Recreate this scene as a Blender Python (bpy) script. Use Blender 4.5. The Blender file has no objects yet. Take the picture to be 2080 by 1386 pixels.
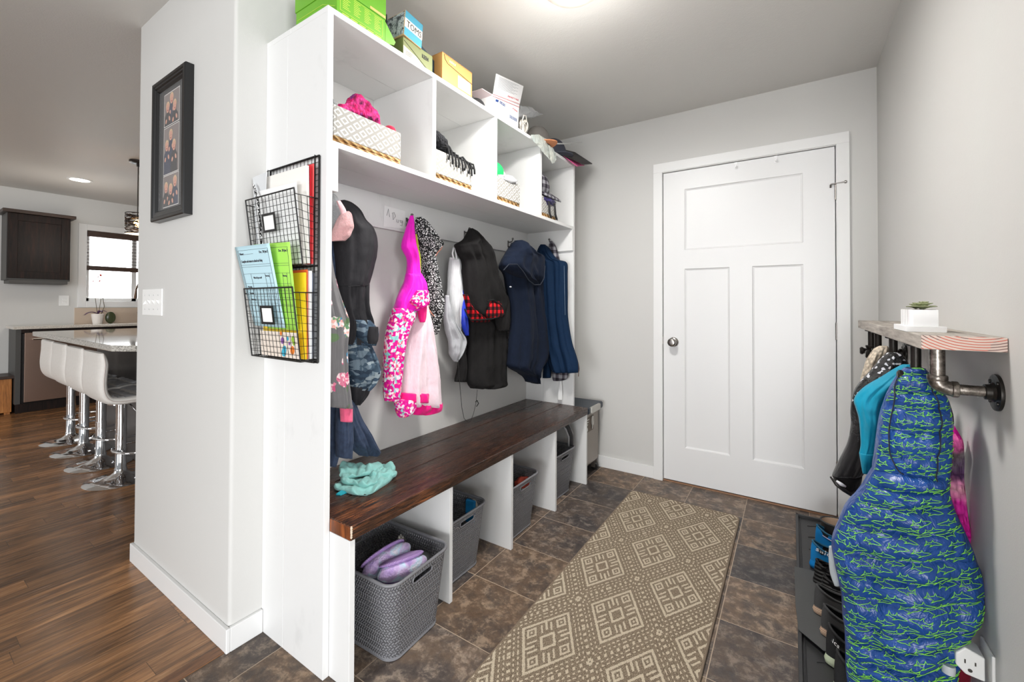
import bpy, bmesh, math, random
import numpy as np
from mathutils import Vector, Matrix, noise
random.seed(7)
sc = bpy.context.scene
COL = sc.collection
PI = math.pi

# ------------------------------------------------------------------ camera
FX, CX, CY = 874.777, 1017.432, 607.254          # focal length and principal point, pixels of 2080x1386
CAM = np.array([1.5705, -0.8071, 1.1656])
YAW, PIT, ROL = 0.5941, 0.0123, 0.0032
_f = np.array([-math.sin(YAW)*math.cos(PIT), math.cos(YAW)*math.cos(PIT), math.sin(PIT)])
_r = np.array([math.cos(YAW), math.sin(YAW), 0.0]); _u = np.cross(_r, _f)
_c, _s = math.cos(ROL), math.sin(ROL)
RM = np.array([_c*_r+_s*_u, -_s*_r+_c*_u, _f])
cam = bpy.data.cameras.new('camera'); camo = bpy.data.objects.new('camera', cam); COL.objects.link(camo)
cam.sensor_width = 36; cam.lens = FX/2080*36
cam.shift_x = (1040-CX)/2080; cam.shift_y = (CY-693)/2080
cam.clip_start = 0.02
m = Matrix.Identity(4)
for i in range(3):
    m[i][0], m[i][1], m[i][2], m[i][3] = RM[0][i], RM[1][i], -RM[2][i], CAM[i]
camo.matrix_world = m
sc.camera = camo
def at(px, py, ax, val):
    d = RM.T @ np.array([(px-CX)/FX, -(py-CY)/FX, 1.0])
    i = 'xyz'.index(ax); s = (val-CAM[i])/d[i]
    return CAM + s*d
def proj(X):
    q = (np.asarray(X)-CAM) @ RM.T
    return np.stack([CX+FX*q[..., 0]/q[..., 2], CY-FX*q[..., 1]/q[..., 2]], -1)

# ------------------------------------------------------------------ world, exposure, large lights
sc.view_settings.view_transform = 'Standard'
sc.view_settings.look = 'None'
sc.view_settings.gamma = 1
sc.view_settings.use_curve_mapping = False
sc.view_settings.exposure = 0.74
w = bpy.data.worlds.new('world'); sc.world = w; w.use_nodes = True
bg = w.node_tree.nodes['Background']; bg.inputs[0].default_value = (0.93, 0.97, 1.0, 1); bg.inputs[1].default_value = 0.2
def area(name, loc, target, sx, sy, power, col=(1, 1, 1)):
    l = bpy.data.lights.new(name, 'AREA'); l.shape = 'RECTANGLE'; l.size = sx; l.size_y = sy; l.energy = power; l.color = col
    o = bpy.data.objects.new(name, l); COL.objects.link(o); o.location = loc
    o.rotation_euler = (Vector(target)-Vector(loc)).to_track_quat('-Z', 'Y').to_euler()
    return o
def point(name, loc, power, col=(1, 1, 1), r=0.05):
    l = bpy.data.lights.new(name, 'POINT'); l.energy = power; l.color = col; l.shadow_soft_size = r
    o = bpy.data.objects.new(name, l); COL.objects.link(o); o.location = loc
    return o
area('rear_fill', (1.6, -14.0, 2.0), (0.9, 1.2, 1.5), 4.0, 2.4, 340, (0.97, 0.985, 1.0))  # added area light far behind the camera, unseen; evens out the door wall
area('right_fill', (6.5, -2.6, 1.5), (0.0, 0.7, 1.3), 2.0, 2.0, 150, (0.97, 0.985, 1.0))  # added unseen area light from the right; brightens the faces turned that way
area('diagonal_fill', (7.0, -6.2, 1.8), (0.2, 1.2, 1.2), 2.4, 2.0, 75, (0.97, 0.985, 1.0))  # added diagonal light outside the view, to reach into the locker bays
area('ceiling_fill', (1.6, -2.6, 0.35), (1.2, 1.9, 2.5), 1.2, 0.9, 26, (0.98, 0.99, 1.0))  # added low fill behind the camera, aimed up to brighten the ceiling
area('kitchen_fill', (-4.2, -3.2, 1.6), (-4.0, 0.6, 1.3), 2.5, 1.8, 10, (1.0, 0.99, 0.97))  # added unseen fill to brighten the kitchen; no window stands here
area('mudroom_down_fill', (0.885, 0.70, 2.31), (0.885, 0.7, 0), 0.24, 0.24, 16, (1.0, 0.98, 0.95))  # added downward fill below the ceiling fixture, which itself looks unlit
point('mudroom_point_fill', (0.885, 0.70, 2.17), 4, (1.0, 0.98, 0.95), 0.12)  # added point fill in mid-air under the fixture, to lift the walls

# ------------------------------------------------------------------ node helper
def lin(c):
    c = c/255.0
    return c/12.92 if c <= 0.04045 else ((c+0.055)/1.055)**2.4
def rgb(r, g, b): return (lin(r), lin(g), lin(b), 1)
class NT:
    def __init__(s, name):
        s.m = bpy.data.materials.new(name); s.m.use_nodes = True
        s.t = s.m.node_tree; s.b = s.t.nodes['Principled BSDF']; s.out = s.t.nodes['Material Output']
        s.tc = s.t.nodes.new('ShaderNodeTexCoord')
    def n(s, typ, **kw):
        nd = s.t.nodes.new('ShaderNode'+typ)
        for k, v in kw.items(): setattr(nd, k, v)
        return nd
    def put(s, sock, v):
        if hasattr(v, 'is_output') or isinstance(v, bpy.types.NodeSocket): s.t.links.new(v, sock)
        else: sock.default_value = v
    def M(s, op, a, b=0.0, c=None, clamp=False):
        nd = s.n('Math', operation=op, use_clamp=clamp); s.put(nd.inputs[0], a)
        if b is not None: s.put(nd.inputs[1], b)
        if c is not None: s.put(nd.inputs[2], c)
        return nd.outputs[0]
    def obj(s): return s.tc.outputs['Object']
    def uv(s): return s.tc.outputs['UV']
    def mapping(s, vec, scale=(1, 1, 1), rot=(0, 0, 0), loc=(0, 0, 0)):
        nd = s.n('Mapping'); s.put(nd.inputs[0], vec); nd.inputs['Scale'].default_value = scale
        nd.inputs['Rotation'].default_value = rot; nd.inputs['Location'].default_value = loc
        return nd.outputs[0]
    def sep(s, vec):
        nd = s.n('SeparateXYZ'); s.put(nd.inputs[0], vec); return nd.outputs
    def comb(s, x, y, z=0.0):
        nd = s.n('CombineXYZ'); s.put(nd.inputs[0], x); s.put(nd.inputs[1], y); s.put(nd.inputs[2], z); return nd.outputs[0]
    def noise(s, vec, scale=5, detail=4, rough=0.5, dist=0.0, out=0):
        nd = s.n('TexNoise'); s.put(nd.inputs['Vector'], vec); nd.inputs['Scale'].default_value = scale
        nd.inputs['Detail'].default_value = detail; nd.inputs['Roughness'].default_value = rough; nd.inputs['Distortion'].default_value = dist
        return nd.outputs[out]
    def voro(s, vec, scale=5, feature='F1', out='Distance', rnd=1.0):
        nd = s.n('TexVoronoi', feature=feature); s.put(nd.inputs['Vector'], vec); nd.inputs['Scale'].default_value = scale
        nd.inputs['Randomness'].default_value = rnd
        return nd.outputs[out]
    def ramp(s, fac, stops, interp='LINEAR'):
        nd = s.n('ValToRGB'); nd.color_ramp.interpolation = interp; e = nd.color_ramp.elements
        while len(e) < len(stops): e.new(0.5)
        for i, (p, c) in enumerate(stops): e[i].position = p; e[i].color = c
        s.put(nd.inputs[0], fac); return nd.outputs[0]
    def mix(s, f, a, b, blend='MIX'):
        nd = s.n('Mix', data_type='RGBA', blend_type=blend); s.put(nd.inputs[0], f); s.put(nd.inputs[6], a); s.put(nd.inputs[7], b)
        return nd.outputs[2]
    def bump(s, h, strength=0.3, dist=0.01, normal=None):
        nd = s.n('Bump'); nd.inputs['Strength'].default_value = strength; nd.inputs['Distance'].default_value = dist
        s.put(nd.inputs['Height'], h)
        if normal is not None: s.put(nd.inputs['Normal'], normal)
        s.put(s.b.inputs['Normal'], nd.outputs[0]); return nd.outputs[0]
    def set(s, base=None, rough=None, metal=None, spec=None, **kw):
        if base is not None: s.put(s.b.inputs['Base Color'], base)
        if rough is not None: s.put(s.b.inputs['Roughness'], rough)
        if metal is not None: s.put(s.b.inputs['Metallic'], metal)
        if spec is not None: s.put(s.b.inputs['Specular IOR Level'], spec)
        for k, v in kw.items(): s.put(s.b.inputs[k], v)
        return s
MATS = {}
def plain(name, c, rough=0.5, metal=0.0, bump=0, bscale=200, spec=0.5, var=0.0, **kw):
    if name in MATS: return MATS[name]
    t = NT(name); base = rgb(*c)
    if var:
        base = t.mix(t.noise(t.obj(), 9, 3), rgb(*[max(0, x*(1-var)) for x in c]), rgb(*[min(255, x*(1+var)) for x in c]))
    t.set(base, rough, metal, spec, **kw)
    if bump: t.bump(t.noise(t.obj(), bscale, 3), bump, 0.002)
    MATS[name] = t.m; return t.m
def fabric(name, c, rough=0.85, wr=0.35, wscale=16, weave=900, var=0.12, sheen=0.2, spec=0.25):
    """cloth: small wrinkles running down, fine weave"""
    if name in MATS: return MATS[name]
    t = NT(name); o = t.obj()
    n1 = t.noise(t.mapping(o, (1, 1, 0.35)), wscale, 4, 0.55, 0.6)
    n2 = t.noise(o, weave, 2)
    n3 = t.noise(o, 60, 3)
    t.set(t.mix(n3, rgb(*[x*(1-var) for x in c]), rgb(*[min(255, x*(1+var)) for x in c])), rough, 0, spec)
    t.b.inputs['Sheen Weight'].default_value = sheen
    h = t.M('ADD', t.M('MULTIPLY', n1, 1.0), t.M('MULTIPLY', n2, 0.04))
    t.bump(h, wr, 0.03)
    MATS[name] = t.m; return t.m

# --- room materials
def wallmat(name, c, bump=0.12, sc_=260):
    t = NT(name); o = t.obj()
    t.set(rgb(*c), 0.55, 0, 0.3)
    h = t.M('ADD', t.noise(o, sc_, 3, 0.6), t.M('MULTIPLY', t.noise(o, 35, 3), 0.6))
    t.bump(h, bump, 0.0025); MATS[name] = t.m; return t.m
WALL = wallmat('greige_wall_paint', (204, 203, 200))
CEIL = wallmat('ceiling_paint', (214, 212, 208), 0.35, 150)
t = NT('white_paint'); o = t.obj()
t.set(t.mix(t.ramp(t.noise(t.mapping(o, (1, 1, .5)), 7, 5, .65), [(.6, (0, 0, 0, 1)), (.8, (1, 1, 1, 1))]), rgb(226, 226, 225), rgb(212, 212, 211)), 0.42, 0, 0.4)
t.bump(t.noise(t.mapping(o, (60, 60, 4)), 3, 3), 0.1, 0.002); WPAINT = t.m
TRIM = plain('trim_white', (229, 229, 228), 0.35, bump=0.03, bscale=60)
DOORW = plain('door_white', (226, 226, 226), 0.38, bump=0.04, bscale=90)

def mat_tile():
    t = NT('slate_look_tile'); o = t.obj(); x, y, z = t.sep(o)
    u = t.M('DIVIDE', t.M('SUBTRACT', x, 0.132), 0.303); v = t.M('DIVIDE', t.M('SUBTRACT', y, 0.0695), 0.3055)
    fu = t.M('FRACT', u); fv = t.M('FRACT', v)
    d = t.M('MINIMUM', t.M('MINIMUM', fu, t.M('SUBTRACT', 1, fu)), t.M('MINIMUM', fv, t.M('SUBTRACT', 1, fv)))
    grout = t.M('LESS_THAN', d, 0.0045)
    cell = t.comb(t.M('FLOOR', u), t.M('FLOOR', v))
    wn = t.n('TexWhiteNoise', noise_dimensions='2D'); t.put(wn.inputs[0], cell)
    r1 = wn.outputs['Value']
    off = t.n('VectorMath', operation='ADD'); t.put(off.inputs[0], o); t.put(off.inputs[1], t.mapping(wn.outputs['Color'], (20, 20, 20)))
    p = off.outputs[0]
    big = t.noise(p, 5.5, 8, .66, .35); mid = t.noise(p, 20, 9, .76, .25); fine = t.noise(p, 90, 6, .7)
    c = t.ramp(big, [(.3, rgb(66, 61, 60)), (.44, rgb(104, 94, 88)), (.55, rgb(150, 126, 102)), (.68, rgb(112, 105, 100))])
    c2 = t.ramp(mid, [(.34, rgb(54, 50, 50)), (.5, rgb(116, 107, 101)), (.62, rgb(222, 206, 186))])
    c = t.mix(0.5, c, c2)
    tint = t.ramp(r1, [(0, (.6, .62, .68, 1)), (.35, (.85, .85, .88, 1)), (.6, (1.3, 1.12, .92, 1)), (1, (1.35, 1.28, 1.2, 1))], 'LINEAR')
    c = t.mix(1.0, c, tint, 'MULTIPLY')
    sp = t.ramp(fine, [(.58, (0, 0, 0, 1)), (.72, (1, 1, 1, 1))])
    c = t.mix(1.0, t.mix(t.M('MULTIPLY', sp, .3), c, rgb(190, 176, 158)), (.53, .53, .55, 1), 'MULTIPLY')
    c = t.mix(grout, c, rgb(182, 163, 141))
    t.set(c, t.M('ADD', .38, t.M('MULTIPLY', mid, .25)), 0, .45)
    h = t.M('SUBTRACT', t.M('MULTIPLY', mid, .6), t.M('MULTIPLY', grout, .5))
    t.bump(h, .25, .004); return t.m
def mat_wood_floor():
    t = NT('dark_plank_floor'); o = t.obj(); x, y, z = t.sep(o)
    u = t.M('DIVIDE', x, 0.085); iu = t.M('FLOOR', u)
    wn = t.n('TexWhiteNoise', noise_dimensions='1D'); t.put(wn.inputs['W'], iu)
    v = t.M('DIVIDE', t.M('ADD', y, t.M('MULTIPLY', wn.outputs[0], 3.7)), 0.95); iv = t.M('FLOOR', v)
    w2 = t.n('TexWhiteNoise', noise_dimensions='2D'); t.put(w2.inputs[0], t.comb(iu, iv))
    off = t.n('VectorMath', operation='ADD'); t.put(off.inputs[0], o); t.put(off.inputs[1], t.mapping(w2.outputs['Color'], (9, 9, 9)))
    p = t.mapping(off.outputs[0], (9, .9, 1))
    g = t.noise(p, 3.2, 8, .68, 1.0); g2 = t.noise(t.mapping(off.outputs[0], (60, 2.0, 1)), 3, 6, .6, .3)
    c = t.ramp(g, [(.28, rgb(70, 52, 42)), (.44, rgb(124, 94, 68)), (.56, rgb(176, 130, 90)), (.72, rgb(214, 168, 122))])
    c = t.mix(.45, c, t.ramp(g2, [(.35, rgb(52, 38, 30)), (.65, rgb(160, 116, 78))]))
    c = t.mix(1.0, c, t.ramp(w2.outputs['Value'], [(0, (.68, .66, .66, 1)), (.5, (1.05, 1.03, 1.0, 1)), (1, (1.5, 1.4, 1.28, 1))]), 'MULTIPLY')
    fu = t.M('FRACT', u); fv = t.M('FRACT', v)
    seam = t.M('MAXIMUM', t.M('LESS_THAN', fu, .018), t.M('LESS_THAN', fv, .0018))
    c = t.mix(t.M('MULTIPLY', seam, .7), c, rgb(40, 28, 20))
    t.set(c, t.M('ADD', .16, t.M('MULTIPLY', g2, .18)), 0, .5)
    t.bump(t.M('SUBTRACT', t.M('MULTIPLY', g2, .25), seam), .12, .002); return t.m
def mat_wood(name, dark, mid, light, axis='y', rough=.3, scale=1.0, spec=.5, contrast=1.0):
    """grain running along axis"""
    t = NT(name); s = {'x': (1.2, 14, 14), 'y': (14, 1.2, 14), 'z': (14, 14, 1.2)}[axis]
    p = t.mapping(t.obj(), tuple(k*scale for k in s))
    g = t.noise(p, 2.2, 8, .66, 1.4); g2 = t.noise(t.mapping(t.obj(), tuple(k*scale*5 for k in s)), 2.0, 4, .6, .4)
    f = t.M('ADD', t.M('MULTIPLY', g, .6), t.M('MULTIPLY', g2, .4))
    c = t.ramp(f, [(.36, rgb(*dark)), (.5, rgb(*mid)), (.66, rgb(*light))])
    t.set(c, t.M('ADD', rough, t.M('MULTIPLY', g2, .15)), 0, spec); t.bump(g2, .15, .002)
    return t.m
TILE = mat_tile(); WOODF = mat_wood_floor()
BENCH = mat_wood('dark_stained_pine', (31, 22, 19), (54, 35, 27), (94, 58, 38), 'y', .2)
def bench_wear():
    t = NT('dark_stained_pine_worn'); o = t.obj(); x, y, z = t.sep(o)
    p = t.mapping(o, (14, 1.2, 14)); g = t.noise(p, 2.2, 8, .66, 1.4); g2 = t.noise(t.mapping(o, (70, 6, 70)), 2.0, 4, .6, .4)
    f = t.M('ADD', t.M('MULTIPLY', g, .6), t.M('MULTIPLY', g2, .4))
    c = t.ramp(f, [(.36, rgb(28, 20, 18)), (.5, rgb(48, 32, 26)), (.68, rgb(76, 48, 35))])
    st = t.ramp(t.noise(t.mapping(o, (230, 5, 230)), 2.0, 3, .6, .2), [(.5, (0, 0, 0, 1)), (.58, (1, 1, 1, 1))])
    reg = t.ramp(t.noise(t.mapping(o, (9, 3, 9)), 1.6, 3), [(.46, (0, 0, 0, 1)), (.6, (1, 1, 1, 1))])
    near = t.M('MULTIPLY', t.M('SUBTRACT', 1, t.M('MULTIPLY', y, 1.5), clamp=True), t.M('MULTIPLY', t.M('SUBTRACT', x, .2), 3.2, clamp=True))
    near = t.M('MAXIMUM', near, .07)
    k = t.M('MULTIPLY', t.M('MULTIPLY', st, near), t.M('ADD', reg, .25), clamp=True)
    c = t.mix(k, c, rgb(186, 112, 66))
    t.set(c, t.M('ADD', .2, t.M('MULTIPLY', g2, .15)), 0, .5); t.bump(g2, .15, .002); return t.m
BENCH = bench_wear()
BENCHE = mat_wood('worn_stained_end_grain', (62, 32, 14), (122, 64, 28), (176, 100, 48), 'z', .3)
CAB = mat_wood('dark_stained_cabinet_wood', (16, 13, 12), (30, 21, 18), (48, 30, 24), 'z', .42, .7, .2)
CABX = mat_wood('dark_cabinet_trim_wood', (34, 24, 20), (54, 38, 30), (70, 50, 38), 'y', .35)
GREYP = plain('dark_grey_cabinet_end', (66, 65, 63), .5, bump=.05)

# ------------------------------------------------------------------ mesh builder
def tag(o, label=None, cat=None, group=None, kind=None):
    if label: o['label'] = label
    if cat: o['category'] = cat
    if group: o['group'] = group
    if kind: o['kind'] = kind
    return o
def empty(name, loc=(0, 0, 0), label=None, cat=None, group=None, rz=0):
    o = bpy.data.objects.new(name, None); COL.objects.link(o); o.location = loc; o.rotation_euler = (0, 0, rz)
    o.empty_display_size = .05
    return tag(o, label, cat, group)
class MB:
    def __init__(s): s.v = []; s.f = []; s.mi = []; s.uv = {}; s.cur = 0
    def add(s, vs, fs, uvs=None):
        b = len(s.v); s.v += [tuple(map(float, p)) for p in vs]
        for i, f in enumerate(fs):
            if uvs is not None: s.uv[len(s.f)] = [uvs[k] for k in f]
            s.f.append([b+k for k in f]); s.mi.append(s.cur)
        return s
    def box(s, x0, x1, y0, y1, z0, z1):
        vs = [(x, y, z) for x in (x0, x1) for y in (y0, y1) for z in (z0, z1)]
        return s.add(vs, [(0, 1, 3, 2), (4, 6, 7, 5), (0, 4, 5, 1), (2, 3, 7, 6), (0, 2, 6, 4), (1, 5, 7, 3)])
    def hexa(s, p):  # 8 points: bottom 4 ring, top 4 ring
        return s.add(p, [(3, 2, 1, 0), (4, 5, 6, 7), (0, 1, 5, 4), (1, 2, 6, 5), (2, 3, 7, 6), (3, 0, 4, 7)])
    def ring(s, c, a, b, r, n, ph=0): return [c + a*(r*math.cos(ph+2*PI*i/n)) + b*(r*math.sin(ph+2*PI*i/n)) for i in range(n)]
    def tube(s, pts, r, n=8, caps=True, closed=False):
        pts = [Vector(p) for p in pts]; m_ = len(pts); rr = r if isinstance(r, (list, tuple)) else [r]*m_
        vs = []; prev = None
        for i, p in enumerate(pts):
            if closed: d = pts[(i+1) % m_]-pts[i-1]
            else: d = pts[min(i+1, m_-1)]-pts[max(i-1, 0)]
            d.normalize()
            if prev is None:
                a = d.orthogonal().normalized()
            else:
                a = prev-d*prev.dot(d)
                a = a.normalized() if a.length > 1e-6 else d.orthogonal().normalized()
            prev = a; b = d.cross(a)
            vs += s.ring(p, a, b, rr[i], n)
        fs = []
        for i in range(m_ if closed else m_-1):
            for k in range(n):
                j = (i+1) % m_
                fs.append((i*n+k, i*n+(k+1) % n, j*n+(k+1) % n, j*n+k))
        if caps and not closed: fs += [tuple(range(n-1, -1, -1)), tuple((m_-1)*n+k for k in range(n))]
        return s.add(vs, fs)
    def lathe(s, prof, c=(0, 0, 0), axis='z', n=32):
        vs = []; c = Vector(c)
        A = {'z': (Vector((1, 0, 0)), Vector((0, 1, 0)), Vector((0, 0, 1))), 'x': (Vector((0, 1, 0)), Vector((0, 0, 1)), Vector((1, 0, 0))), 'y': (Vector((0, 0, 1)), Vector((1, 0, 0)), Vector((0, 1, 0)))}[axis]
        for r, h in prof: vs += s.ring(c+A[2]*h, A[0], A[1], max(r, 1e-5), n)
        fs = [(i*n+k, i*n+(k+1) % n, (i+1)*n+(k+1) % n, (i+1)*n+k) for i in range(len(prof)-1) for k in range(n)]
        fs += [tuple(range(n-1, -1, -1)), tuple((len(prof)-1)*n+k for k in range(n))]
        return s.add(vs, fs)
    def grid(s, fn, nu, nv, closeu=False, uv=False):
        vs = [fn(i/nu, j/nv) for j in range(nv+1) for i in range(nu if closeu else nu+1)]; W = nu if closeu else nu+1
        fs = [(j*W+i, j*W+(i+1) % W, (j+1)*W+(i+1) % W, (j+1)*W+i) for j in range(nv) for i in range(nu)]
        if uv:
            b = len(s.f)
            s.add(vs, fs)
            for j in range(nv):
                for i in range(nu): s.uv[b+j*nu+i] = [(i/nu, j/nv), ((i+1)/nu, j/nv), ((i+1)/nu, (j+1)/nv), (i/nu, (j+1)/nv)]
            return s
        return s.add(vs, fs)
    def prism(s, poly, a, b, axis='x'):
        """polygon in the two other axes (cyclic order), extruded from a to b"""
        def P(p, h): return {'x': (h, p[0], p[1]), 'y': (p[0], h, p[1]), 'z': (p[0], p[1], h)}[axis]
        n = len(poly); vs = [P(p, a) for p in poly]+[P(p, b) for p in poly]
        return s.add(vs, [tuple(range(n-1, -1, -1)), tuple(range(n, 2*n))]+[(i, (i+1) % n, n+(i+1) % n, n+i) for i in range(n)])
    def ell(s, c, rx, ry, rz, nu=24, nv=14, wob=0, seed=0):
        def fn(u, v):
            a = 2*PI*u; b = PI*(v-.5); d = Vector((math.cos(a)*math.cos(b), math.sin(a)*math.cos(b), math.sin(b)))
            k = 1+wob*noise.noise(d*2.3+Vector((seed, 0, 0)))
            return (c[0]+rx*d.x*k, c[1]+ry*d.y*k, c[2]+rz*d.z*k)
        return s.grid(fn, nu, nv, True)
    def build(s, name, mats, parent=None, smooth=False, bevel=0, seg=2, sub=0, solid=0, angle=None):
        me = bpy.data.meshes.new(name)
        par = Vector(parent_loc(parent)) if parent is not None else None
        me.from_pydata(s.v, [], s.f)
        if not isinstance(mats, (list, tuple)): mats = [mats]
        for m_ in mats: me.materials.append(m_)
        me.polygons.foreach_set('material_index', [min(k, len(mats)-1) for k in s.mi])
        if s.uv:
            L = me.uv_layers.new(name='UVMap').data
            for fi, uvs in s.uv.items():
                st = me.polygons[fi].loop_start
                for k, q in enumerate(uvs): L[st+k].uv = q
        bm = bmesh.new(); bm.from_mesh(me); bmesh.ops.recalc_face_normals(bm, faces=bm.faces); bm.to_mesh(me); bm.free()
        if smooth: me.polygons.foreach_set('use_smooth', [True]*len(me.polygons))
        if angle: me.set_sharp_from_angle(angle=math.radians(angle))
        me.update()
        o = bpy.data.objects.new(name, me); COL.objects.link(o)
        if parent is not None:
            o.parent = parent; o.matrix_parent_inverse = Matrix.Identity(4)
            T = WORLD(parent).inverted(); o.matrix_basis = T
        if solid:
            q = o.modifiers.new('solid', 'SOLIDIFY'); q.thickness = solid; q.offset = 0
        if bevel:
            q = o.modifiers.new('bevel', 'BEVEL'); q.width = bevel; q.segments = seg; q.limit_method = 'ANGLE'; q.angle_limit = .6
        if sub:
            q = o.modifiers.new('sub', 'SUBSURF'); q.levels = sub; q.render_levels = sub
        return o
def WORLD(o):
    M_ = o.matrix_basis.copy()
    while o.parent is not None:
        o = o.parent; M_ = o.matrix_basis @ M_
    return M_
def parent_loc(o): return WORLD(o).translation
def bx(name, x0, x1, y0, y1, z0, z1, mat, parent=None, bevel=.002, **kw):
    return MB().box(x0, x1, y0, y1, z0, z1).build(name, mat, parent, bevel=bevel, **kw)
def struct(o): o['kind'] = 'structure'; return o
def basis(o_, xdir, ydir):
    """matrix whose x, y axes follow xdir, ydir"""
    X = Vector(xdir).normalized(); Z = X.cross(Vector(ydir)).normalized(); Y = Z.cross(X)
    M_ = Matrix.Identity(4)
    for i in range(3): M_[i][0], M_[i][1], M_[i][2], M_[i][3] = X[i], Y[i], Z[i], o_[i]
    return M_
def text(name, s_, org, xdir, ydir, size, mat, parent=None, width=None, ext=.0004, align='LEFT', bold=0.0):
    cu = bpy.data.curves.new(name, 'FONT'); cu.body = s_; cu.size = size; cu.extrude = ext; cu.align_x = align; cu.offset = bold
    cu.resolution_u = 2
    to = bpy.data.objects.new(name, cu); COL.objects.link(to); bpy.context.view_layer.update()
    dg = bpy.context.evaluated_depsgraph_get(); me = bpy.data.meshes.new_from_object(to.evaluated_get(dg))
    bpy.data.objects.remove(to)
    xs = [v.co.x for v in me.vertices]
    kx = 1.0
    if width and xs: kx = width/max(1e-6, max(xs)-min(xs))
    M_ = basis(org, xdir, ydir) @ Matrix.Diagonal((kx, 1, 1, 1))
    me.transform(M_); me.materials.clear(); me.materials.append(mat); me.name = name
    o = bpy.data.objects.new(name, me); COL.objects.link(o)
    if parent is not None:
        o.parent = parent; o.matrix_basis = WORLD(parent).inverted()
    return o

# ================================================================== the setting
HC, YD, WX, D, H, LY, T_ = 2.4288, 2.181, 1.948, 0.3656, 2.1067, 1.8597, 0.0205
Y0, XA, KX = -0.108, -0.898, -5.51
struct(bx('floor', 0.0, WX+.1, -4.5, YD+.1, -.05, 0, TILE, bevel=0))
struct(bx('floor', -5.6, -.045, -4.5, 4.2, -.05, 0, WOODF, bevel=0))
struct(bx('trim_1', -.045, .0, -4.5, Y0+.01, -.02, .003, mat_wood('threshold_wood', (84, 56, 38), (128, 88, 58), (150, 108, 74), 'y', .3), bevel=.001))
struct(bx('ceiling', -5.6, WX+.1, -3.2, 4.2, HC, HC+.05, CEIL, bevel=0))
struct(bx('wall_back', -.0, WX+.1, YD, YD+.12, 0, HC, WALL, bevel=0))
# the door opening is cut by building the door in front of a recess: wall is split in three pieces
bpy.data.objects.remove(bpy.data.objects['wall_back'])
DX0, DX1, DH = 0.861, 1.7713, 2.042
mb = MB(); mb.box(-.12, DX0-.012, YD, YD+.12, 0, HC); mb.box(DX1+.012, WX+.12, YD, YD+.12, 0, HC); mb.box(DX0-.012, DX1+.012, YD, YD+.12, DH+.012, HC)
struct(mb.build('wall_back', WALL))
struct(bx('wall_right', WX, WX+.12, -.35, YD, 0, HC, WALL, bevel=0))
# wall block on the left: rounded outer corner
mb = MB(); r = .012; pts = [(-.12, YD), (-.12, Y0+.3), (XA, Y0+.3), (XA, Y0)]
pts = [(XA, Y0), (-r, Y0)]+[(-r+r*math.sin(a), Y0+r-r*math.cos(a)) for a in (PI/8, PI/4, 3*PI/8)]+[(0, Y0+r), (0, YD), (XA, YD)]
mb.prism(pts, .0, HC, 'z'); struct(mb.build('wall_left', WALL, smooth=True, angle=40))
struct(bx('wall_kitchen_side', XA, 0, YD, 4.2, 0, HC, WALL, bevel=0))
# kitchen far wall with the window opening
WY0, WY1, WZ0, WZ1 = .70, 1.75, 1.185, 2.045
mb = MB(); mb.box(KX-.15, KX, -3.2, WY0, 0, HC); mb.box(KX-.15, KX, WY1, 4.2, 0, HC); mb.box(KX-.15, KX, WY0, WY1, 0, WZ0); mb.box(KX-.15, KX, WY0, WY1, WZ1, HC)
struct(mb.build('wall_far', WALL))
struct(bx('wall_kitchen_back', KX, XA, 4.1, 4.2, 0, HC, WALL, bevel=0))

# baseboards
def base_strip(name, x0, x1, y0, y1, h=.0803): return struct(bx(name, x0, x1, y0, y1, 0, h, TRIM, bevel=.0025))
base_strip('baseboard_front', XA-.013, .013, Y0-.013, Y0)
base_strip('baseboard_left', 0, .013, Y0, -.001)
base_strip('baseboard_kitchen', XA-.013, XA, Y0, 4.1)
base_strip('baseboard_back', .0, DX0-.0615, YD-.013, YD)
base_strip('baseboard_back', DX1+.0615, WX, YD-.013, YD)
base_strip('baseboard_right', WX-.013, WX, -.35, YD)
base_strip('baseboard_far', KX, KX+.013, -3.0, .08)

# door
dr = empty('door_1', ((DX0+DX1)/2, YD, 0)); struct(dr)
mb = MB(); cw = .0611; cs = YD-.018
mb.box(DX0-cw, DX0-.004, cs, YD, 0, DH+.006); mb.box(DX1+.004, DX1+cw, cs, YD, 0, DH+.006); mb.box(DX0-cw, DX1+cw, cs, YD, DH+.006, DH+cw+.006)
mb.build('casing', TRIM, dr, bevel=.002)
mb = MB(); mb.box(DX0-.012, DX0-.003, YD-.01, YD+.12, 0, DH+.01); mb.box(DX1+.003, DX1+.012, YD-.01, YD+.12, 0, DH+.01); mb.box(DX0-.012, DX1+.012, YD-.01, YD+.12, DH+.003, DH+.012)
mb.box(DX0-.003, DX0+.03, YD+.045, YD+.06, 0, DH); mb.box(DX1-.03, DX1+.003, YD+.045, YD+.06, 0, DH); mb.box(DX0, DX1, YD+.045, YD+.06, DH-.03, DH+.003)
mb.build('jamb', TRIM, dr, bevel=.001)
mb = MB()
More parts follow.
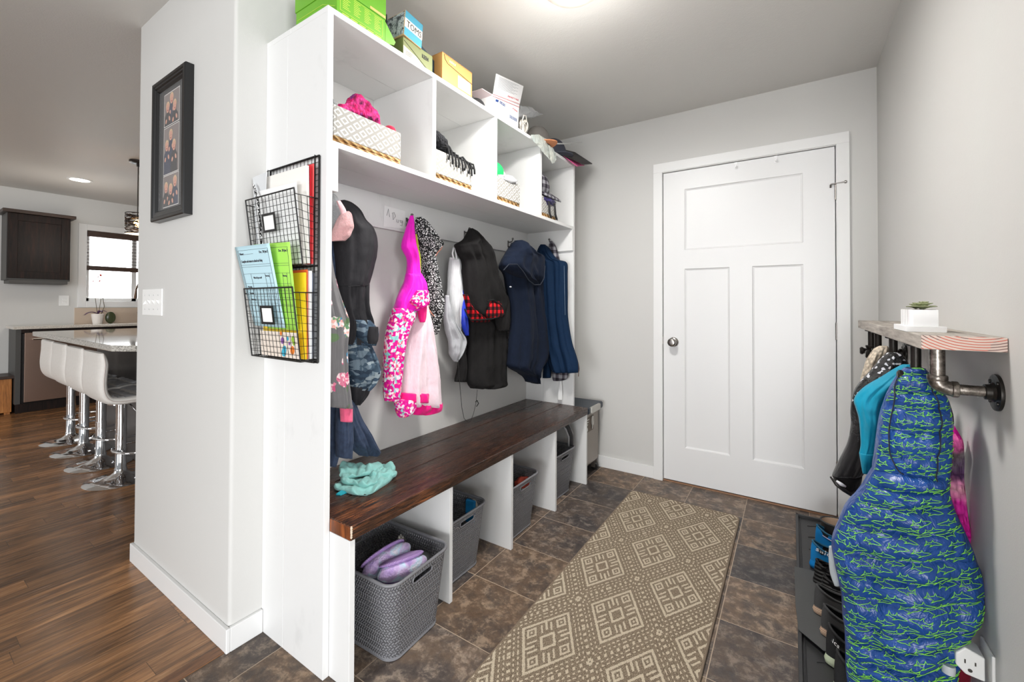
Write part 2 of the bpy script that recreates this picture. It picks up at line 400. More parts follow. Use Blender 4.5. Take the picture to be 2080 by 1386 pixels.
def door_leaf():
    m_ = MB(); ys, yr = YD+.001, YD+.011
    xs = [DX0+.0005, .994, 1.2525, 1.374, 1.6255, DX1-.002]
    zs = [.014, .2365, 1.3985, 1.5215, 1.919, DH-.001]
    hole = {}
    def quad(x0, x1, z0, z1, y): m_.add([(x0, y, z0), (x1, y, z0), (x1, y, z1), (x0, y, z1)], [(0, 1, 2, 3)])
    pan = [(xs[1], xs[4], zs[3], zs[4]), (xs[1], xs[2], zs[1], zs[2]), (xs[3], xs[4], zs[1], zs[2])]
    for i in range(5):
        for j in range(5):
            x0, x1, z0, z1 = xs[i], xs[i+1], zs[j], zs[j+1]
            if any(p[0] <= x0 and x1 <= p[1] and p[2] <= z0 and z1 <= p[3] for p in pan): continue
            quad(x0, x1, z0, z1, ys)
    b = .011
    for (x0, x1, z0, z1) in pan:
        o_ = [(x0, z0), (x1, z0), (x1, z1), (x0, z1)]; i1 = [(x0+.003, z0+.003), (x1-.003, z0+.003), (x1-.003, z1-.003), (x0+.003, z1-.003)]
        i2 = [(x0+b, z0+b), (x1-b, z0+b), (x1-b, z1-b), (x0+b, z1-b)]
        for A_, ya, B_, yb in ((o_, ys, i1, ys+.006), (i1, ys+.006, i2, yr)):
            vs = [(p[0], ya, p[1]) for p in A_]+[(p[0], yb, p[1]) for p in B_]
            m_.add(vs, [(k, (k+1) % 4, 4+(k+1) % 4, 4+k) for k in range(4)])
        quad(i2[0][0], i2[2][0], i2[0][1], i2[2][1], yr)
    x0, x1, z0, z1, yb = xs[0], xs[-1], zs[0], zs[-1], YD+.04
    m_.add([(x0, ys, z0), (x1, ys, z0), (x1, ys, z1), (x0, ys, z1), (x0, yb, z0), (x1, yb, z0), (x1, yb, z1), (x0, yb, z1)], [(4, 7, 6, 5), (0, 4, 5, 1), (1, 5, 6, 2), (2, 6, 7, 3), (3, 7, 4, 0)])
    return m_
leaf = door_leaf().build('door_leaf', DOORW, dr)
struct(bx('trim_2', DX0-.003, DX1+.003, YD, YD+.12, 0, .008, plain('door_sill_wood', (150, 112, 84), .5), bevel=.001))
STEEL = plain('brushed_nickel', (150, 146, 142), .28, 1.0)
CHROME = plain('chrome', (225, 226, 228), .06, 1.0)
BLACKM = plain('black_wire_enamel', (30, 29, 29), .35, 0.6)
kx, kz = .925, .920
mb = MB(); mb.lathe([(.0, 0), (.031, 0), (.031, -.006), (.026, -.011), (.012, -.013), (.011, -.03), (.019, -.036), (.0265, -.045), (.0275, -.054), (.024, -.062), (.016, -.0655), (.0, -.064)], (kx, YD, kz), 'y', 36)
mb.build('door_knob', STEEL, dr, smooth=True, angle=50)
bx('strike_plate', DX0-.004, DX0+.0006, YD-.004, YD+.012, kz-.02, kz+.035, STEEL, dr, bevel=.0005)
def hinge(z0, z1):
    m_ = MB(); x = DX1+.0015; m_.tube([(x, YD-.005, z0), (x, YD-.005, z1)], .0055, 12)
    for q in (.2, .4, .6, .8): m_.tube([(x, YD-.005, z0+(z1-z0)*q-.0007), (x, YD-.005, z0+(z1-z0)*q+.0007)], .0062, 12)
    m_.tube([(x, YD-.005, z1), (x, YD-.005, z1+.004)], .0035, 8)
    return m_.build('hinge', STEEL, dr, smooth=True, angle=40)
hinge(1.745, 1.835); hinge(.975, 1.068); hinge(.22, .31)
mb = MB(); hx = DX1+.0015; hz = 1.832      # hinge pin door stop
mb.tube([(hx-.022, YD-.012, hz), (hx+.04, YD-.02, hz+.002)], .0035, 8); mb.tube([(hx-.022, YD-.012, hz-.002), (hx-.022, YD-.002, hz-.016)], .0045, 8)
mb.lathe([(0, 0), (.008, .001), (.0085, .008), (.004, .012), (0, .012)], (hx+.036, YD-.02, hz+.002), 'x', 14)
mb.build('door_stop', STEEL, dr, smooth=True, angle=50)
for i_, hx_ in enumerate((1.29, 1.497)):
    h_ = MB(); y_ = YD-.002
    h_.box(hx_-.008, hx_+.008, y_-.001, y_+.001, 2.0, 2.0425); h_.box(hx_-.008, hx_+.008, y_-.001, YD+.02, 2.0405, 2.0425)
    h_.tube([(hx_, y_-.001, 2.02), (hx_, y_-.014, 2.006), (hx_, y_-.024, 2.008), (hx_, y_-.028, 2.02)], .004, 8)
    o_ = h_.build('over_door_hook', plain('clear_white_plastic', (246, 246, 246), .2), bevel=.0005)
    tag(o_, ['small white hook over the top of the door, the one nearer the coat rack', 'small white hook over the top of the door, the one nearer the hinges'][i_], 'hook', 'hooks over the door')

# ================================================================== coat locker
lk = empty('coat_locker', (D/2, LY/2, 0), 'tall white painted hall tree with four cubbies, coat boards and dark bench', 'hall tree')
W1 = WPAINT
# near end panel of two vertical boards, with shadow line
mb = MB(); mb.box(0.0005, .1385, 0, T_, 0, H-.019); mb.box(.14, D, 0, T_, 0, H-.019)
mb.build('end_panel', W1, lk, bevel=.0012)
mb = MB(); mb.box(.0135, .0145, -.001, 0, .1, .11)
mb = MB(); mb.box(0.0005, .14, LY-T_, LY, .46, H-.019); mb.box(.141, D, LY-T_, LY, .46, H-.019); mb.build('end_panel', W1, lk, bevel=.0012)
mb = MB(); mb.box(0.0005, .155, .0, LY, H-.019, H); mb.box(.156, D, .0, LY, H-.019, H); mb.build('top_board', W1, lk, bevel=.0012)
SZ = 1.6651
mb = MB(); mb.box(0.0005, .20, T_, LY-T_, SZ, SZ+.019); mb.box(.201, D, T_, LY-T_, SZ, SZ+.019); mb.build('shelf', W1, lk, bevel=.0012)
for yy in (.4985, .9404, 1.3999):
    bx('cubby_divider', 0.0005, D, yy-T_, yy, SZ+.019, H-.019, W1, lk, .0012)
bx('corner_block', D-.09, D, T_, T_+.021, 1.524, SZ, W1, lk, .001)
bx('coat_board', 0.0005, .019, T_, LY-T_, 1.512, SZ, W1, lk, .0012)
bx('coat_board', .02, D, LY-T_-.0185, LY-T_, 1.523, SZ, W1, lk, .0012)
# bench top of three boards
mb = MB(); zt, zb = .4935, .4493
e = .0012
mb.box(0.0005, .14-e, T_+.001, LY-T_, zb, zt); mb.box(.14+e, .285-e, T_+.001, LY-T_, zb, zt); mb.box(.285+e, .4695, T_+.001, LY-T_, zb, zt)
bt = mb.build('bench_top', BENCH, lk, bevel=.004, seg=3)
bx('bench_end_grain', D+.001, .4675, T_-.0005, T_+.003, zb+.002, zt-.003, BENCHE, lk, .0015)
BB = .4645
PH = zb
for i, yy in enumerate((T_+.0205, .4982, .9404, 1.3999, LY-T_)):
    bx('bench_leg_panel', .012 if i else .012, BB, yy-.0185 if i else T_+.001, yy, 0, PH, W1, lk, .0012)
# wall behind bench bays stays the wall; chipped paint mark on bench corner
plainw = plain('bare_wood_chip', (205, 188, 168), .7)
mb = MB(); random.seed(3)
for i in range(16):
    z = zb+random.random()*(zt-zb); mb.ell((.4685, T_+.0035, z), .0015+.0025*random.random(), .0025+.002*random.random(), .0015+.0035*random.random(), 6, 4)
mb.build('chipped_corner', plainw, lk)
# coat hooks: double prong
def coat_hook(loc, face, label):
    m_ = MB(); x, y, z = loc
    def P(a, b, c): return (x+a, y+b, z+c) if face == 'x' else (x+b, y-a, z+c)
    m_.tube([P(0, 0, -.022), P(0, 0, .022)], .006, 8)
    m_.tube([P(.002, 0, .012), P(.018, 0, .012), P(.032, 0, .016), P(.036, 0, .028)], [.0045, .004, .0038, .0038], 8)
    m_.ell(P(.037, 0, .032), .0075, .0075, .0075, 12, 8)
    m_.tube([P(.002, 0, -.012), P(.016, 0, -.022), P(.026, 0, -.014), P(.028, 0, 0)], .0038, 8); m_.ell(P(.028, 0, .002), .006, .006, .006, 10, 6)
    o_ = m_.build('coat_hook', plain('grey_hook_metal', (120, 118, 116), .35, .9), smooth=True)
    tag(o_, label, 'hook', 'coat hooks on the white boards')
    return o_
HY = [.22, .668, 1.115, 1.572]
lab = ['grey metal coat hook nearest the wire wall organizer, under the charcoal jacket', 'grey metal coat hook holding the magenta jacket', 'grey metal coat hook under the black coat', 'grey metal coat hook above the navy hooded fleece']
for y_, l_ in zip(HY, lab): coat_hook((.019, y_, 1.562), 'x', l_)
coat_hook((.213, LY-T_-.0185, 1.572), 'y', 'grey metal coat hook on the end board above the plaid shirt')
# child's paper sign
pp = empty('paper_sign', (.02, .585, 1.57), 'crooked white paper with pencilled child letters taped to coat board', 'sign')
mb = MB(); mb.grid(lambda u, v: (.0205+.004*math.sin(u*5)*v*(1-v)+.001*u, .524+.128*u+.004*v, 1.522+.008*u-.002+(.098-.012*u)*v), 8, 6)
mb.build('paper', plain('white_paper', (238, 238, 237), .7), pp, solid=.0004)
PENC = plain('pencil', (96, 96, 98), .6)
def stroke(pts, parent, name='lettering', r=.0009, mat=PENC, m_=None):
    q = m_ or MB(); q.tube(pts, r, 5); return q
mb = MB()
def L2(pts): mb.tube([(.0275, .53+a*.12, 1.528+b*.08) for a, b in pts], .0008, 5)
L2([(.06, .55), (.13, .95), (.2, .5)]); L2([(.32, .75), (.42, .82), (.5, .62), (.38, .38), (.36, .75)])
L2([(.56, .45), (.57, .3), (.64, .28), (.67, .45)]); L2([(.86, .42), (.74, .44), (.75, .32), (.86, .32), (.86, .45), (.84, .12), (.74, .14)])
mb.build('lettering', PENC, pp)

# ================================================================== woven look storage baskets
def mat_basket():
    t = NT('grey_woven_plastic'); u, v, _z = t.sep(t.uv())          # u, v in metres
    fu = t.M('DIVIDE', u, .0096); fv = t.M('DIVIDE', v, .0096)
    row = t.M('FLOOR', fv); par = t.M('FRACT', t.M('MULTIPLY', row, .5)); par = t.M('GREATER_THAN', par, .25)
    a = t.M('SUBTRACT', t.M('FRACT', t.M('ADD', fu, t.M('MULTIPLY', par, .5))), .5); b = t.M('SUBTRACT', t.M('FRACT', fv), .5)
    # slanted strands, rows lean alternately
    sl = t.M('SUBTRACT', t.M('MULTIPLY', par, 2), 1)
    q = t.M('ADD', a, t.M('MULTIPLY', t.M('MULTIPLY', b, .45), sl))
    strand = t.M('SUBTRACT', 1, t.M('MULTIPLY', t.M('ABSOLUTE', q), 2.0), clamp=True)
    rnd = t.M('SINE', t.M('MULTIPLY', strand, 1.5708))
    env = t.M('SUBTRACT', 1, t.M('POWER', t.M('MULTIPLY', t.M('ABSOLUTE', b), 2.0), 3.0), clamp=True)
    hgt = t.M('MULTIPLY', rnd, t.M('ADD', .35, t.M('MULTIPLY', env, .65)))
    hole = t.M('LESS_THAN', t.M('ADD', strand, t.M('MULTIPLY', env, .55)), .36)
    inb = t.M('MULTIPLY', t.M('GREATER_THAN', v, .012), t.M('LESS_THAN', v, .262))
    hole = t.M('MULTIPLY', hole, inb)
    # oval hand hole, u wraps at the middle of the front (u = 0) and back
    def cap(u0):
        du = t.M('MAXIMUM', t.M('SUBTRACT', t.M('ABSOLUTE', t.M('SUBTRACT', u, u0)), .036), 0)
        dv = t.M('SUBTRACT', v, .238)
        d = t.M('SQRT', t.M('ADD', t.M('MULTIPLY', du, du), t.M('MULTIPLY', dv, dv)))
        return t.M('LESS_THAN', d, .0105)
    slot = t.M('MAXIMUM', cap(0.6), cap(1.14))
    al = t.M('SUBTRACT', 1, t.M('MAXIMUM', hole, slot))
    ridge = t.M('MULTIPLY', hgt, inb)
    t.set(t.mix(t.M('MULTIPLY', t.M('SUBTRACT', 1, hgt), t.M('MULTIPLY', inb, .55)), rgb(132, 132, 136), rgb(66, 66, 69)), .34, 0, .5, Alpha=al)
    t.bump(t.M('MULTIPLY', hgt, inb), 1.0, .0035)
    return t.m
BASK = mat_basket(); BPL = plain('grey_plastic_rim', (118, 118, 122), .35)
def rrect(hx, hy, r, n=8):
    pts = []
    for cx_, cy_, a0 in ((hx-r, hy-r, 0), (-hx+r, hy-r, PI/2), (-hx+r, -hy+r, PI), (hx-r, -hy+r, 3*PI/2)):
        for k in range(n+1):
            a = a0+PI/2*k/n; pts.append((cx_+r*math.cos(a), cy_+r*math.sin(a)))
    return pts
def make_basket(cx_, cy_, label, rz=0):
    t_ = empty('storage_basket', (0, 0, 0), label, 'basket', 'grey woven plastic baskets under the bench')
    # depth along x .38, width along y .31 at the rim; tapered to .34 x .265
    hb = .268; R0 = (.158, .122); R1 = (.182, .148)
    def pt(ring, k): return Vector((ring[k][0], ring[k][1]))
    def sec(f, r=.045):
        hx, hy = R0[0]+(R1[0]-R0[0])*f, R0[1]+(R1[1]-R0[1])*f
        # fine arc sampling along straight sides for uv
        c_ = rrect(hx, hy, r); return c_
    N = 36
    base = sec(0); per = [0]
    mid = sec(.5)
    # start at the middle of the +x side so u is centred on the front: rotate ring
    def rot(rg):
        # ring index 0 is (hx, hy-r): insert front middle point
        return rg
    vs = []; fs = []; m_ = MB(); nv = 8
    rings = []
    for j in range(nv+1):
        f = j/nv; rg = sec(f); zz = hb*f
        if j == 0: rg = sec(.0)
        rings.append([(p[0], p[1], zz) for p in rg])
    L = [0]
    rg = rings[nv//2]
    for k in range(len(rg)):
        a_, b_ = rg[k], rg[(k+1) % len(rg)]
        L.append(L[-1]+math.hypot(b_[0]-a_[0], b_[1]-a_[1]))
    tot = L[-1]
    # last segment (index 35 -> 0) runs up the front side: centre it at u = .6, back at u = .6+tot/2
    um = (L[-2]+L[-1])/2; sc2 = 1.08/tot
    n = len(rg)
    for j in range(nv):
        for k in range(n):
            a_, b_, c_, d_ = rings[j][k], rings[j][(k+1) % n], rings[j+1][(k+1) % n], rings[j+1][k]
            u0 = .6+(L[k]-um)*sc2; u1 = .6+(L[k+1]-um)*sc2
            if k < n//2: u0 += 1.08; u1 += 1.08
            v0, v1 = a_[2], d_[2]
            m_.add([a_, b_, c_, d_], [(0, 1, 2, 3)], [(u0, v0), (u1, v0), (u1, v1), (u0, v1)])
    body = m_.build('basket_wall', BASK, None, smooth=True)
    m_ = MB(); m_.add([(p[0], p[1], .004) for p in sec(0)], [tuple(range(n))]); m_.prism([(p[0], p[1]) for p in sec(0)], 0, .004, 'z')
    fl = m_.build('basket_base', BPL, None)
    m_ = MB(); top = sec(1.0); m_.tube([(p[0]*1.01, p[1]*1.01, hb) for p in top], .0055, 8, closed=True)
    rim = m_.build('rim', BPL, None, smooth=True)
    m_ = MB(); m_.tube([(p[0], p[1], .004) for p in sec(0)], .003, 6, closed=True)
    hs = [m_.build('foot_ring', BPL, None, smooth=True)]
    for sgn in (1, -1):
        m_ = MB(); pts = []
        xx = sgn*(R0[0]+(R1[0]-R0[0])*(.238/hb)+.0005)
        k_ = 1/sc2
        for (cy2, a0) in ((.036*k_, -PI/2), (-.036*k_, PI/2)):
            for q in range(9):
                a = a0+PI*q/8; pts.append((xx, cy2+.0105*math.cos(a), .238+.0105*math.sin(a)))
        m_.tube(pts, .0032, 6, closed=True); hs.append(m_.build('handle_rim', BPL, None, smooth=True))
    for o_ in [body, fl, rim]+hs: o_.parent = t_
    t_.location = (cx_, cy_, 0.0005); t_.rotation_euler = (0, 0, rz)
    return t_
def dup(root, loc, rz, label, group=None):
    r_ = root.copy(); COL.objects.link(r_); r_.location = loc; r_.rotation_euler = (0, 0, rz); r_['label'] = label
    if group: r_['group'] = group
    for ch in list(root.children):
        c_ = ch.copy(); COL.objects.link(c_); c_.parent = r_
        for g in ch.children:
            d_ = g.copy(); COL.objects.link(d_); d_.parent = c_
    return r_
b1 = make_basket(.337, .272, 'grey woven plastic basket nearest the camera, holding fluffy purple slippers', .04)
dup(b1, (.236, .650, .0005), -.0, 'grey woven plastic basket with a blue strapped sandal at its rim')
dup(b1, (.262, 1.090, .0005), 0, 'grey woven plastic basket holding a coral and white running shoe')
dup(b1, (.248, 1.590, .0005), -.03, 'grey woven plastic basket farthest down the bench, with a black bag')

# ================================================================== ceiling lamps
def emis(name, c, s):
    t = NT(name); t.set(rgb(*c), .5); t.put(t.b.inputs['Emission Color'], rgb(*c)); t.b.inputs['Emission Strength'].default_value = s; return t.m
LX, LYY = .885, .70
cl = empty('ceiling_light', (LX, LYY, HC), 'shallow frosted glass dome light on the mudroom ceiling', 'ceiling light')
MB().lathe([(0, 0), (.13, 0), (.14, -.012), (.135, -.022), (0, -.022)], (LX, LYY, HC), 'z', 40).build('base', plain('brass_pan', (176, 150, 128), .35, .5), cl, smooth=True, angle=40)
MB().lathe([(.128, -.022), (.125, -.04), (.1, -.062), (.06, -.075), (.012, -.08), (0, -.08)], (LX, LYY, HC), 'z', 40).build('glass_dome', plain('frosted_glass', (206, 190, 180), .35), cl, smooth=True)
MB().lathe([(.010, -.078), (.012, -.086), (.006, -.094), (0, -.096)], (LX, LYY, HC), 'z', 16).build('finial', plain('brass_pan', (176, 150, 128), .35, .5), cl, smooth=True)
def can(x, y, label):
    c_ = empty('recessed_light', (x, y, HC), label, 'ceiling light')
    MB().lathe([(.075, -.001), (.098, -.001), (.098, -.005), (.078, -.007), (.075, -.001)], (x, y, HC), 'z', 32).build('trim_ring', TRIM, c_, smooth=True, angle=40)
    MB().lathe([(0, -.002), (.076, -.002), (.076, -.0035), (0, -.0035)], (x, y, HC), 'z', 32).build('lens', emis('can_lens', (255, 248, 236), 6), c_)
    point('can_light', (x, y, HC-.6), 4, (1, .94, .86), .12)
can(-4.479, .421, 'round recessed ceiling light glowing in the kitchen ceiling')

# ================================================================== kitchen
# window
wn = empty('window_1', (KX, 1.2, WZ0)); struct(wn)
mb = MB(); cwz = .075
mb.box(KX, KX+.02, WY0-cwz, WY0, WZ0-cwz, WZ1+cwz); mb.box(KX, KX+.02, WY1, WY1+cwz, WZ0-cwz, WZ1+cwz); mb.box(KX, KX+.02, WY0, WY1, WZ1, WZ1+cwz); mb.box(KX, KX+.02, WY0, WY1, WZ0-cwz, WZ0)
mb.build('window_casing', TRIM, wn, bevel=.003)
mb = MB(); fx0, fx1 = KX-.12, KX-.06; fw = .04
mb.box(fx0, fx1, WY0, WY0+fw, WZ0, WZ1); mb.box(fx0, fx1, WY1-fw, WY1, WZ0, WZ1); mb.box(fx0, fx1, WY0, WY1, WZ0, WZ0+fw); mb.box(fx0, fx1, WY0, WY1, WZ1-fw, WZ1); mb.box(fx0, fx1, 1.15, 1.2, WZ0, WZ1)
mb.build('window_sash', TRIM, wn, bevel=.003)
g = NT('window_glass'); g.set((1, 1, 1, 1), 0.0); g.b.inputs['Transmission Weight'].default_value = 1; g.b.inputs['IOR'].default_value = 1.1
bx('window_pane', KX-.092, KX-.088, WY0+.02, WY1-.02, WZ0+.02, WZ1-.02, g.m, wn, bevel=0)
area('sky_through_window', (KX-.9, 1.2, 1.9), (KX, 1.2, 1.5), 1.6, 1.6, 60, (.95, .98, 1))
# blind
BR_ = mat_wood('dark_blind_wood', (44, 30, 24), (66, 46, 36), (88, 64, 50), 'y', .4)
bl = empty('window_blind', (KX+.03, 1.2, WZ1), 'dark brown wooden slat blind pulled half down over kitchen window', 'blind')
bx('head_rail', KX-.055, KX+.008, WY0+.006, WY1-.006, 1.975, WZ1-.002, BR_, bl, .002)
mb = MB()
for i in range(8):
    z = 1.945-i*.0405
    mb.hexa([(KX-.05, WY0+.01, z-.003), (KX-.004, WY0+.01, z-.009), (KX-.004, WY1-.01, z-.009), (KX-.05, WY1-.01, z-.003), (KX-.05, WY0+.01, z+.001), (KX-.004, WY0+.01, z-.005), (KX-.004, WY1-.01, z-.005), (KX-.05, WY1-.01, z+.001)])
mb.build('slats', BR_, bl)
mb = MB(); mb.box(KX-.052, KX-.002, WY0+.008, WY1-.008, 1.565, 1.62); mb.build('bottom_rail', BR_, bl, bevel=.003)
mb = MB()
for y_ in (1.12, 1.16): mb.tube([(KX-.025, y_, 1.6), (KX-.025, y_, 1.98)], .0025, 6)
mb.build('ladder_cord', BR_, bl)
# upper cabinet
UC = empty('wall_cabinet', (KX+.15, .3, 1.38), 'dark stained wall cabinet with crown trim left of the window', 'cabinet')
a_ = at(37, 560, 'x', KX+.30); b_ = at(150, 560, 'x', KX+.30)
cy0, cy1, cz0, cz1 = .02, .50, 1.405, 2.11
bx('cabinet_box', KX+.001, KX+.30, cy0, cy1, cz0, cz1, GREYP, UC, .002)
mb = MB(); X1 = KX+.302
def shaker(m_, x, y0, y1, z0, z1, fr=.06, th=.019):
    m_.box(x, x+th, y0, y0+fr, z0, z1); m_.box(x, x+th, y1-fr, y1, z0, z1); m_.box(x, x+th, y0+fr, y1-fr, z0, z0+fr); m_.box(x, x+th, y0+fr, y1-fr, z1-fr, z1)
    m_.box(x, x+th*.45, y0+fr, y1-fr, z0+fr, z1-fr)
shaker(mb, X1, cy0+.004, cy1-.004, cz0+.02, cz1-.004, .072)
mb.build('cabinet_door', CAB, UC, bevel=.0015)
mb = MB(); mb.box(KX, KX+.36, cy0-.035, cy1+.035, cz1, cz1+.035); mb.build('crown_trim', CABX, UC, bevel=.003)
bx('light_rail', KX+.02, KX+.31, cy0+.02, cy1-.02, cz0-.035, cz0, GREYP, UC, .002)
# base run with dishwasher
CXF = KX+.40
QZ = NT('speckled_quartz'); sp = QZ.noise(QZ.obj(), 160, 4, .7); QZ.set(QZ.ramp(sp, [(.35, rgb(160, 154, 146)), (.5, rgb(206, 200, 190)), (.65, rgb(226, 220, 212))]), .08, 0, .5); QZ = QZ.m
GR = NT('grey_granite'); sp = GR.noise(GR.obj(), 95, 6, .75); GR.set(GR.ramp(sp, [(.36, rgb(92, 90, 86)), (.47, rgb(168, 164, 156)), (.58, rgb(206, 202, 194)), (.7, rgb(150, 146, 138))]), .05, 0, .6); GR = GR.m
BC = empty('base_cabinet', (KX+.2, .6, 0), 'dark base cabinet run under the kitchen window', 'cabinet')
mb = MB(); mb.box(KX+.002, CXF-.02, .085, .125, .1, .885); mb.build('end_panel', GREYP, BC, bevel=.002)
mb = MB(); mb.box(KX+.002, CXF-.02, .86, 2.6, .1, .885); mb.build('cabinet_box', CAB, BC, bevel=.002)
mb = MB(); mb.box(KX+.002, CXF-.02, .125, .86, .845, .885); mb.box(KX+.002, CXF-.06, .095, 2.6, 0, .1); mb.build('toe_kick', CAB, BC, bevel=.002)
mb = MB()
for y0_, y1_ in ((.87, 1.3), (1.31, 1.74), (1.75, 2.2)): shaker(mb, CXF-.02, y0_, y1_, .11, .7, .06)
mb.build('cabinet_door', CAB, BC, bevel=.0015)
QS = plain('kitchen_backsplash_stone', (196, 178, 160), .35, var=.04)
struct(bx('trim_3', KX, KX+.012, .60, 2.6, .915, 1.105, QS, bevel=.001))
bx('kitchen_countertop', KX+.001, CXF+.012, .062, 2.65, .885, .915, QZ, None, .003); tag(bpy.data.objects['kitchen_countertop'], 'pale speckled countertop along the kitchen window wall', 'countertop')
DWM = plain('dishwasher_steel', (168, 142, 128), .28, .85)
dw = empty('dishwasher', (KX+.2, .45, 0), 'stainless steel dishwasher with a bright bar handle, left end of counter', 'dishwasher')
bx('tub', KX+.02, CXF-.03, .13, .85, .1, .84, BLACKM, dw, .002)
bx('dishwasher_door', CXF-.03, CXF-.004, .148, .845, .115, .845, DWM, dw, .003)
mb = MB(); mb.tube([(CXF+.028, .2, .78), (CXF+.028, .80, .78)], .011, 12); mb.tube([(CXF-.01, .22, .78), (CXF+.028, .22, .78)], .007, 8); mb.tube([(CXF-.01, .78, .78), (CXF+.028, .78, .78)], .007, 8)
mb.build('bar_handle', STEEL, dw, smooth=True, angle=40)
mb = MB(); mb.box(CXF-.028, CXF-.003, .148, .845, .6, .6005)
# wall outlet in the kitchen
def outlet(name, loc, axis, label, w_=.07, h_=.115):
    e_ = empty(name, loc, label, 'outlet'); x, y, z = loc
    m_ = MB(); m_.box(x, x+.006, y-w_/2, y+w_/2, z-h_/2, z+h_/2); m_.build('cover_plate', plain('white_plastic', (240, 240, 238), .3), e_, bevel=.002)
    m_ = MB()
    for dz in (-.02, .02):
        m_.box(x+.005, x+.008, y-.016, y+.016, z+dz-.013, z+dz+.013)
    m_.build('receptacle', plain('white_plastic', (240, 240, 238), .3), e_, bevel=.002)
    return e_
outlet('wall_outlet', (KX, .512, 1.19), 'x', 'white wall outlet under the dark kitchen wall cabinet', .085, .12)
# orchid pot, leaf shaped dark object, faucet
py_ = .79; px_ = KX+.2
a_ = at(183, 654, 'z', .917); px_, py_ = KX+.17, .77
pot = empty('orchid', (px_, py_, .915), 'potted orchid with bare stems and purple leaves on the kitchen counter', 'plant')
MB().lathe([(0, 0), (.042, 0), (.044, .004), (.058, .105), (.06, .118), (.055, .118), (.05, .1), (0, .098)], (px_, py_, .915), 'z', 28).build('plant_pot', plain('ribbed_white_pot', (232, 226, 220), .4), pot, smooth=True, angle=40)
mb = MB()
def leafmesh(m_, base, tip, wd, up=.02, n=8):
    b_, t_ = Vector(base), Vector(tip); d_ = t_-b_; sd = d_.cross(Vector((0, 0, 1))).normalized()
    vs = []
    for i in range(n+1):
        f = i/n; c_ = b_+d_*f+Vector((0, 0, up*math.sin(PI*f))); ww = wd*math.sin(PI*min(1, .08+f*.92))**.7
        vs += [c_-sd*ww+Vector((0, 0, ww*.3)), c_, c_+sd*ww+Vector((0, 0, ww*.3))]
    fs = [(3*i+k, 3*i+k+1, 3*i+k+4, 3*i+k+3) for i in range(n) for k in (0, 1)]
    m_.add(vs, fs); return m_
for k, (a, l_, w2) in enumerate([(-2.3, .16, .018), (-1.2, .13, .02), (.4, .1, .02), (2.6, .1, .02), (1.4, .09, .02)]):
    leafmesh(mb, (px_, py_, 1.03), (px_+l_*math.cos(a)*.4, py_+l_*math.sin(a), 1.045-.03*(l_ > .12)), w2, .03)
mb.build('leaves', plain('purple_green_leaf', (92, 62, 96), .5), pot, smooth=True, solid=.002)
mb = MB()
mb.tube([(px_, py_, 1.02), (px_, py_-.01, 1.1), (px_-.01, py_-.02, 1.22)], .003, 6); mb.tube([(px_, py_+.01, 1.02), (px_, py_+.02, 1.14), (px_, py_+.03, 1.22)], .003, 6); mb.tube([(px_, py_+.03, 1.02), (px_, py_+.06, 1.12), (px_-.02, py_+.03, 1.36), (px_-.02, py_+.01, 1.42)], .0035, 6)
mb.build('stems', plain('orchid_stem', (92, 84, 60), .6), pot, smooth=True)
mb = MB(); random.seed(5)
for k in range(9):
    a = random.random()*6.28; c_ = (px_-.02, py_+.0+.07*(random.random()-.5), 1.43+.07*random.random())
    leafmesh(mb, c_, (c_[0]+.01, c_[1]+.03*math.cos(a), c_[2]+.03*math.sin(a)), .012, .003, 4)
mb.build('blossoms', plain('red_orchid_blossom', (206, 60, 44), .5), pot, smooth=True, solid=.0015)
mb = MB(); mb.ell((KX+.15, .893, .985), .018, .05, .072, 20, 14); o_ = mb.build('green_vase', plain('dark_green_glaze', (62, 70, 44), .25), None, smooth=True); tag(o_, 'dark green oval vase beside the orchid pot', 'vase')
fc = empty('kitchen_faucet', (KX+.12, 1.22, .915), 'dark spring neck kitchen faucet in front of the window', 'faucet')
BRZ = plain('oil_bronze', (92, 74, 62), .3, .8)
fxx = KX+.10
MB().tube([(fxx, 1.235, .915), (fxx, 1.235, 1.32), (fxx+.02, 1.225, 1.38), (fxx+.03, 1.20, 1.42), (fxx+.04, 1.17, 1.42), (fxx+.05, 1.15, 1.38), (fxx+.05, 1.14, 1.33)], .010, 10).build('spring_neck', BRZ, fc, smooth=True)
MB().tube([(fxx+.05, 1.14, 1.335), (fxx+.05, 1.13, 1.22)], [.012, .019], 12).build('spray_head', BRZ, fc, smooth=True, angle=50)
MB().tube([(fxx, 1.235, .98), (fxx+.03, 1.17, .985), (fxx+.03, 1.165, 1.05)], .008, 8).build('lever', BRZ, fc, smooth=True)
# small wooden side unit at the far left
so = empty('low_wooden_cabinet', (-5.3, -.15, 0), 'low orange-brown wooden stand at the left edge of the view', 'cabinet')
ORW = mat_wood('honey_oak', (136, 84, 36), (176, 112, 52), (200, 138, 74), 'z', .4)
bx('body', -5.5, -5.2, -.45, .075, .02, .37, ORW, so, .004)
bx('top', -5.5, -5.17, -.48, .11, .37, .40, CABX, so, .004)
mb = MB()
for x_ in (-5.47, -5.23):
    for y_ in (-.42, .045): mb.box(x_-.02, x_+.02, y_-.02, y_+.02, 0, .03)
mb.build('feet', ORW, so)

# island
isl = empty('kitchen_island', (-2.6, .7, 0), 'kitchen island with dark panelled body', 'island')
bx('island_body', -3.42, -1.72, .33, 1.5, .0, .89, plain('island_dark_panel', (72, 68, 66), .4, var=.12), isl, .002)
mb = MB(); mb.prism([(-3.64, -.02), (-1.62, -.02), (-1.50, .06), (-1.50, 1.6), (-3.64, 1.6)], .89, .925, 'z')
o_ = mb.build('island_countertop', GR, None, bevel=.003); tag(o_, 'glossy grey granite island top with a clipped corner', 'countertop')

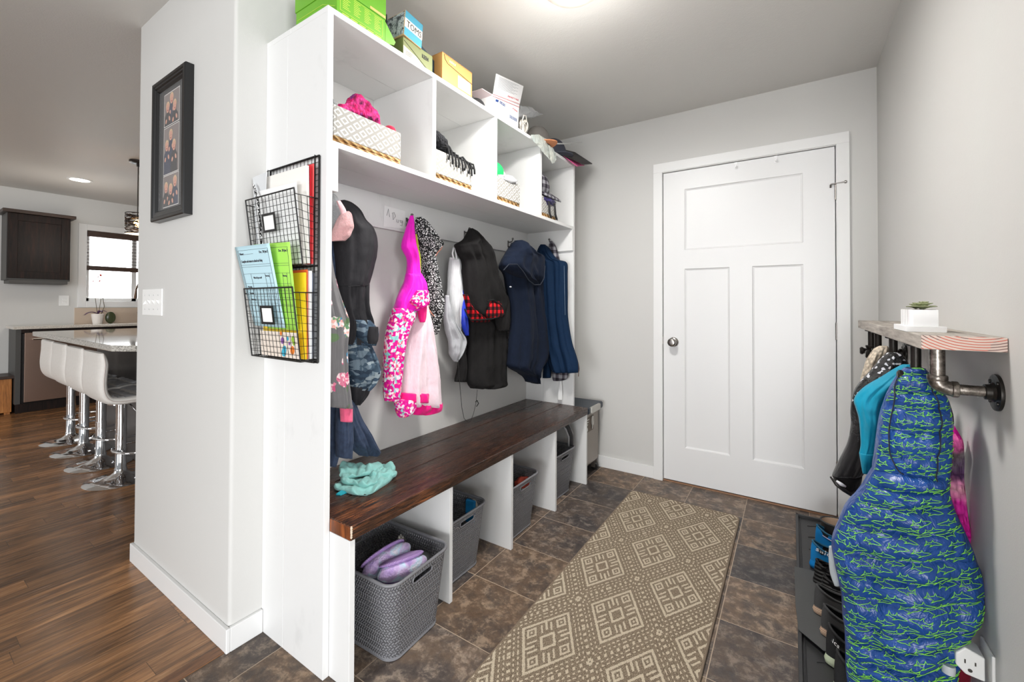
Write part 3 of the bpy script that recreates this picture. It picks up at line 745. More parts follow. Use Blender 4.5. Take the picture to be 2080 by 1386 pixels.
# stools
LEA = fabric('white_leather', (226, 222, 216), .42, .12, 10, 300, .03, .1, .5)
SEATL = fabric('silver_grey_leather', (172, 172, 176), .4, .15, 10, 300, .05, .1, .5)
def stool():
    s_ = empty('bar_stool', (0, 0, 0), 'x', 'bar stool', 'white bar stools at the island')
    MB().lathe([(0, 0), (.188, 0), (.19, .004), (.186, .008), (.12, .018), (.06, .03), (.036, .05), (.031, .065), (0, .065)], (0, 0, 0), 'z', 48).build('base', CHROME, s_, smooth=True, angle=50)
    MB().lathe([(.0, .065), (.034, .065), (.034, .072), (.0295, .078), (.0295, .27), (.031, .27), (.031, .305), (.029, .305), (.029, .49), (.07, .50), (.07, .52), (0, .52)], (0, 0, 0), 'z', 28).build('column', CHROME, s_, smooth=True, angle=40)
    m_ = MB(); pts = [(.155*math.sin(a), .06+.13*math.cos(a)*1.0+.03, .19) for a in [PI*2*k/28 for k in range(28)]]
    m_.tube(pts, .008, 8, closed=True); m_.tube([(0, -.035, .19), (.0, -.04, .195)], .008, 8)
    m_.tube([(-.03, 0, .19), (-.09, -.01, .19)], .007, 8); m_.tube([(.03, 0, .19), (.09, -.01, .19)], .007, 8)
    m_.build('footrest', CHROME, s_, smooth=True)
    m_ = MB(); m_.tube([(.03, .03, .50), (.10, .06, .44), (.115, .065, .40)], .005, 8); m_.build('lever', CHROME, s_, smooth=True)
    m_ = MB(); m_.ell((.12, .066, .375), .016, .012, .028, 12, 8); m_.build('lever_knob', plain('black_plastic', (28, 28, 28), .4), s_, smooth=True)
    # padded one piece shell seen from the side, swept across the width
    mid = [(.20, .565), (.12, .552), (.0, .545), (-.06, .548), (-.105, .562), (-.13, .60), (-.138, .66), (-.136, .72), (-.132, .79), (-.142, .855)]
    N_ = 26
    def P(f):
        g = f*(len(mid)-1); i = min(int(g), len(mid)-2); q = g-i
        def cr(k):
            p0, p1, p2, p3 = mid[max(i-1, 0)][k], mid[i][k], mid[i+1][k], mid[min(i+2, len(mid)-1)][k]
            return .5*((2*p1)+(-p0+p2)*q+(2*p0-5*p1+4*p2-p3)*q*q+(-p0+3*p1-3*p2+p3)*q**3)
        return Vector((cr(0), cr(1)))
    def shell(th, wd, off, m_, inset=0.0):
        def fn(u, v):
            f = inset+(1-2*inset)*v; p = P(f); d_ = (P(min(f+.01, 1))-P(max(f-.01, 0))).normalized(); nr = Vector((d_.y, -d_.x))   # towards seat side is -nr
            if nr.y < 0 and f < .3: pass
            a = 2*PI*u; ex = .35
            c_, s2 = math.cos(a), math.sin(a)
            end = min(1, min(v, 1-v)*9)**.5
            w_ = wd*(.93+.07*end); xx = w_*math.copysign(abs(c_)**ex, c_); tt = th*math.copysign(abs(s2)**.75, s2)*(.35+.65*end)
            q_ = p+nr*(tt+off)
            return (xx, q_.x, q_.y)
        m_.grid(fn, 40, N_*2, True)
        vs0 = [fn(k/40, 0) for k in range(40)]; vs1 = [fn(k/40, 1) for k in range(40)]
        m_.add(vs0, [tuple(range(40))]); m_.add(vs1, [tuple(range(39, -1, -1))])
    m_ = MB(); shell(.028, .20, 0, m_); m_.build('padded_shell', LEA, s_, smooth=True)
    m_ = MB()
    # quilted seat pad: rows of tufts
    def pad(u, v):
        f = .01+.44*v; p = P(f); d_ = (P(f+.01)-P(max(f-.01, 0))).normalized(); nr = Vector((d_.y, -d_.x))
        x_ = -.188+.376*u
        puff = .010*abs(math.sin(PI*v*5))**.5*(.6+.4*abs(math.sin(PI*u*4+(PI/2)*(int(v*5) % 2)))**.5)
        q_ = p-nr*(.022+puff) if nr.y < 0 else p+nr*(.022+puff)
        return (x_, q_.x, q_.y)
    m_.grid(pad, 48, 50); m_.build('quilted_seat', SEATL, s_, smooth=True)
    m_ = MB()
    for sx_ in (.2, -.2):
        m_ = MB(); m_.tube([(sx_, p.x, p.y) for p in [P(k/24) for k in range(1, 25)]], .0035, 6)
        m_.build('piping', plain('leather_piping', (206, 196, 190), .5), s_, smooth=True)
    return s_
st = stool()
SL = ['white leather bar stool nearest the wall, its quilted seat in view', 'second white bar stool from the wall end', 'third white bar stool from the wall end', 'white bar stool farthest left, beside the dishwasher']
for k, x_ in enumerate((-2.116, -2.59, -3.065, -3.50)):
    if k == 0: st.location = (x_, .16, 0); st['label'] = SL[0]
    else: dup(st, (x_, .16+.01*k, 0), 0, SL[k])

# pendant lamp
PX_, PY_ = -3.25, .55
pl = empty('pendant_lamp', (PX_, PY_, 1.78), 'pendant lamp with woven dark metal drum shade over the island', 'pendant lamp')
MB().lathe([(0, 0), (.065, 0), (.065, -.018), (.05, -.024), (.012, -.026), (.012, -.05), (0, -.05)], (PX_, PY_, HC), 'z', 28).build('canopy', plain('dark_bronze', (42, 34, 30), .35, .6), pl, smooth=True, angle=40)
MB().tube([(PX_, PY_, HC-.04), (PX_, PY_, 1.92)], .004, 8).build('rod', plain('dark_bronze', (42, 34, 30), .35, .6), pl)
mb = MB(); random.seed(11)
for k in range(120):
    z0 = 1.785+.165*random.random(); ph = random.random()*6.28; sl = (random.random()-.5)*.09; ln = 1.3
    pts = [(PX_+.085*math.cos(ph+ln*q/10), PY_+.085*math.sin(ph+ln*q/10), min(1.955, max(1.78, z0+sl*q/10))) for q in range(11)]
    mb.tube(pts, .0032, 4)
for z0 in (1.78, 1.957): mb.tube([(PX_+.086*math.cos(2*PI*q/32), PY_+.086*math.sin(2*PI*q/32), z0) for q in range(32)], .004, 6, closed=True)
mb.build('woven_shade', plain('dark_bronze', (42, 34, 30), .35, .6), pl, smooth=True)
MB().lathe([(.083, 0), (.084, -.004), (.06, -.006), (0, -.006)], (PX_, PY_, 1.782), 'z', 32).build('diffuser', emis('pendant_diffuser', (255, 236, 214), .6), pl)
MB().ell((PX_+.01, PY_, 1.87), .028, .028, .034, 16, 10).build('bulb', emis('warm_bulb', (255, 190, 110), 14), pl, smooth=True)
point('pendant_light', (PX_, PY_, 1.74), 3, (1, .8, .55), .05)

# ================================================================== partition wall: framed photos and switches
pf = empty('framed_photos', (-.49, Y0, 1.8), 'tall black frame holding three portrait photos of blond children', 'picture frame')
fx0, fx1, fz0, fz1 = -.652, -.322, 1.503, 2.08; yb, yf = Y0-.0005, Y0-.032
BLK = plain('black_satin_frame', (24, 24, 25), .28, bump=.02); MAT_ = plain('black_photo_mat', (17, 17, 18), .35)
def frame_ring(m_, x0, x1, z0, z1, steps):
    """steps: (inset, depth y)"""
    pr = None
    for ins, y in steps:
        c_ = [(x0+ins, y, z0+ins), (x1-ins, y, z0+ins), (x1-ins, y, z1-ins), (x0+ins, y, z1-ins)]
        if pr: m_.add(pr+c_, [(k, (k+1) % 4, 4+(k+1) % 4, 4+k) for k in range(4)])
        pr = c_
mb = MB(); frame_ring(mb, fx0, fx1, fz0, fz1, [(0, yb), (0, yf+.004), (.004, yf), (.014, yf), (.017, yf+.004), (.026, yf+.002), (.029, yf+.007), (.036, yf+.006), (.044, yf+.016), (.044, yb)])
mb.build('frame', BLK, pf)
bx('photo_mat', fx0+.043, fx1-.043, yf+.018, yf+.020, fz0+.043, fz1-.043, MAT_, pf, 0)
mw = plain('white_photo_border', (220, 216, 212), .5)
skin, hair, navy, blk2 = plain('photo_skin', (206, 150, 128), .35), plain('photo_blond_hair', (206, 178, 138), .35), plain('photo_navy', (30, 42, 70), .35), plain('photo_black', (26, 25, 30), .35)
pbg = NT('photo_backdrop'); pbg.set(pbg.mix(pbg.noise(pbg.obj(), 6), rgb(104, 94, 92), rgb(142, 130, 126)), .35); pbg = pbg.m
lipm = plain('photo_mouth', (150, 70, 66), .4)
def disc(m_, x, z, rx, rz, y, n=20, rot=0):
    m_.add([(x+rx*math.cos(a)*math.cos(rot)-rz*math.sin(a)*math.sin(rot), y, z+rx*math.cos(a)*math.sin(rot)+rz*math.sin(a)*math.cos(rot)) for a in [2*PI*k/n for k in range(n)]], [tuple(range(n))])
yp = yf+.0175
for (z0, z1, kids) in ((1.888, 2.017, [(.25, .55, 0, .30), (.5, .78, 1, .6), (.72, .5, 0, .35)]), (1.69, 1.878, [(.22, .6, 1, .35), (.47, .8, 1, .5), (.7, .55, 0, .34)]), (1.557, 1.682, [(.2, .6, 0, .3), (.52, .5, 0, .26), (.78, .72, 1, .5)])):
    m_ = MB(); x0, x1 = -.567, -.417; w_ = x1-x0; h_ = z1-z0
    m_.cur = 0; m_.add([(x0-.003, yp+.0002, z0-.003), (x1+.003, yp+.0002, z0-.003), (x1+.003, yp+.0002, z1+.003), (x0-.003, yp+.0002, z1+.003)], [(0, 1, 2, 3)])
    m_.cur = 1; m_.add([(x0, yp, z0), (x1, yp, z0), (x1, yp, z1), (x0, yp, z1)], [(0, 1, 2, 3)])
    for i, (fx_, fz_, dk, _) in enumerate(sorted(kids, key=lambda k: -k[1])):
        y = yp-.0003*(i+1); xc, zc = x0+fx_*w_, z0+fz_*h_; hr = .0175
        top = zc-hr*1.1; sh = w_*.2
        m_.cur = 3 if dk else 4
        pts = [(xc-sh*.35, top+.004), (xc+sh*.35, top+.004), (min(xc+sh, x1), top-.016), (min(xc+sh*1.05, x1), z0), (max(xc-sh*1.05, x0), z0), (max(xc-sh, x0), top-.016)]
        m_.add([(p[0], y, p[1]) for p in pts], [tuple(range(len(pts)))])
        m_.cur = 5; disc(m_, xc, zc+hr*.45, hr*1.02, hr*1.05, y-.00005); m_.cur = 2; disc(m_, xc, zc, hr*.86, hr*1.15, y-.0001)
        m_.cur = 6; disc(m_, xc, zc-hr*.55, hr*.35, hr*.16, y-.00015, 10)
        m_.cur = 3; disc(m_, xc-hr*.35, zc+hr*.1, .0016, .0013, y-.00015, 8); disc(m_, xc+hr*.35, zc+hr*.1, .0016, .0013, y-.00015, 8)
        m_.cur = 2; disc(m_, min(xc+sh*.6, x1-.01), max(zc-hr*2.6, z0+.012), .007, .011, y-.0001, 12, .5); disc(m_, max(xc-sh*.5, x0+.01), max(zc-hr*3.0, z0+.012), .007, .010, y-.0001, 12, -.5)
    me_ = m_.build('photo_print', [mw, pbg, skin, navy, blk2, hair, lipm], pf)
gl = NT('picture_glass'); gl.set((1, 1, 1, 1), .02); gl.b.inputs['Alpha'].default_value = .06
bx('glass', fx0+.043, fx1-.043, yf+.0145, yf+.015, fz0+.043, fz1-.043, gl.m, pf, 0)

WPL = plain('white_plastic', (240, 240, 238), .3)
sw = empty('light_switch', (-.72, Y0, 1.17), 'white four toggle light switch plate on the grey wall end', 'light switch')
a_ = at(289, 615, 'y', Y0-.006); b_ = at(328, 615, 'y', Y0-.006)
sx0, sx1 = a_[0], b_[0]
bx('cover_plate', sx0, sx1, Y0-.006, Y0, 1.112, 1.226, WPL, sw, .002, seg=3)
for k in range(4):
    x_ = sx0+(sx1-sx0)*(.16+.227*k)
    m_ = MB(); m_.hexa([(x_-.0045, Y0-.006, 1.161), (x_+.0045, Y0-.006, 1.161), (x_+.0045, Y0-.006, 1.176), (x_-.0045, Y0-.006, 1.176), (x_-.0035, Y0-.014, 1.173 if k else 1.158), (x_+.0035, Y0-.014, 1.173 if k else 1.158), (x_+.0035, Y0-.014, 1.179 if k else 1.164), (x_-.0035, Y0-.014, 1.179 if k else 1.164)])
    m_.build('toggle', WPL, sw, bevel=.0006)
for k in range(4):
    x_ = sx0+(sx1-sx0)*(.16+.227*k)
    for z_ in (1.139, 1.199): m_ = MB(); m_.lathe([(0, 0), (.003, 0), (.0025, -.0015), (0, -.0015)], (x_, Y0-.006, z_), 'y', 10); m_.build('screw', plain('screw_grey', (186, 186, 186), .4, .5), sw)

# ================================================================== hanging garments: closed folded lofts
def crom(p, n):
    """Catmull-Rom through tuples, n samples"""
    out = []
    for i in range(n):
        g = i/(n-1)*(len(p)-1); k = min(int(g), len(p)-2); q = g-k
        p0, p1, p2, p3 = p[max(k-1, 0)], p[k], p[k+1], p[min(k+2, len(p)-1)]
        out.append([.5*((2*b)+(-a+c)*q+(2*a-5*b+4*c-d)*q*q+(-a+3*b-3*c+d)*q**3) for a, b, c, d in zip(p0, p1, p2, p3)])
    return out
class Loft:
    """rows: (py, px_left, px_right[, half thickness]) measured on the plane axis = val; the real, thick
    cross-section is placed so that its outer edges reach those sight lines."""
    def __init__(s, rows, ax, val, d=.05, amp=.008, freq=3.0, drift=1.0, seed=0, nrow=48, nth=64, puff=None, sq=.8, taper=.25, side=-1, wav=.35, lean=0.0, crum=.004):
        s.ax = ax; s.val = val; s.side = side
        rows = [tuple(r)+((d,) if len(r) == 3 else ()) for r in rows]
        R_ = crom(rows, nrow); s.rings = []; s.meta = []
        rnd = random.Random(seed); ph = [rnd.random()*6.28 for _ in range(6)]
        th = np.array([2*PI*k/nth for k in range(nth)]); ct, sn = np.cos(th), np.sin(th)
        for i, (py, pl, pr, dd) in enumerate(R_):
            v = i/(nrow-1)
            if pr < pl+2: pr = pl+2
            e_ = min(1, min(v, 1-v)/.06) if taper else 1
            dd = max(.004, dd*((1-taper)+taper*math.sqrt(max(0, e_))))
            X0 = val+lean*v
            A_, B_ = at(pl, py, ax, X0), at(pr, py, ax, X0)
            j = 1 if ax == 'x' else 0
            lo, hi = A_[j], B_[j]; zl, zh = A_[2], B_[2]
            wd0 = (hi-lo)/2; c = (hi+lo)/2; w_ = max(wd0, .004)
            fold = amp*(np.sin(freq*ct*PI+ph[0]+drift*v*3)+.6*np.sin(freq*2.3*ct*PI+ph[1]-drift*v*4)+.35*np.sin(freq*4.1*ct*PI+ph[2]+v*6))
            fold = fold*(.35+.65*min(1, v*2.2))*np.minimum(1, w_/.07)
            pf = puff(v, ct) if puff else 0
            for it in range(7):
                dep = np.sign(sn)*np.abs(sn)**sq*(min(dd, w_*.9)*(1+.0*ct)+pf)+fold*np.abs(sn)
                lat = c+w_*ct; zz = zl+(zh-zl)*(ct*.5+.5)
                pts = np.zeros((nth, 3)); pts[:, j] = lat; pts[:, 1-j] = X0+dep*(1); pts[:, 2] = zz
                q = proj(pts)[:, 0]; mn, mx = q.min(), q.max()
                # derivative of px by lateral shift
                pt2 = pts.copy(); pt2[:, j] += .01; g_ = (proj(pt2)[:, 0]-q).mean()/.01
                el, er = (pl-mn)/g_, (pr-mx)/g_
                c += (el+er)/2; w_ = max(.003, w_+(er-el)/2)
            cr = [crum*noise.noise(Vector(p)*14+Vector((seed*3.1, 0, 0)))*1.6+crum*.6*noise.noise(Vector(p)*33+Vector((0, seed, 0))) for p in pts]
            pts[:, 1-j] += np.array(cr)*np.abs(sn)
            s.rings.append(pts); s.meta.append((c, w_))
        s.nth = nth; s.nrow = nrow; s.j = j
    def mb(s, m_=None, cap=True):
        m_ = m_ or MB(); n = s.nth
        vs = [tuple(p) for r in s.rings for p in r]
        fs = [(i*n+k, i*n+(k+1) % n, (i+1)*n+(k+1) % n, (i+1)*n+k) for i in range(s.nrow-1) for k in range(n)]
        if cap:
            for i in (0, s.nrow-1):
                c_ = s.rings[i].mean(0); b = len(vs); vs.append(tuple(c_)); fs += [(b, i*n+k, i*n+(k+1) % n) for k in range(n)]
        m_.add(vs, fs); return m_
    def build(s, name, mat, parent=None, **kw): return s.mb().build(name, mat, parent, smooth=True, **kw)
    def arc(s):
        k = s.nth//4 if s.ax == 'x' else 3*s.nth//4
        L_ = [0.0]
        for i in range(1, s.nrow): L_.append(L_[-1]+float(np.linalg.norm(s.rings[i][k]-s.rings[i-1][k])))
        return L_
    def ringpt(s, lat, g):
        """front point at lateral position lat on fractional ring g"""
        g = min(max(g, 0), s.nrow-1.001); i = int(g); q = g-i; out = []
        for r, (c, w_) in ((s.rings[i], s.meta[i]), (s.rings[i+1], s.meta[i+1])):
            x = (lat-c)/w_
            if abs(x) > .985: return None
            a = math.acos(x)
            if s.ax == 'y': a = 2*PI-a
            k = a/(2*PI)*s.nth; k0 = int(k) % s.nth; f = k-int(k)
            out.append(r[k0]*(1-f)+r[(k0+1) % s.nth]*f)
        return out[0]*(1-q)+out[1]*q
    def onarc(s, lat, dist, L_, off):
        if dist <= 0 or dist >= L_[-1]: return None
        i = int(np.searchsorted(L_, dist))-1; g = i+(dist-L_[i])/max(1e-9, L_[i+1]-L_[i])
        p = s.ringpt(lat, g); d1 = s.ringpt(lat+.002, g); d2 = s.ringpt(lat, g+.3 if g < s.nrow-2 else g-.3)
        if p is None or d1 is None or d2 is None: return None
        n_ = np.cross(d1-p, d2-p); L2_ = np.linalg.norm(n_)
        if L2_ < 1e-10: return None
        n_ = n_/L2_; sg = 1 if s.ax == 'x' else -1
        if n_[1-s.j]*sg < 0: n_ = -n_
        return p+n_*off
    def surf(s, lat, z, off=0.001, raw=False):
        """point on the camera side at lateral world position lat and height z"""
        n = s.nth
        # camera side: +x for wall garments (ax x), -y for ax y
        sg = 1 if s.ax == 'x' else -1
        zs = [r[:, 2].mean() for r in s.rings]
        i = int(np.searchsorted(-np.array(zs), -z)); i = min(max(i, 1), s.nrow-1)
        q = (zs[i-1]-z)/max(1e-9, zs[i-1]-zs[i]); q = min(max(q, 0), 1)
        out = []
        for r, (c, w_) in ((s.rings[i-1], s.meta[i-1]), (s.rings[i], s.meta[i])):
            x = (lat-c)/w_
            if abs(x) > .97: return None
            a = math.acos(x)
            if sg < 0: a = 2*PI-a
            k = a/(2*PI)*n; k0 = int(k) % n; f = k-int(k)
            out.append(r[k0]*(1-f)+r[(k0+1) % n]*f)
        p = out[0]*(1-q)+out[1]*q
        if raw: return p
        d1 = s.surf(lat+.002, z, 0, True); d2 = s.surf(lat, z+.002, 0, True)
        if d1 is None or d2 is None: return None
        n_ = np.cross(d1-p, d2-p); L_ = np.linalg.norm(n_)
        if L_ < 1e-9: return None
        n_ = n_/L_
        if n_[1-s.j]*sg < 0: n_ = -n_
        return p+n_*off

# --- cloth materials
CHAR = fabric('charcoal_softshell', (44, 43, 46), .75, .3, 14, 1200, .08, .0, .25)
NAVYF = fabric('navy_fleece', (25, 32, 47), .95, .3, 12, 700, .1, .02, .08)
TEALN = fabric('petrol_blue_shell', (12, 38, 66), .8, .3, 12, 1000, .08, .0, .2)
BLKC = fabric('black_canvas', (34, 33, 33), .9, .3, 13, 900, .12, .0, .15)
HEATH = fabric('heather_blue_jersey', (56, 66, 86), .95, .3, 12, 420, .25, .05, .1)
MAG = fabric('magenta_shell', (240, 18, 198), .55, .35, 14, 1000, .05, .1, .35)
PINKF = fabric('pale_pink_fleece', (240, 216, 224), .95, .35, 12, 300, .04, .4, .1)
HOTP = fabric('hot_pink_trim', (236, 20, 128), .8, .2, 20, 600, .06, .2, .2)
LIME = fabric('lime_lining', (196, 204, 60), .7, .2, 16, 600, .06)
SILV = fabric('silver_reflective', (178, 180, 184), .32, .5, 12, 600, .05, .0, .6)
SILV2 = fabric('pale_silver_cloth', (224, 225, 227), .5, .4, 12, 600, .03, .0, .4)
ROY = fabric('royal_blue_nylon', (36, 66, 214), .4, .4, 16, 600, .06, .0, .5)
AQUA = fabric('pale_teal_cotton', (132, 186, 180), .85, .35, 18, 700, .05, .2, .2)
TURQ = fabric('turquoise_shell', (0, 146, 178), .6, .3, 12, 900, .05, .1, .3)
def print_mat(name, scale, stops, rough=.75, warp=.5, wr=.3, vscale=(1, 1, 1), feature='F1', layers=None):
    t = NT(name); o = t.obj()
    nz = t.n('TexNoise'); t.put(nz.inputs['Vector'], o); nz.inputs['Scale'].default_value = scale*.6; nz.inputs['Detail'].default_value = 3
    ad = t.n('VectorMath', operation='MULTIPLY_ADD'); t.put(ad.inputs[0], nz.outputs['Color']); ad.inputs[1].default_value = (warp/scale,)*3; t.put(ad.inputs[2], t.mapping(o, vscale))
    v = t.voro(ad.outputs[0], scale, out='Color')
    r_ = t.sep(v)[0]
    c = t.ramp(r_, stops, 'CONSTANT')
    if layers: c = layers(t, o, ad.outputs[0], c)
    t.set(c, rough, 0, .25); t.bump(t.noise(t.mapping(o, (1, 1, .35)), 14, 4, .55, .6), wr, .03)
    return t.m
def small(t, o, w, c):
    v2 = t.sep(t.voro(w, 95, out='Color'))[1]; return t.mix(t.M('GREATER_THAN', v2, .86), c, rgb(250, 236, 240))
MFLOR = print_mat('magenta_flower_print', 95, [(0, rgb(232, 18, 150)), (.36, rgb(248, 214, 226)), (.54, rgb(206, 20, 132)), (.68, rgb(150, 212, 210)), (.82, rgb(250, 120, 140)), (.92, rgb(238, 40, 160))], layers=small, warp=1.2)
def gflor(t, o, w, c):
    big = t.voro(w, 17, out='Color'); dist = t.voro(w, 17); b1_, b2_, _ = t.sep(big)
    on = t.M('MULTIPLY', t.M('GREATER_THAN', b1_, .25), t.M('LESS_THAN', dist, .47))
    det = t.sep(t.voro(w, 110, out='Color'))[0]
    fl = t.mix(t.M('GREATER_THAN', b2_, .5), t.ramp(det, [(0, rgb(226, 132, 158)), (.4, rgb(246, 220, 222)), (.8, rgb(204, 92, 130))], 'CONSTANT'), t.ramp(det, [(0, rgb(244, 226, 224)), (.4, rgb(84, 140, 172)), (.6, rgb(120, 160, 120)), (.8, rgb(238, 180, 170))], 'CONSTANT'))
    return t.mix(on, c, fl)
GFLOR = print_mat('grey_flower_jersey', 30, [(0, rgb(118, 116, 117)), (.72, rgb(104, 128, 92)), (.8, rgb(120, 118, 119))], layers=gflor, warp=1.2)
CAMO = print_mat('blue_grey_camouflage', 34, [(0, rgb(70, 88, 104)), (.35, rgb(112, 128, 140)), (.55, rgb(48, 62, 78)), (.75, rgb(146, 158, 164)), (.9, rgb(58, 76, 94))], vscale=(1, 1, 2.4), warp=1.6)
t = NT('black_white_doodle'); o = t.obj()
nz = t.n('TexNoise'); t.put(nz.inputs['Vector'], o); nz.inputs['Scale'].default_value = 40
ad = t.n('VectorMath', operation='MULTIPLY_ADD'); t.put(ad.inputs[0], nz.outputs['Color']); ad.inputs[1].default_value = (.008,)*3; t.put(ad.inputs[2], o)
e1 = t.voro(ad.outputs[0], 40, 'DISTANCE_TO_EDGE'); e2 = t.voro(ad.outputs[0], 90, 'DISTANCE_TO_EDGE'); f1 = t.voro(ad.outputs[0], 40)
wht = t.M('MULTIPLY', t.M('GREATER_THAN', e1, .07), t.M('GREATER_THAN', e2, .1)); ringm = t.M('LESS_THAN', t.M('ABSOLUTE', t.M('SUBTRACT', f1, .3)), .06)
wht = t.M('MULTIPLY', wht, t.M('SUBTRACT', 1, ringm))
t.set(t.mix(wht, rgb(24, 24, 26), rgb(236, 236, 236)), .7, 0, .3); t.bump(t.noise(o, 14, 4), .3, .03); BWP = t.m
def plaid(name, c0, c1, c2, size, rough=.85):
    t = NT(name); x, y, z = t.sep(t.obj()); s_ = t.M('ADD', x, y)
    a = t.M('GREATER_THAN', t.M('FRACT', t.M('DIVIDE', s_, size)), .5); b = t.M('GREATER_THAN', t.M('FRACT', t.M('DIVIDE', z, size)), .5)
    sm = t.M('ADD', a, b)
    c = t.mix(t.M('GREATER_THAN', sm, .5), rgb(*c0), rgb(*c1)); c = t.mix(t.M('GREATER_THAN', sm, 1.5), c, rgb(*c2))
    t.set(c, rough, 0, .2); t.bump(t.noise(t.obj(), 500, 2), .15, .002); return t.m
BUFF = plaid('red_buffalo_plaid', (206, 26, 34), (92, 14, 20), (18, 14, 16), .036)
PLAID = plaid('grey_flannel_plaid', (150, 150, 154), (92, 88, 96), (44, 42, 48), .045)
def fluff(name, c, c2=None, scale=120, disp=.6):
    t = NT(name); o = t.obj(); n = t.noise(o, scale, 4, .7)
    t.set(t.mix(n, rgb(*c), rgb(*(c2 or [min(255, k*1.25) for k in c]))), 1, 0, .1); t.b.inputs['Sheen Weight'].default_value = .5
    t.bump(n, disp, .01); return t.m
def knit(name, cols, s1=70, s2=90, rough=.95, wave=True):
    t = NT(name); o = t.obj(); v = t.voro(t.mapping(o, (1, 1, .7)), s1)
    c = t.ramp(t.noise(o, 22, 3), [(.3+.4*i/max(1, len(cols)-1), rgb(*k)) for i, k in enumerate(cols)])
    c = t.mix(t.M('MULTIPLY', t.M('POWER', v, 1.2), .7), c, (0.02, .02, .02, 1)) if wave else c
    t.set(c, rough, 0, .15); t.bump(t.M('SUBTRACT', 1, v), .9, .006); return t.m

# ---- bay 1
g1 = Loft([(407, 689, 700, .02), (414, 678, 716, .035), (430, 676, 733, .05), (450, 674, 745), (470, 673, 762), (500, 674, 768), (540, 678, 762), (575, 681, 752), (581, 682, 750)], 'x', .17, .07, .006, 1.4, .6, 1, crum=.007)
J1 = empty('hooded_jacket', (.1, .28, 1.5), 'charcoal black hooded jacket with blue-grey camouflage lower body, nearest coat in rack', 'jacket')
g1.build('hood', CHAR, J1)
Loft([(576, 682, 751), (600, 683, 751), (630, 686, 753), (656, 690, 760), (680, 694, 757), (700, 697, 742)], 'x', .165, .062, .012, 2.6, .4, 3).build('jacket_body', CHAR, J1)
Loft([(650, 705, 748, .045), (690, 700, 752), (715, 699, 762), (736, 699, 771), (755, 700, 775), (775, 704, 766), (792, 707, 752)], 'x', .165, .06, .01, 2.2, .5, 4).build('camouflage_panel', CAMO, J1)
Loft([(650, 714, 752, .03), (668, 716, 768, .05), (684, 722, 769, .052), (702, 738, 764, .04)], 'x', .205, .05, .006, 1.3, .4, 5, nrow=24).build('sleeve', CAMO, J1)
Loft([(664, 747, 768, .03), (672, 745, 769, .034), (690, 746, 768.5, .034), (699, 749, 764, .03)], 'x', .245, .03, .004, 1, .3, 6, nrow=14).build('sleeve_cuff', CHAR, J1)
Loft([(786, 707, 754, .045), (800, 709, 749), (812, 712, 741), (823, 716, 732, .03)], 'x', .165, .05, .008, 2.0, .4, 7, nrow=16).build('hem_band', CHAR, J1)
mb = MB(); mb.tube([tuple(g1.surf(at(x_, 581, 'x', .2)[1], at(x_, 581-0*(x_-680), 'x', .17)[2], .002)) for x_ in (690, 705, 720, 735, 745) if g1.surf(at(x_, 575, 'x', .2)[1], at(x_, 575, 'x', .17)[2]) is not None], .0015, 6)
mb.build('seam', plain('black_piping', (24, 24, 26), .6), J1)
S1 = empty('floral_sweater', (.2, .2, 1.4), 'grey flowered sweatshirt with pink cuff beside the near end panel', 'sweatshirt')
Loft([(492, 664, 671, .02), (535, 662, 676), (565, 660, 682), (600, 660, 692), (630, 660, 703), (656, 661, 711), (700, 662, 707), (750, 663, 708), (800, 664, 714), (828, 665, 717.5)], 'x', .265, .04, .009, 2.0, .5, 8).build('sweater_body', GFLOR, S1)
Loft([(824, 690, 717, .018), (840, 690.5, 717, .02), (857, 691, 716.5, .018)], 'x', .265, .02, .002, 3, .2, 9, nrow=12).build('cuff', fabric('coral_pink_rib', (240, 98, 134), .9, .2, 30, 300), S1)
B1_ = empty('blue_sweater', (.1, .25, 1.2), 'heather blue sweatshirt hanging behind the flowered one, cuffs just above bench', 'sweatshirt')
Loft([(480, 668, 684, .02), (520, 667, 684), (600, 667, 686), (700, 668, 700), (800, 667, 712), (860, 666, 700), (920, 667, 690), (948, 667, 683, .03)], 'x', .14, .04, .006, 1.6, .4, 10).build('sweater_body', HEATH, B1_)
Loft([(815, 690, 722, .03), (850, 686, 738), (880, 690, 757), (905, 700, 769), (918, 716, 774, .03), (926, 728, 768, .02)], 'x', .15, .05, .01, 1.7, .6, 11).build('sleeve', HEATH, B1_)
Loft([(812, 684, 716, .03), (850, 682, 718), (895, 681, 718), (900, 681.5, 717, .03), (930, 682, 716, .03)], 'x', .21, .035, .007, 1.7, .3, 12).build('sleeve', HEATH, B1_)
# fuzzy hat and earmuffs
FG = fluff('fuzzy_grey_fleece', (116, 118, 120), (170, 172, 174), 260); FP = fluff('fluffy_pink', (214, 150, 152), (238, 190, 190), 110, 1.0)
hat = Loft([(392, 671, 676, .02), (400, 667, 685, .035), (415, 664, 691, .045), (435, 663, 694), (455, 664, 692), (468, 667, 682, .02)], 'x', .24, .045, .002, 2, .3, 13, nrow=28); tag(hat.build('winter_hat', FG), 'fuzzy grey hat behind pink earmuffs at top of near end panel', 'hat')
em = empty('earmuffs', (.25, .2, 1.5), 'fluffy pale pink earmuffs hanging in front of charcoal hood', 'earmuffs')
ef = Loft([(430, 697, 707, .02), (437, 688, 714, .03), (450, 680, 718, .035), (465, 674, 717), (480, 670, 709, .035), (490, 671, 700, .02)], 'x', .27, .035, .002, 2, .3, 14, nrow=40, nth=96, crum=.022); ef.build('ear_pad', FP, em)
Loft([(408, 684, 692, .008), (425, 690, 702, .012), (440, 694, 706, .012)], 'x', .275, .012, .001, 1, 0, 15, nrow=12).build('headband', fabric('pink_felt', (238, 186, 190), .9), em)

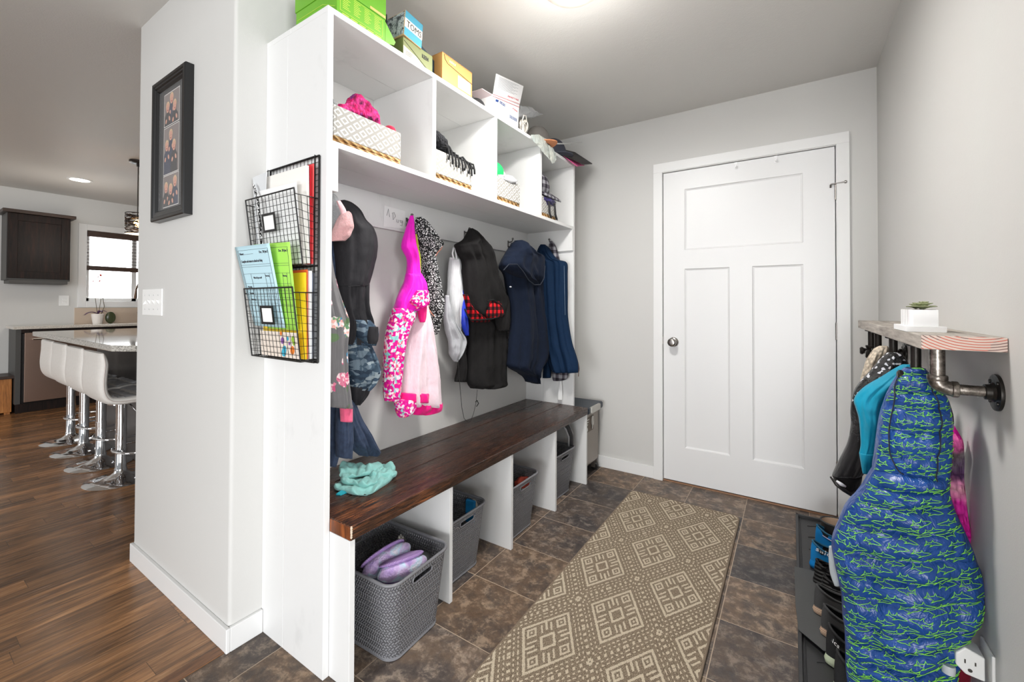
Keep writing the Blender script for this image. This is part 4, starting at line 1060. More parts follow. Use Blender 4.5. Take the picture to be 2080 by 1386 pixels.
# ---- bay 2
J2 = empty('magenta_jacket', (.1, .65, 1.5), 'magenta jacket with flower print and pale pink fleece lining showing', 'jacket')
Loft([(438, 833, 840, .012), (450, 829, 842, .02), (465, 823, 843), (497, 815, 846), (510, 818, 849), (526, 825, 852), (545, 826, 854), (560, 824, 856)], 'x', .14, .035, .007, 2.2, .8, 20).build('sleeve', MAG, J2)
Loft([(556, 824, 857, .03), (575, 818, 866), (600, 807, 869), (618, 802, 868), (632, 797, 850)], 'x', .15, .05, .009, 2.2, .7, 21).build('jacket_body', MAG, J2)
Loft([(590, 846, 870, .02), (600, 838, 872, .03), (612, 832, 873, .03), (620, 835, 870, .03), (628, 840, 852, .02)], 'x', .20, .03, .005, 1.7, .4, 22, nrow=24).build('collar', MFLOR, J2)
Loft([(626, 797, 846, .03), (645, 791, 845), (673, 784, 832), (715, 778, 823), (757, 778, 819), (800, 778, 814), (815, 780, 812, .03)], 'x', .16, .05, .009, 2.3, .6, 23).build('floral_panel', MFLOR, J2)
Loft([(606, 845, 866, .02), (631, 838, 872), (673, 828, 882), (700, 823, 886), (736, 818, 891), (777, 814, 895), (806, 813, 897), (826, 817, 899)], 'x', .135, .05, .014, 1.9, .5, 24).build('fleece_lining', PINKF, J2)
Loft([(608, 846, 864, .02), (625, 847, 867), (645, 850, 866), (655, 853, 863, .01)], 'x', .185, .02, .004, 1.5, .3, 25, nrow=16).build('inner_collar', HOTP, J2)
Loft([(799, 812, 872, .03), (808, 812, 873, .032), (818, 812, 873, .03)], 'x', .16, .04, .008, 1.9, .2, 26, nrow=10).build('hem_trim', HOTP, J2)
Loft([(818, 842, 899, .03), (828, 838, 899, .035), (836, 836, 893, .03), (843, 837, 868, .02)], 'x', .14, .04, .006, 1.6, .2, 27, nrow=12).build('hem_trim', HOTP, J2)
Loft([(812, 802, 843, .03), (825, 801, 846, .035), (838, 803, 840, .03), (848, 808, 824, .015)], 'x', .17, .035, .006, 2, .2, 28, nrow=16).build('sleeve_end', MFLOR, J2)
J3 = empty('patterned_jacket', (.06, .75, 1.5), 'black and white doodle print child jacket with lime lining behind the magenta one', 'jacket')
Loft([(441, 845, 856, .02), (451, 843, 869), (466, 843, 880), (484, 845, 892), (497, 848, 902), (508, 851, 893), (520, 853, 886), (547, 855, 891), (589, 860, 899), (618, 866, 906), (634, 871, 908), (640, 873, 903), (655, 875, 897), (672, 878, 894), (680, 881, 888, .015)], 'x', .085, .05, .009, 2.2, .7, 30).build('jacket_body', BWP, J3)
Loft([(476, 842, 847, .008), (500, 843, 851, .012), (530, 845, 855, .012), (568, 848, 856, .008)], 'x', .12, .012, .003, 1, .2, 31, nrow=20).build('lining', LIME, J3)
PEA = plain('peach_piping', (250, 166, 140), .7)
mb = MB(); mb.tube([tuple(at(*q, 'x', .125)) for q in [(900, 497), (896, 506), (889, 513), (885, 520)]], .0022, 6); mb.build('piping', PEA, J3, smooth=True); mb = MB(); mb.tube([tuple(at(*q, 'x', .15)) for q in [(869, 618), (871, 628), (876, 636), (882, 643)]], .0022, 6); mb.build('piping', PEA, J3, smooth=True)

# ---- bay 3
J4 = empty('silver_jacket', (.06, 1.0, 1.5), 'silver and pale grey reflective jacket left of the black coat', 'jacket')
Loft([(523, 913, 936, .02), (541, 910, 940), (590, 907, 941), (631, 907, 941), (660, 913, 938), (681, 926, 936, .02)], 'x', .10, .045, .007, 1.7, .5, 40).build('jacket_body', SILV2, J4)
Loft([(600, 904, 912, .01), (640, 901, 920), (668, 903, 934), (690, 909, 948), (705, 911, 946), (722, 913, 939), (735, 922, 930, .012)], 'x', .135, .03, .008, 1.6, .5, 41, crum=.006).build('sleeve', SILV, J4)
Loft([(590, 938, 943, .01), (620, 936, 948, .02), (655, 935, 952, .02), (682, 945, 952, .01)], 'x', .13, .02, .005, 2, .5, 42, nrow=24).build('blue_panel', ROY, J4)
MB().tube([tuple(at(*q, 'x', .13)) for q in [(922, 528), (919, 515), (921, 504), (925, 505), (926, 514), (928, 528)]], .0045, 8).build('hanging_loop', SILV2, J4, smooth=True)
J5 = empty('black_coat', (.1, 1.1, 1.5), 'black coat with red buffalo plaid lining hanging mid rack', 'coat')
Loft([(464, 952, 960, .02), (472, 947, 971, .03), (484, 940, 982), (495, 923, 992), (503, 924, 998), (514, 927, 1003), (528, 936, 1008), (560, 938, 1015), (590, 941, 1026), (615, 944, 1034), (632, 948, 1030), (648, 958, 1020)], 'x', .165, .06, .012, 1.9, .8, 50, crum=.007).build('upper_coat', BLKC, J5)
Loft([(598, 939, 950, .012), (620, 945, 958, .02), (640, 950, 980, .03), (651, 955, 996, .025), (655, 960, 990, .012)], 'x', .195, .03, .004, 1.6, .3, 51, nrow=22).build('plaid_lining', BUFF, J5)
Loft([(612, 995, 1016, .015), (626, 990, 1022, .02), (640, 987, 1024, .02), (646, 990, 1010, .012)], 'x', .235, .02, .004, 1.6, .3, 52, nrow=16).build('plaid_lining', BUFF, J5)
mb = MB(); mb.tube([tuple(at(*q, 'x', .25)) for q in [(944, 628), (950, 642), (956, 650), (975, 650), (1000, 648), (1014, 644), (1024, 638), (1020, 622), (1002, 609), (990, 612)]], .004, 8); mb.build('lining_edge', BLKC, J5, smooth=True)
Loft([(645, 950, 1022, .04), (660, 949, 1030), (694, 948, 1031), (740, 947.5, 1030), (770, 947, 1030), (783, 949, 1029), (790, 955, 1000, .03)], 'x', .13, .055, .013, 2.2, .4, 53).build('lower_coat', BLKC, J5)
Loft([(600, 1016, 1034, .02), (628, 1006, 1036), (655, 1004, 1036), (673, 1010, 1035, .02)], 'x', .19, .03, .006, 1.5, .4, 54, nrow=20).build('sleeve', BLKC, J5)
Loft([(700, 936, 946, .015), (740, 929, 950), (776, 923, 950, .02)], 'x', .10, .02, .004, 1.5, .3, 55, nrow=16).build('inner_hem', BLKC, J5)
mb = MB(); mb.tube([tuple(at(*q, 'x', .17)) for q in [(931, 729), (932, 755), (934.6, 789), (938, 828), (942.5, 850), (950.5, 859), (956, 856), (962, 840), (967, 818), (969.5, 792)]], .0014, 6)
mb.tube([tuple(at(*q, 'x', .17)) for q in [(966, 817), (969, 814), (972, 820), (968, 826)]], .003, 6); mb.build('drawcord', plain('black_cord', (26, 26, 26), .6), J5, smooth=True)

# ---- bay 4
J6 = empty('navy_fleece_jacket', (.1, 1.55, 1.5), 'dark navy hooded fleece on the fourth hook', 'jacket')
Loft([(488, 1046, 1060, .02), (495, 1038, 1072), (505, 1031, 1082), (515, 1026, 1092), (522, 1022, 1106), (540, 1018, 1107), (560, 1040, 1105), (572, 1068, 1102, .04), (583, 1084, 1097, .02)], 'x', .27, .065, .010, 1.3, .9, 60, crum=.008).build('hood', NAVYF, J6)
Loft([(500, 1034, 1070, .03), (515, 1024, 1092), (541, 1012, 1104), (556, 1021, 1104), (586, 1026, 1104), (630, 1033, 1107), (662, 1035, 1111), (700, 1032, 1115), (730, 1030, 1113), (748, 1031, 1101), (765, 1058, 1099), (777, 1067, 1099)], 'x', .225, .06, .012, 1.9, .6, 61).build('jacket_body', NAVYF, J6)
mb = MB(); mb.tube([tuple(at(*q, 'x', .338)) for q in [(1023, 549), (1034, 537), (1050, 537), (1062, 551), (1074, 570), (1086, 579), (1098, 578), (1105, 566), (1107, 540)]], .003, 6); mb.build('hood_edge', plain('navy_binding', (24, 32, 46), .8), J6, smooth=True)
MB().ell(tuple(at(1037, 583, 'x', .296)), .006, .009, .004, 10, 6).build('embroidered_logo', plain('pale_grey_thread', (180, 184, 190), .7), J6)
J7 = empty('petrol_blue_jacket', (.2, 1.75, 1.5), 'petrol blue jacket hanging at the far end panel', 'jacket')
Loft([(497, 1098, 1108, .015), (505, 1093, 1117), (515, 1090, 1123), (527, 1092, 1134), (534, 1094, 1152), (560, 1096, 1153), (600, 1098, 1153.5), (643, 1101, 1154), (694, 1106, 1162), (726, 1112, 1172), (748, 1118, 1177), (757, 1124, 1176)], 'y', 1.765, .045, .010, 1.8, .6, 62).build('jacket_body', TEALN, J7)
Loft([(690, 1108, 1120, .02), (730, 1105, 1121), (768, 1102, 1119, .02)], 'y', 1.79, .03, .004, 1.4, .4, 63, nrow=16).build('jacket_tail', TEALN, J7)
MB().tube([tuple(at(1175, 738, 'y', 1.735)), tuple(at(1175.5, 748, 'y', 1.735)), tuple(at(1175, 765, 'y', 1.735))], [.0015, .0015, .003], 6).build('zip_pull', plain('bronze_zip', (120, 96, 80), .4, .6), J7)
MB().tube([tuple(at(1146, 540, 'y', 1.708)), tuple(at(1147, 600, 'y', 1.708)), tuple(at(1148, 640, 'y', 1.708))], .0012, 6).build('seam', plain('pale_seam_thread', (110, 130, 150), .7), J7)
P1_ = empty('plaid_shirt', (.2, 1.8, 1.5), 'grey and black plaid flannel shirt behind the petrol blue jacket', 'shirt')
Loft([(490, 1117, 1122, .01), (500, 1115, 1129), (515, 1119, 1134), (532, 1124, 1138), (540, 1126, 1136, .01)], 'y', 1.795, .02, .004, 1.5, .3, 64, nrow=20).build('shirt_collar', PLAID, P1_)
Loft([(600, 1122, 1146, .02), (700, 1121, 1150), (740, 1120, 1154), (768, 1122, 1153), (774, 1124, 1140, .015)], 'y', 1.80, .018, .004, 1.8, .3, 65, nrow=30).build('shirt_body', PLAID, P1_)
ps = Loft([(770, 1138, 1141, .003), (790, 1134, 1142, .004), (814, 1133, 1142.5, .004)], 'y', 1.82, .004, .001, 1, 0, 66, nrow=12); tag(ps.build('paper_strip', plain('white_paper', (238, 238, 237), .7)), 'white paper strip hanging below the plaid shirt at bench end', 'paper')

# ---- cloth on bench
def blob(name, rows, ax, val, mat, label, cat, **kw): return tag(Loft(rows, ax, val, **kw).build(name, mat), label, cat)
def bench_cloth(name, mat, label, cat):
    m_ = MB()
    def layer(cx_, cy_, rx, ry, z0, th, seed, rot, wav=.006):
        ca, sa = math.cos(rot), math.sin(rot)
        def fn(u, v):
            a = 2*PI*u; c4 = abs(math.cos(a))**4+abs(math.sin(a))**4; sq_ = c4**-.25*.92
            sq_ *= 1+.09*noise.noise(Vector((math.cos(a)*1.6, math.sin(a)*1.6, seed)))+.04*math.sin(5*a+seed)
            t_ = min(1, v*1.5)                                  # flat top, then a rolled edge
            r_ = t_*(1-.0*v); edge = max(0, (v-.667)/.333)
            x = rx*sq_*(r_+.05*math.sin(PI*edge)); y = ry*sq_*(r_+.05*math.sin(PI*edge))
            X_, Y_ = x*math.cos(a), y*math.sin(a); wx, wy = cx_+X_*ca-Y_*sa, cy_+X_*sa+Y_*ca
            hill = th*(.75+.25*math.cos(PI/2*t_)); w_ = wav*(noise.noise(Vector((wx*14, wy*14, seed)))+.9*abs(noise.noise(Vector((wx*26+wy*24, wy*20-wx*8, seed+4)))))*2
            zt2 = z0+hill+w_*(1-edge)
            return (wx, wy, zt2*(1-edge**1.5)+(z0-.002)*edge**1.5 if edge > 0 else zt2)
        m_.grid(fn, 96, 36, True)
    layer(.240, .262, .092, .116, .4965, .014, 1.3, .35, .010)
    layer(.225, .280, .078, .100, .508, .012, 4.1, .15, .014)
    layer(.195, .275, .055, .085, .522, .010, 7.7, -.5, .014)
    layer(.262, .320, .052, .048, .508, .012, 9.2, .9, .012)
    return tag(m_.build(name, mat, None, smooth=True), label, cat)
o_ = bench_cloth('folded_cloth', AQUA, 'crumpled pale aqua child shorts lying on the bench end', 'clothing')
rt = bpy.data.objects['folded_cloth']
mb = MB(); mb.hexa([(.245, .128, .4945), (.262, .134, .4945), (.262, .165, .4945), (.24, .16, .4945), (.245, .128, .499), (.262, .134, .499), (.262, .165, .504), (.24, .16, .504)]); mb.build('side_tab', plain('teal_label', (40, 160, 176), .6), rt)

# ================================================================== wire wall organizer with papers
wo = empty('wire_wall_organizer', (.19, 0, 1.3), 'black wire grid wall organizer with two paper pockets on the white end panel', 'wall organizer')
WX0, WX1, WZ_0, WZ_1 = .042, .334, .980, 1.634
def bar(m_, a, b, r, n=5): m_.tube([a, b], r, n)
mb = MB(); yb_ = -.005
for (a, b) in (((WX0, WZ_0), (WX1, WZ_0)), ((WX1, WZ_0), (WX1, WZ_1)), ((WX1, WZ_1), (WX0, WZ_1)), ((WX0, WZ_1), (WX0, WZ_0))):
    bar(mb, (a[0], yb_, a[1]), (b[0], yb_, b[1]), .0032, 8); bar(mb, (a[0]-(.006 if a[0] > .1 and b[0] > .1 else -.006 if b[0] < .1 and a[0] < .1 else 0), yb_-.012, a[1]-(.004 if a[1] > 1.2 and b[1] > 1.2 else 0)), (b[0]-(.006 if a[0] > .1 and b[0] > .1 else -.006 if b[0] < .1 and a[0] < .1 else 0), yb_-.012, b[1]-(.004 if a[1] > 1.2 and b[1] > 1.2 else 0)), .0016, 6)
mb.build('back_frame', BLACKM, wo, smooth=True, angle=50)
mb = MB(); nx, nz = 14, 34
for i in range(1, nx): x = WX0+(WX1-WX0)*i/nx; bar(mb, (x, yb_, WZ_0), (x, yb_, WZ_1), .0009, 4)
for i in range(1, nz): z = WZ_0+(WZ_1-WZ_0)*i/nz; bar(mb, (WX0, yb_, z), (WX1, yb_, z), .0009, 4)
for i in range(1, nx): x = WX0+(WX1-WX0)*i/nx; bar(mb, (x, yb_, WZ_1), (x, yb_-.012, WZ_1-.004), .0009, 4)
mb.build('back_grid', BLACKM, wo)
def pocket(z0, z1, yt, yb2, zs, lab):
    p_ = MB(); e_ = MB()
    def F(u, w_): return Vector((WX0+(WX1-WX0)*u, yb2+(yt-yb2)*w_, z0+(z1-z0)*w_))
    nx, nz = 14, 12
    for i in range(1, nx): p_.tube([F(i/nx, 0), F(i/nx, 1)], .0009, 4)
    for j in range(1, nz): p_.tube([F(0, j/nz), F(1, j/nz)], .0009, 4)
    for u in (0, 1):
        e_.tube([F(u, 1), F(u, 0)], .0022, 8); e_.tube([F(u, 0), (F(u, 0).x, yb_, z0)], .0022, 8)
        e_.tube([F(u, .93), (F(u, 1).x, yb_, zs)], .0018, 6)
        for j in range(0, 9):
            w_ = j/9.5; q_ = F(u, w_); p_.tube([q_, (q_.x, yb_, z0+(zs-z0)*w_)], .0009, 4)
        for k in (1, 2, 3):
            f = k/4; q0 = F(u, 0); q1 = F(u, .93)
            p_.tube([(q0.x, q0.y*(1-f)+yb_*f, z0), (q1.x, q1.y*(1-f)+yb_*f, q1.z*(1-f)+zs*f)], .0009, 4)
    e_.tube([F(0, 1), F(1, 1)], .0024, 8); e_.tube([F(0, 0), F(1, 0)], .0024, 8); e_.tube([(WX0, yb_, z0), (WX1, yb_, z0)], .002, 8)
    for i in range(1, nx): x = WX0+(WX1-WX0)*i/nx; p_.tube([(x, yb2, z0), (x, yb_, z0)], .0009, 4)
    pk = e_.build('pocket_frame', BLACKM, wo, smooth=True, angle=50)
    p_.build('pocket_grid', BLACKM, pk)
    # label holder on the front
    q = F(.46, .62); l_ = MB(); h = Vector((0, yt-yb2, z1-z0)).normalized(); xx = Vector((1, 0, 0)); nr = xx.cross(h); nr = nr if nr.y < 0 else -nr
    def quadring(hw, hh, hw2, hh2, off):
        o4 = [q+xx*a*hw+h*b*hh+nr*off for a, b in ((-1, -1), (1, -1), (1, 1), (-1, 1))]; i4 = [q+xx*a*hw2+h*b*hh2+nr*off for a, b in ((-1, -1), (1, -1), (1, 1), (-1, 1))]
        l_.add(o4+i4, [(k, (k+1) % 4, 4+(k+1) % 4, 4+k) for k in range(4)])
        o5 = [p+nr*.003 for p in o4]; i5 = [p+nr*.003 for p in i4]
        l_.add(o5+i5, [(k, (k+1) % 4, 4+(k+1) % 4, 4+k) for k in range(4)]); l_.add(o4+o5, [(k, (k+1) % 4, 4+(k+1) % 4, 4+k) for k in range(4)]); l_.add(i4+i5, [(k, (k+1) % 4, 4+(k+1) % 4, 4+k) for k in range(4)])
    quadring(.0385, .030, .0315, .0225, .001); l_.build('label_holder', BLACKM, wo)
    l_ = MB(); l_.add([q+xx*a*.033+h*b*.024+nr*.0015 for a, b in ((-1, -1), (1, -1), (1, 1), (-1, 1))], [(0, 1, 2, 3)]); l_.build('label_card', plain('white_paper', (238, 238, 237), .7), wo)
pocket(1.284, 1.513, -.088, -.058, 1.497, 0)
pocket(.988, 1.2145, -.090, -.062, 1.200, 1)
INK = plain('printed_ink', (70, 74, 80), .7)
def sheet(name, c4, mat, label, group=None, bend=0.0, cat='paper'):
    """c4: bottom-left, bottom-right, top-right, top-left"""
    a, b, c, d = [Vector(k) for k in c4]; nr = (b-a).cross(d-a).normalized(); nr = nr if nr.y < 0 else -nr
    def fn(u, v): return a*(1-u)*(1-v)+b*u*(1-v)+c*u*v+d*(1-u)*v+nr*bend*math.sin(PI*u)*v
    o_ = MB().grid(fn, 10, 10).build(name, mat, None, smooth=True, solid=.0006)
    return tag(o_, label, cat, group), fn, nr
bp = plain('blue_paper', (186, 218, 228), .7); gp = plain('green_paper', (168, 226, 92), .7); wp = plain('white_paper', (238, 238, 237), .7)
def A(px, py, y): return tuple(at(px, py, 'y', y))
sb, fb, nb = sheet('worksheet', [A(517, 661, -.056), A(580, 667, -.056), A(547, 494, -.116), A(477, 502.5, -.116)], bp, 'pale blue school worksheet leaning out of the lower wire pocket', 'worksheets in the lower wire pocket')
sg, fg, ng = sheet('worksheet', [A(545, 667, -.049), A(606, 672, -.049), A(588.5, 491.5, -.094), A(516, 497, -.094)], gp, 'lime green school worksheet behind the pale blue one', 'worksheets in the lower wire pocket')
def onsheet(fn, nr, m_, u0, v0, u1, v1, r=.0006):
    m_.tube([fn(u0, v0)+nr*.0009, fn(u1, v1)+nr*.0009], r, 4)
for (s_, fn, nr, pre) in ((sb, fb, nb, 1), (sg, fg, ng, 0)):
    m_ = MB()
    for (u0, v0, u1, v1) in [(.07, .95, .93, .95), (.07, .95, .07, .05), (.93, .95, .93, .05), (.07, .77, .93, .77), (.07, .745, .93, .745), (.07, .66, .93, .66), (.3, .66, .3, .2), (.72, .66, .72, .2), (.84, .66, .84, .2), (.07, .54, .93, .54), (.07, .46, .93, .46), (.07, .38, .93, .38), (.07, .3, .93, .3), (.22, .90, .5, .90)]:
        onsheet(fn, nr, m_, u0, v0, u1, v1, .0005)
    m_.build('ruled_lines', INK, s_)
    X_ = fn(1, .9)-fn(0, .9); Y_ = fn(.1, 1)-fn(.1, .8); wd = X_.length
    for (tx, u, v, sz, w_) in [('Name:', .1, .895, .011, .12), ('Dec. 28-Jan.2', .68, .90, .011, .24), ('Complete and return to school on Friday', .1, .80, .012, .62), ('What did you read?', .36, .6, .009, .24), ('How long', .86-.13, .62, .008, .1), ('Monday', .12, .49, .008, .12), ('Tuesday', .12, .41, .008, .12), ('Wednesday', .12, .33, .008, .14)]:
        if not pre and u < .5: continue
        text('printed_text', tx, fn(u, v)+nr*.001, X_, Y_, sz, INK, s_, width=w_*wd)
# standing papers and folders in the pockets (each seen by its front and its edge)
def folder(name, x0, x1, y0, y1, z0, z1, mat, label, tilt=0.0, lean=0.0, group=None, cat='folder'):
    m_ = MB(); m_.hexa([(x0, y0, z0), (x1, y0, z0), (x1, y1, z0), (x0, y1, z0), (x0+tilt, y0-lean, z1), (x1+tilt, y0-lean, z1+tilt*.3), (x1+tilt, y1-lean, z1+tilt*.3), (x0+tilt, y1-lean, z1)])
    return tag(m_.build(name, mat, None, bevel=.0004), label, cat, group)
folder('paper_stack', .070, .315, -.052, -.049, 1.29, 1.545, wp, 'white printed paper sheets in front of upper wire pocket', -.012, .012, 'papers in the upper wire pocket', 'paper')
folder('paper_stack', .085, .330, -.040, -.031, 1.29, 1.596, plain('cream_paper', (238, 234, 228), .7), 'taller white papers behind the front sheets in upper wire pocket', -.004, .004, 'papers in the upper wire pocket', 'paper')
folder('folder', .10, .326, -.028, -.025, 1.29, 1.60, plain('red_card', (214, 22, 42), .5), 'thin red folder standing in the upper wire pocket', .0, .002, 'folders in the wire pockets')
folder('folder', .10, .325, -.021, -.017, 1.29, 1.605, plain('coral_card', (244, 92, 92), .5), 'coral red folder behind the thin red one', .002, .0, 'folders in the wire pockets')
m_ = MB(); m_.hexa([(.05, -.055, 1.36), (.10, -.055, 1.35), (.10, -.053, 1.35), (.05, -.053, 1.36), (.03, -.06, 1.60), (.12, -.06, 1.605), (.12, -.058, 1.605), (.03, -.058, 1.60)])
tag(m_.build('paper_card', plain('clear_grey_card', (214, 216, 218), .3), None, bevel=.0004), 'pale grey card at the left of the upper wire pocket', 'paper')
m_ = MB(); pts = [A(514, 374, -.075), A(519, 392, -.078), A(524, 410, -.085), A(527, 440, -.078), A(529, 470, -.07), A(531, 500, -.066)]
for k in range(5):
    a_, b_ = Vector(pts[k]), Vector(pts[k+1]); m_.hexa([a_+Vector((-.006, 0, 0)), a_+Vector((.006, 0, 0)), a_+Vector((.006, .0015, 0)), a_+Vector((-.006, .0015, 0)), b_+Vector((-.006, 0, 0)), b_+Vector((.006, 0, 0)), b_+Vector((.006, .0015, 0)), b_+Vector((-.006, .0015, 0))])
tag(m_.build('ribbon_strip', BWP), 'black and white patterned ribbon hanging in upper wire pocket', 'ribbon')
m_ = MB()
for (u0, w_, z_, mm) in [(.13, .03, 1.56, 0), (.13, .06, 1.53, 0), (.21, .05, 1.575, 0), (.21, .07, 1.566, 0), (.21, .06, 1.557, 0)]: m_.box(u0, u0+w_, -.0665, -.066, z_, z_+.003)
folder('folder', .075, .322, -.040, -.034, .992, 1.262, plain('yellow_card', (244, 208, 36), .5), 'bright yellow folder in the lower wire pocket', 0, .004, 'folders in the wire pockets')
folder('folder', .09, .318, -.031, -.028, .992, 1.272, plain('orange_card', (240, 106, 52), .5), 'orange red folder behind the yellow one', 0, .003, 'folders in the wire pockets')
folder('paper_stack', .095, .324, -.026, -.018, .992, 1.268, wp, 'stack of white papers behind the orange folder in lower pocket', 0, .002, 'papers in the lower wire pocket', 'paper')
folder('folder', .10, .326, -.016, -.013, .992, 1.262, plain('blue_grey_card', (168, 178, 196), .5), 'blue grey folder nearest the panel in lower wire pocket', 0, 0, 'folders in the wire pockets')
CREAMC = plain('cream_card', (242, 228, 214), .6)
pcard = folder('picture_card', .095, .318, -.0565, -.0545, .994, 1.075, CREAMC, 'cream card with colourful child paintings low in the lower wire pocket', -.0, .006, None, 'card')
random.seed(2)
for (nm, c, spots) in (('painted_blobs', (62, 176, 206), [(.24, 1.02, .011), (.235, 1.01, .012), (.262, 1.055, .006)]), ('painted_blobs', (236, 130, 40), [(.285, 1.02, .012), (.225, 1.07, .006)]), ('painted_blobs', (150, 190, 60), [(.292, 1.055, .009), (.296, 1.043, .007)]), ('painted_blobs', (142, 90, 170), [(.232, 1.048, .010), (.27, 1.04, .005)])):
    for (x_, z_, r_) in spots:
        m_ = MB(); disc(m_, x_, z_, r_, r_*1.1, -.0575-(z_-.994)/.081*.006-.0005, 14)
        m_.build('painted_blob', plain('paint_%d' % c[0], c, .6), pcard)

# ================================================================== fabric lined cubby baskets
t = NT('lattice_print_fabric'); x, y, z = t.sep(t.obj())
u = t.M('DIVIDE', t.M('ADD', t.M('ADD', y, x), t.M('MULTIPLY', z, 1.3)), .05); v = t.M('DIVIDE', t.M('SUBTRACT', t.M('ADD', y, x), t.M('MULTIPLY', z, 1.3)), .05)
a = t.M('ABSOLUTE', t.M('SUBTRACT', t.M('FRACT', u), .5)); b = t.M('ABSOLUTE', t.M('SUBTRACT', t.M('FRACT', v), .5)); mx = t.M('MAXIMUM', a, b)
ln = t.M('MULTIPLY', t.M('GREATER_THAN', mx, .20), t.M('LESS_THAN', mx, .36))
t.set(t.mix(ln, rgb(156, 153, 147), rgb(202, 202, 199)), .8, 0, .2); t.bump(t.noise(t.obj(), 700, 2), .15, .001); LATT = t.m
t = NT('braided_seagrass'); o = t.obj(); x, y, z = t.sep(o)
s_ = t.M('SINE', t.M('ADD', t.M('MULTIPLY', t.M('ADD', y, x), 170), t.M('MULTIPLY', z, 260))); nn = t.noise(o, 60, 4)
t.set(t.ramp(t.M('ADD', t.M('MULTIPLY', s_, .35), nn), [(.1, rgb(140, 96, 54)), (.4, rgb(200, 154, 98)), (.8, rgb(226, 190, 136))]), .6, 0, .3); t.bump(s_, .8, .006); GRASS = t.m
def cubby_basket(y0, y1, label):
    b_ = empty('cubby_basket', (.2, (y0+y1)/2, SZ+.019), label, 'basket', 'lattice print baskets in the cubbies')
    z0, z1 = SZ+.0195, SZ+.019+.126
    m_ = MB(); x0, x1 = .06, .350
    for (xa, xb, ya, yb) in ((x0, x1, y0, y0+.008), (x0, x1, y1-.008, y1), (x0, x0+.008, y0+.008, y1-.008), (x1-.008, x1, y0+.008, y1-.008)): m_.box(xa, xb, ya, yb, z0+.026, z1)
    m_.build('fabric_liner', LATT, b_, bevel=.002)
    for j in range(2):
        m_ = MB(); zz = z0+.0075+.014*j
        m_.tube([(x1-.006, y0+.006, zz), (x1-.006, y1-.006, zz), (x0+.006, y1-.006, zz), (x0+.006, y0+.006, zz)], .0078, 8, closed=True); m_.build('seagrass_braid', GRASS, b_, smooth=True)
    bx('base', x0+.006, x1-.006, y0+.006, y1-.006, z0, z0+.01, LATT, b_, .001)
    return b_
cubby_basket(.035, .322, 'lattice print basket nearest the camera holding a pink knit scarf')
cubby_basket(.505, .757, 'lattice print basket with a black fringed scarf on top')
cubby_basket(.95, 1.180, 'lattice print basket holding a green and white ball cap')
cubby_basket(1.406, 1.614, 'lattice print basket in the cubby nearest the back wall')
PK = knit('pink_purple_knit', [(90, 20, 60), (240, 70, 150), (214, 30, 100), (120, 60, 140)], 120)
def lumps(name, mat, label, cat, items, wob=.35):
    m_ = MB()
    for i, (c_, r_) in enumerate(items): m_.ell(c_, r_[0], r_[1], r_[2], 28, 16, wob, i*3.3)
    return tag(m_.build(name, mat, None, smooth=True), label, cat)
def ridge(name, rows, ax, val, mat, label, cat, **kw):
    return tag(Loft(rows, ax, val, **kw).build(name, mat), label, cat)
# ridge shaped piles: an uneven rope of cloth lying along the basket
def pile(name, pts, rad, mat, label, cat, seed=0, n=30, bump=.35, fr=60):
    P_ = crom(pts, n); R_ = crom([(r,) for r in rad], n); m_ = MB(); nt = 28
    def fn(u, v):
        i = min(int(v*(n-1)), n-2); f = v*(n-1)-i; p = Vector(P_[i])*(1-f)+Vector(P_[i+1])*f; r = R_[i][0]*(1-f)+R_[i+1][0]*f
        d = (Vector(P_[i+1])-Vector(P_[i])).normalized(); a = d.cross(Vector((0, 0, 1))).normalized(); b = d.cross(a)
        t_ = 2*PI*u; e = min(1, min(v, 1-v)*8)**.5
        q = p+(a*math.cos(t_)+b*math.sin(t_))*r*e
        return q+(a*math.cos(t_)+b*math.sin(t_))*r*bump*(noise.noise(q*fr*.5+Vector((seed, 0, 0)))+.5*noise.noise(q*fr))
    m_.grid(fn, nt, n*2, True); return tag(m_.build(name, mat, None, smooth=True), label, cat)
zt_ = SZ+.019+.122
pile('knit_scarf', [(.29, .07, zt_), (.30, .12, zt_+.022), (.30, .165, zt_+.050), (.30, .21, zt_+.038), (.30, .25, zt_+.008), (.31, .28, zt_-.01)], [.02, .03, .038, .036, .026, .012], PK, 'pink and purple chunky knit scarf heaped in the nearest cubby basket', 'scarf', 1)
pile('knit_hat', [(.27, .04, zt_+.02), (.28, .06, zt_+.035), (.29, .085, zt_+.02)], [.02, .026, .018], knit('grey_knit', [(120, 124, 124), (190, 192, 190)], 130), 'small grey knit hat left of the pink scarf in the cubby', 'hat', 2)
pile('mitten', [(.31, .24, zt_), (.315, .27, zt_+.004), (.32, .30, zt_+.012), (.32, .318, zt_+.006)], [.010, .013, .018, .012], fabric('crimson_fleece', (176, 34, 66), .95, .3), 'dark red mitten at the right end of the nearest cubby basket', 'mitten', 3)
bs = pile('fringed_scarf', [(.30, .515, zt_+.055), (.31, .55, zt_+.062), (.32, .585, zt_+.045), (.33, .62, zt_+.018), (.335, .665, zt_+.006), (.34, .70, zt_+.0)], [.03, .034, .030, .02, .012, .009], knit('black_knit', [(28, 28, 30), (58, 58, 62)], 120), 'black fringed knit scarf draped over second cubby basket', 'scarf', 4)
m_ = MB(); random.seed(9)
for k in range(9):
    y = .575+.022*k; z = zt_+.03-.024*min(1, k/5); L_ = .045+.02*random.random()
    m_.tube([(.345, y, z), (.358, y+.006, z-.004), (.36, y+.01+.01*random.random(), z-L_*.6), (.359, y+.014*random.random()+.006, z-L_)], .0042, 6)
m_.tube([(.345, .66, zt_+.004), (.35, .69, zt_+.018), (.352, .71, zt_+.005), (.355, .735, zt_+.0), (.357, .755, zt_-.02)], .0045, 6)
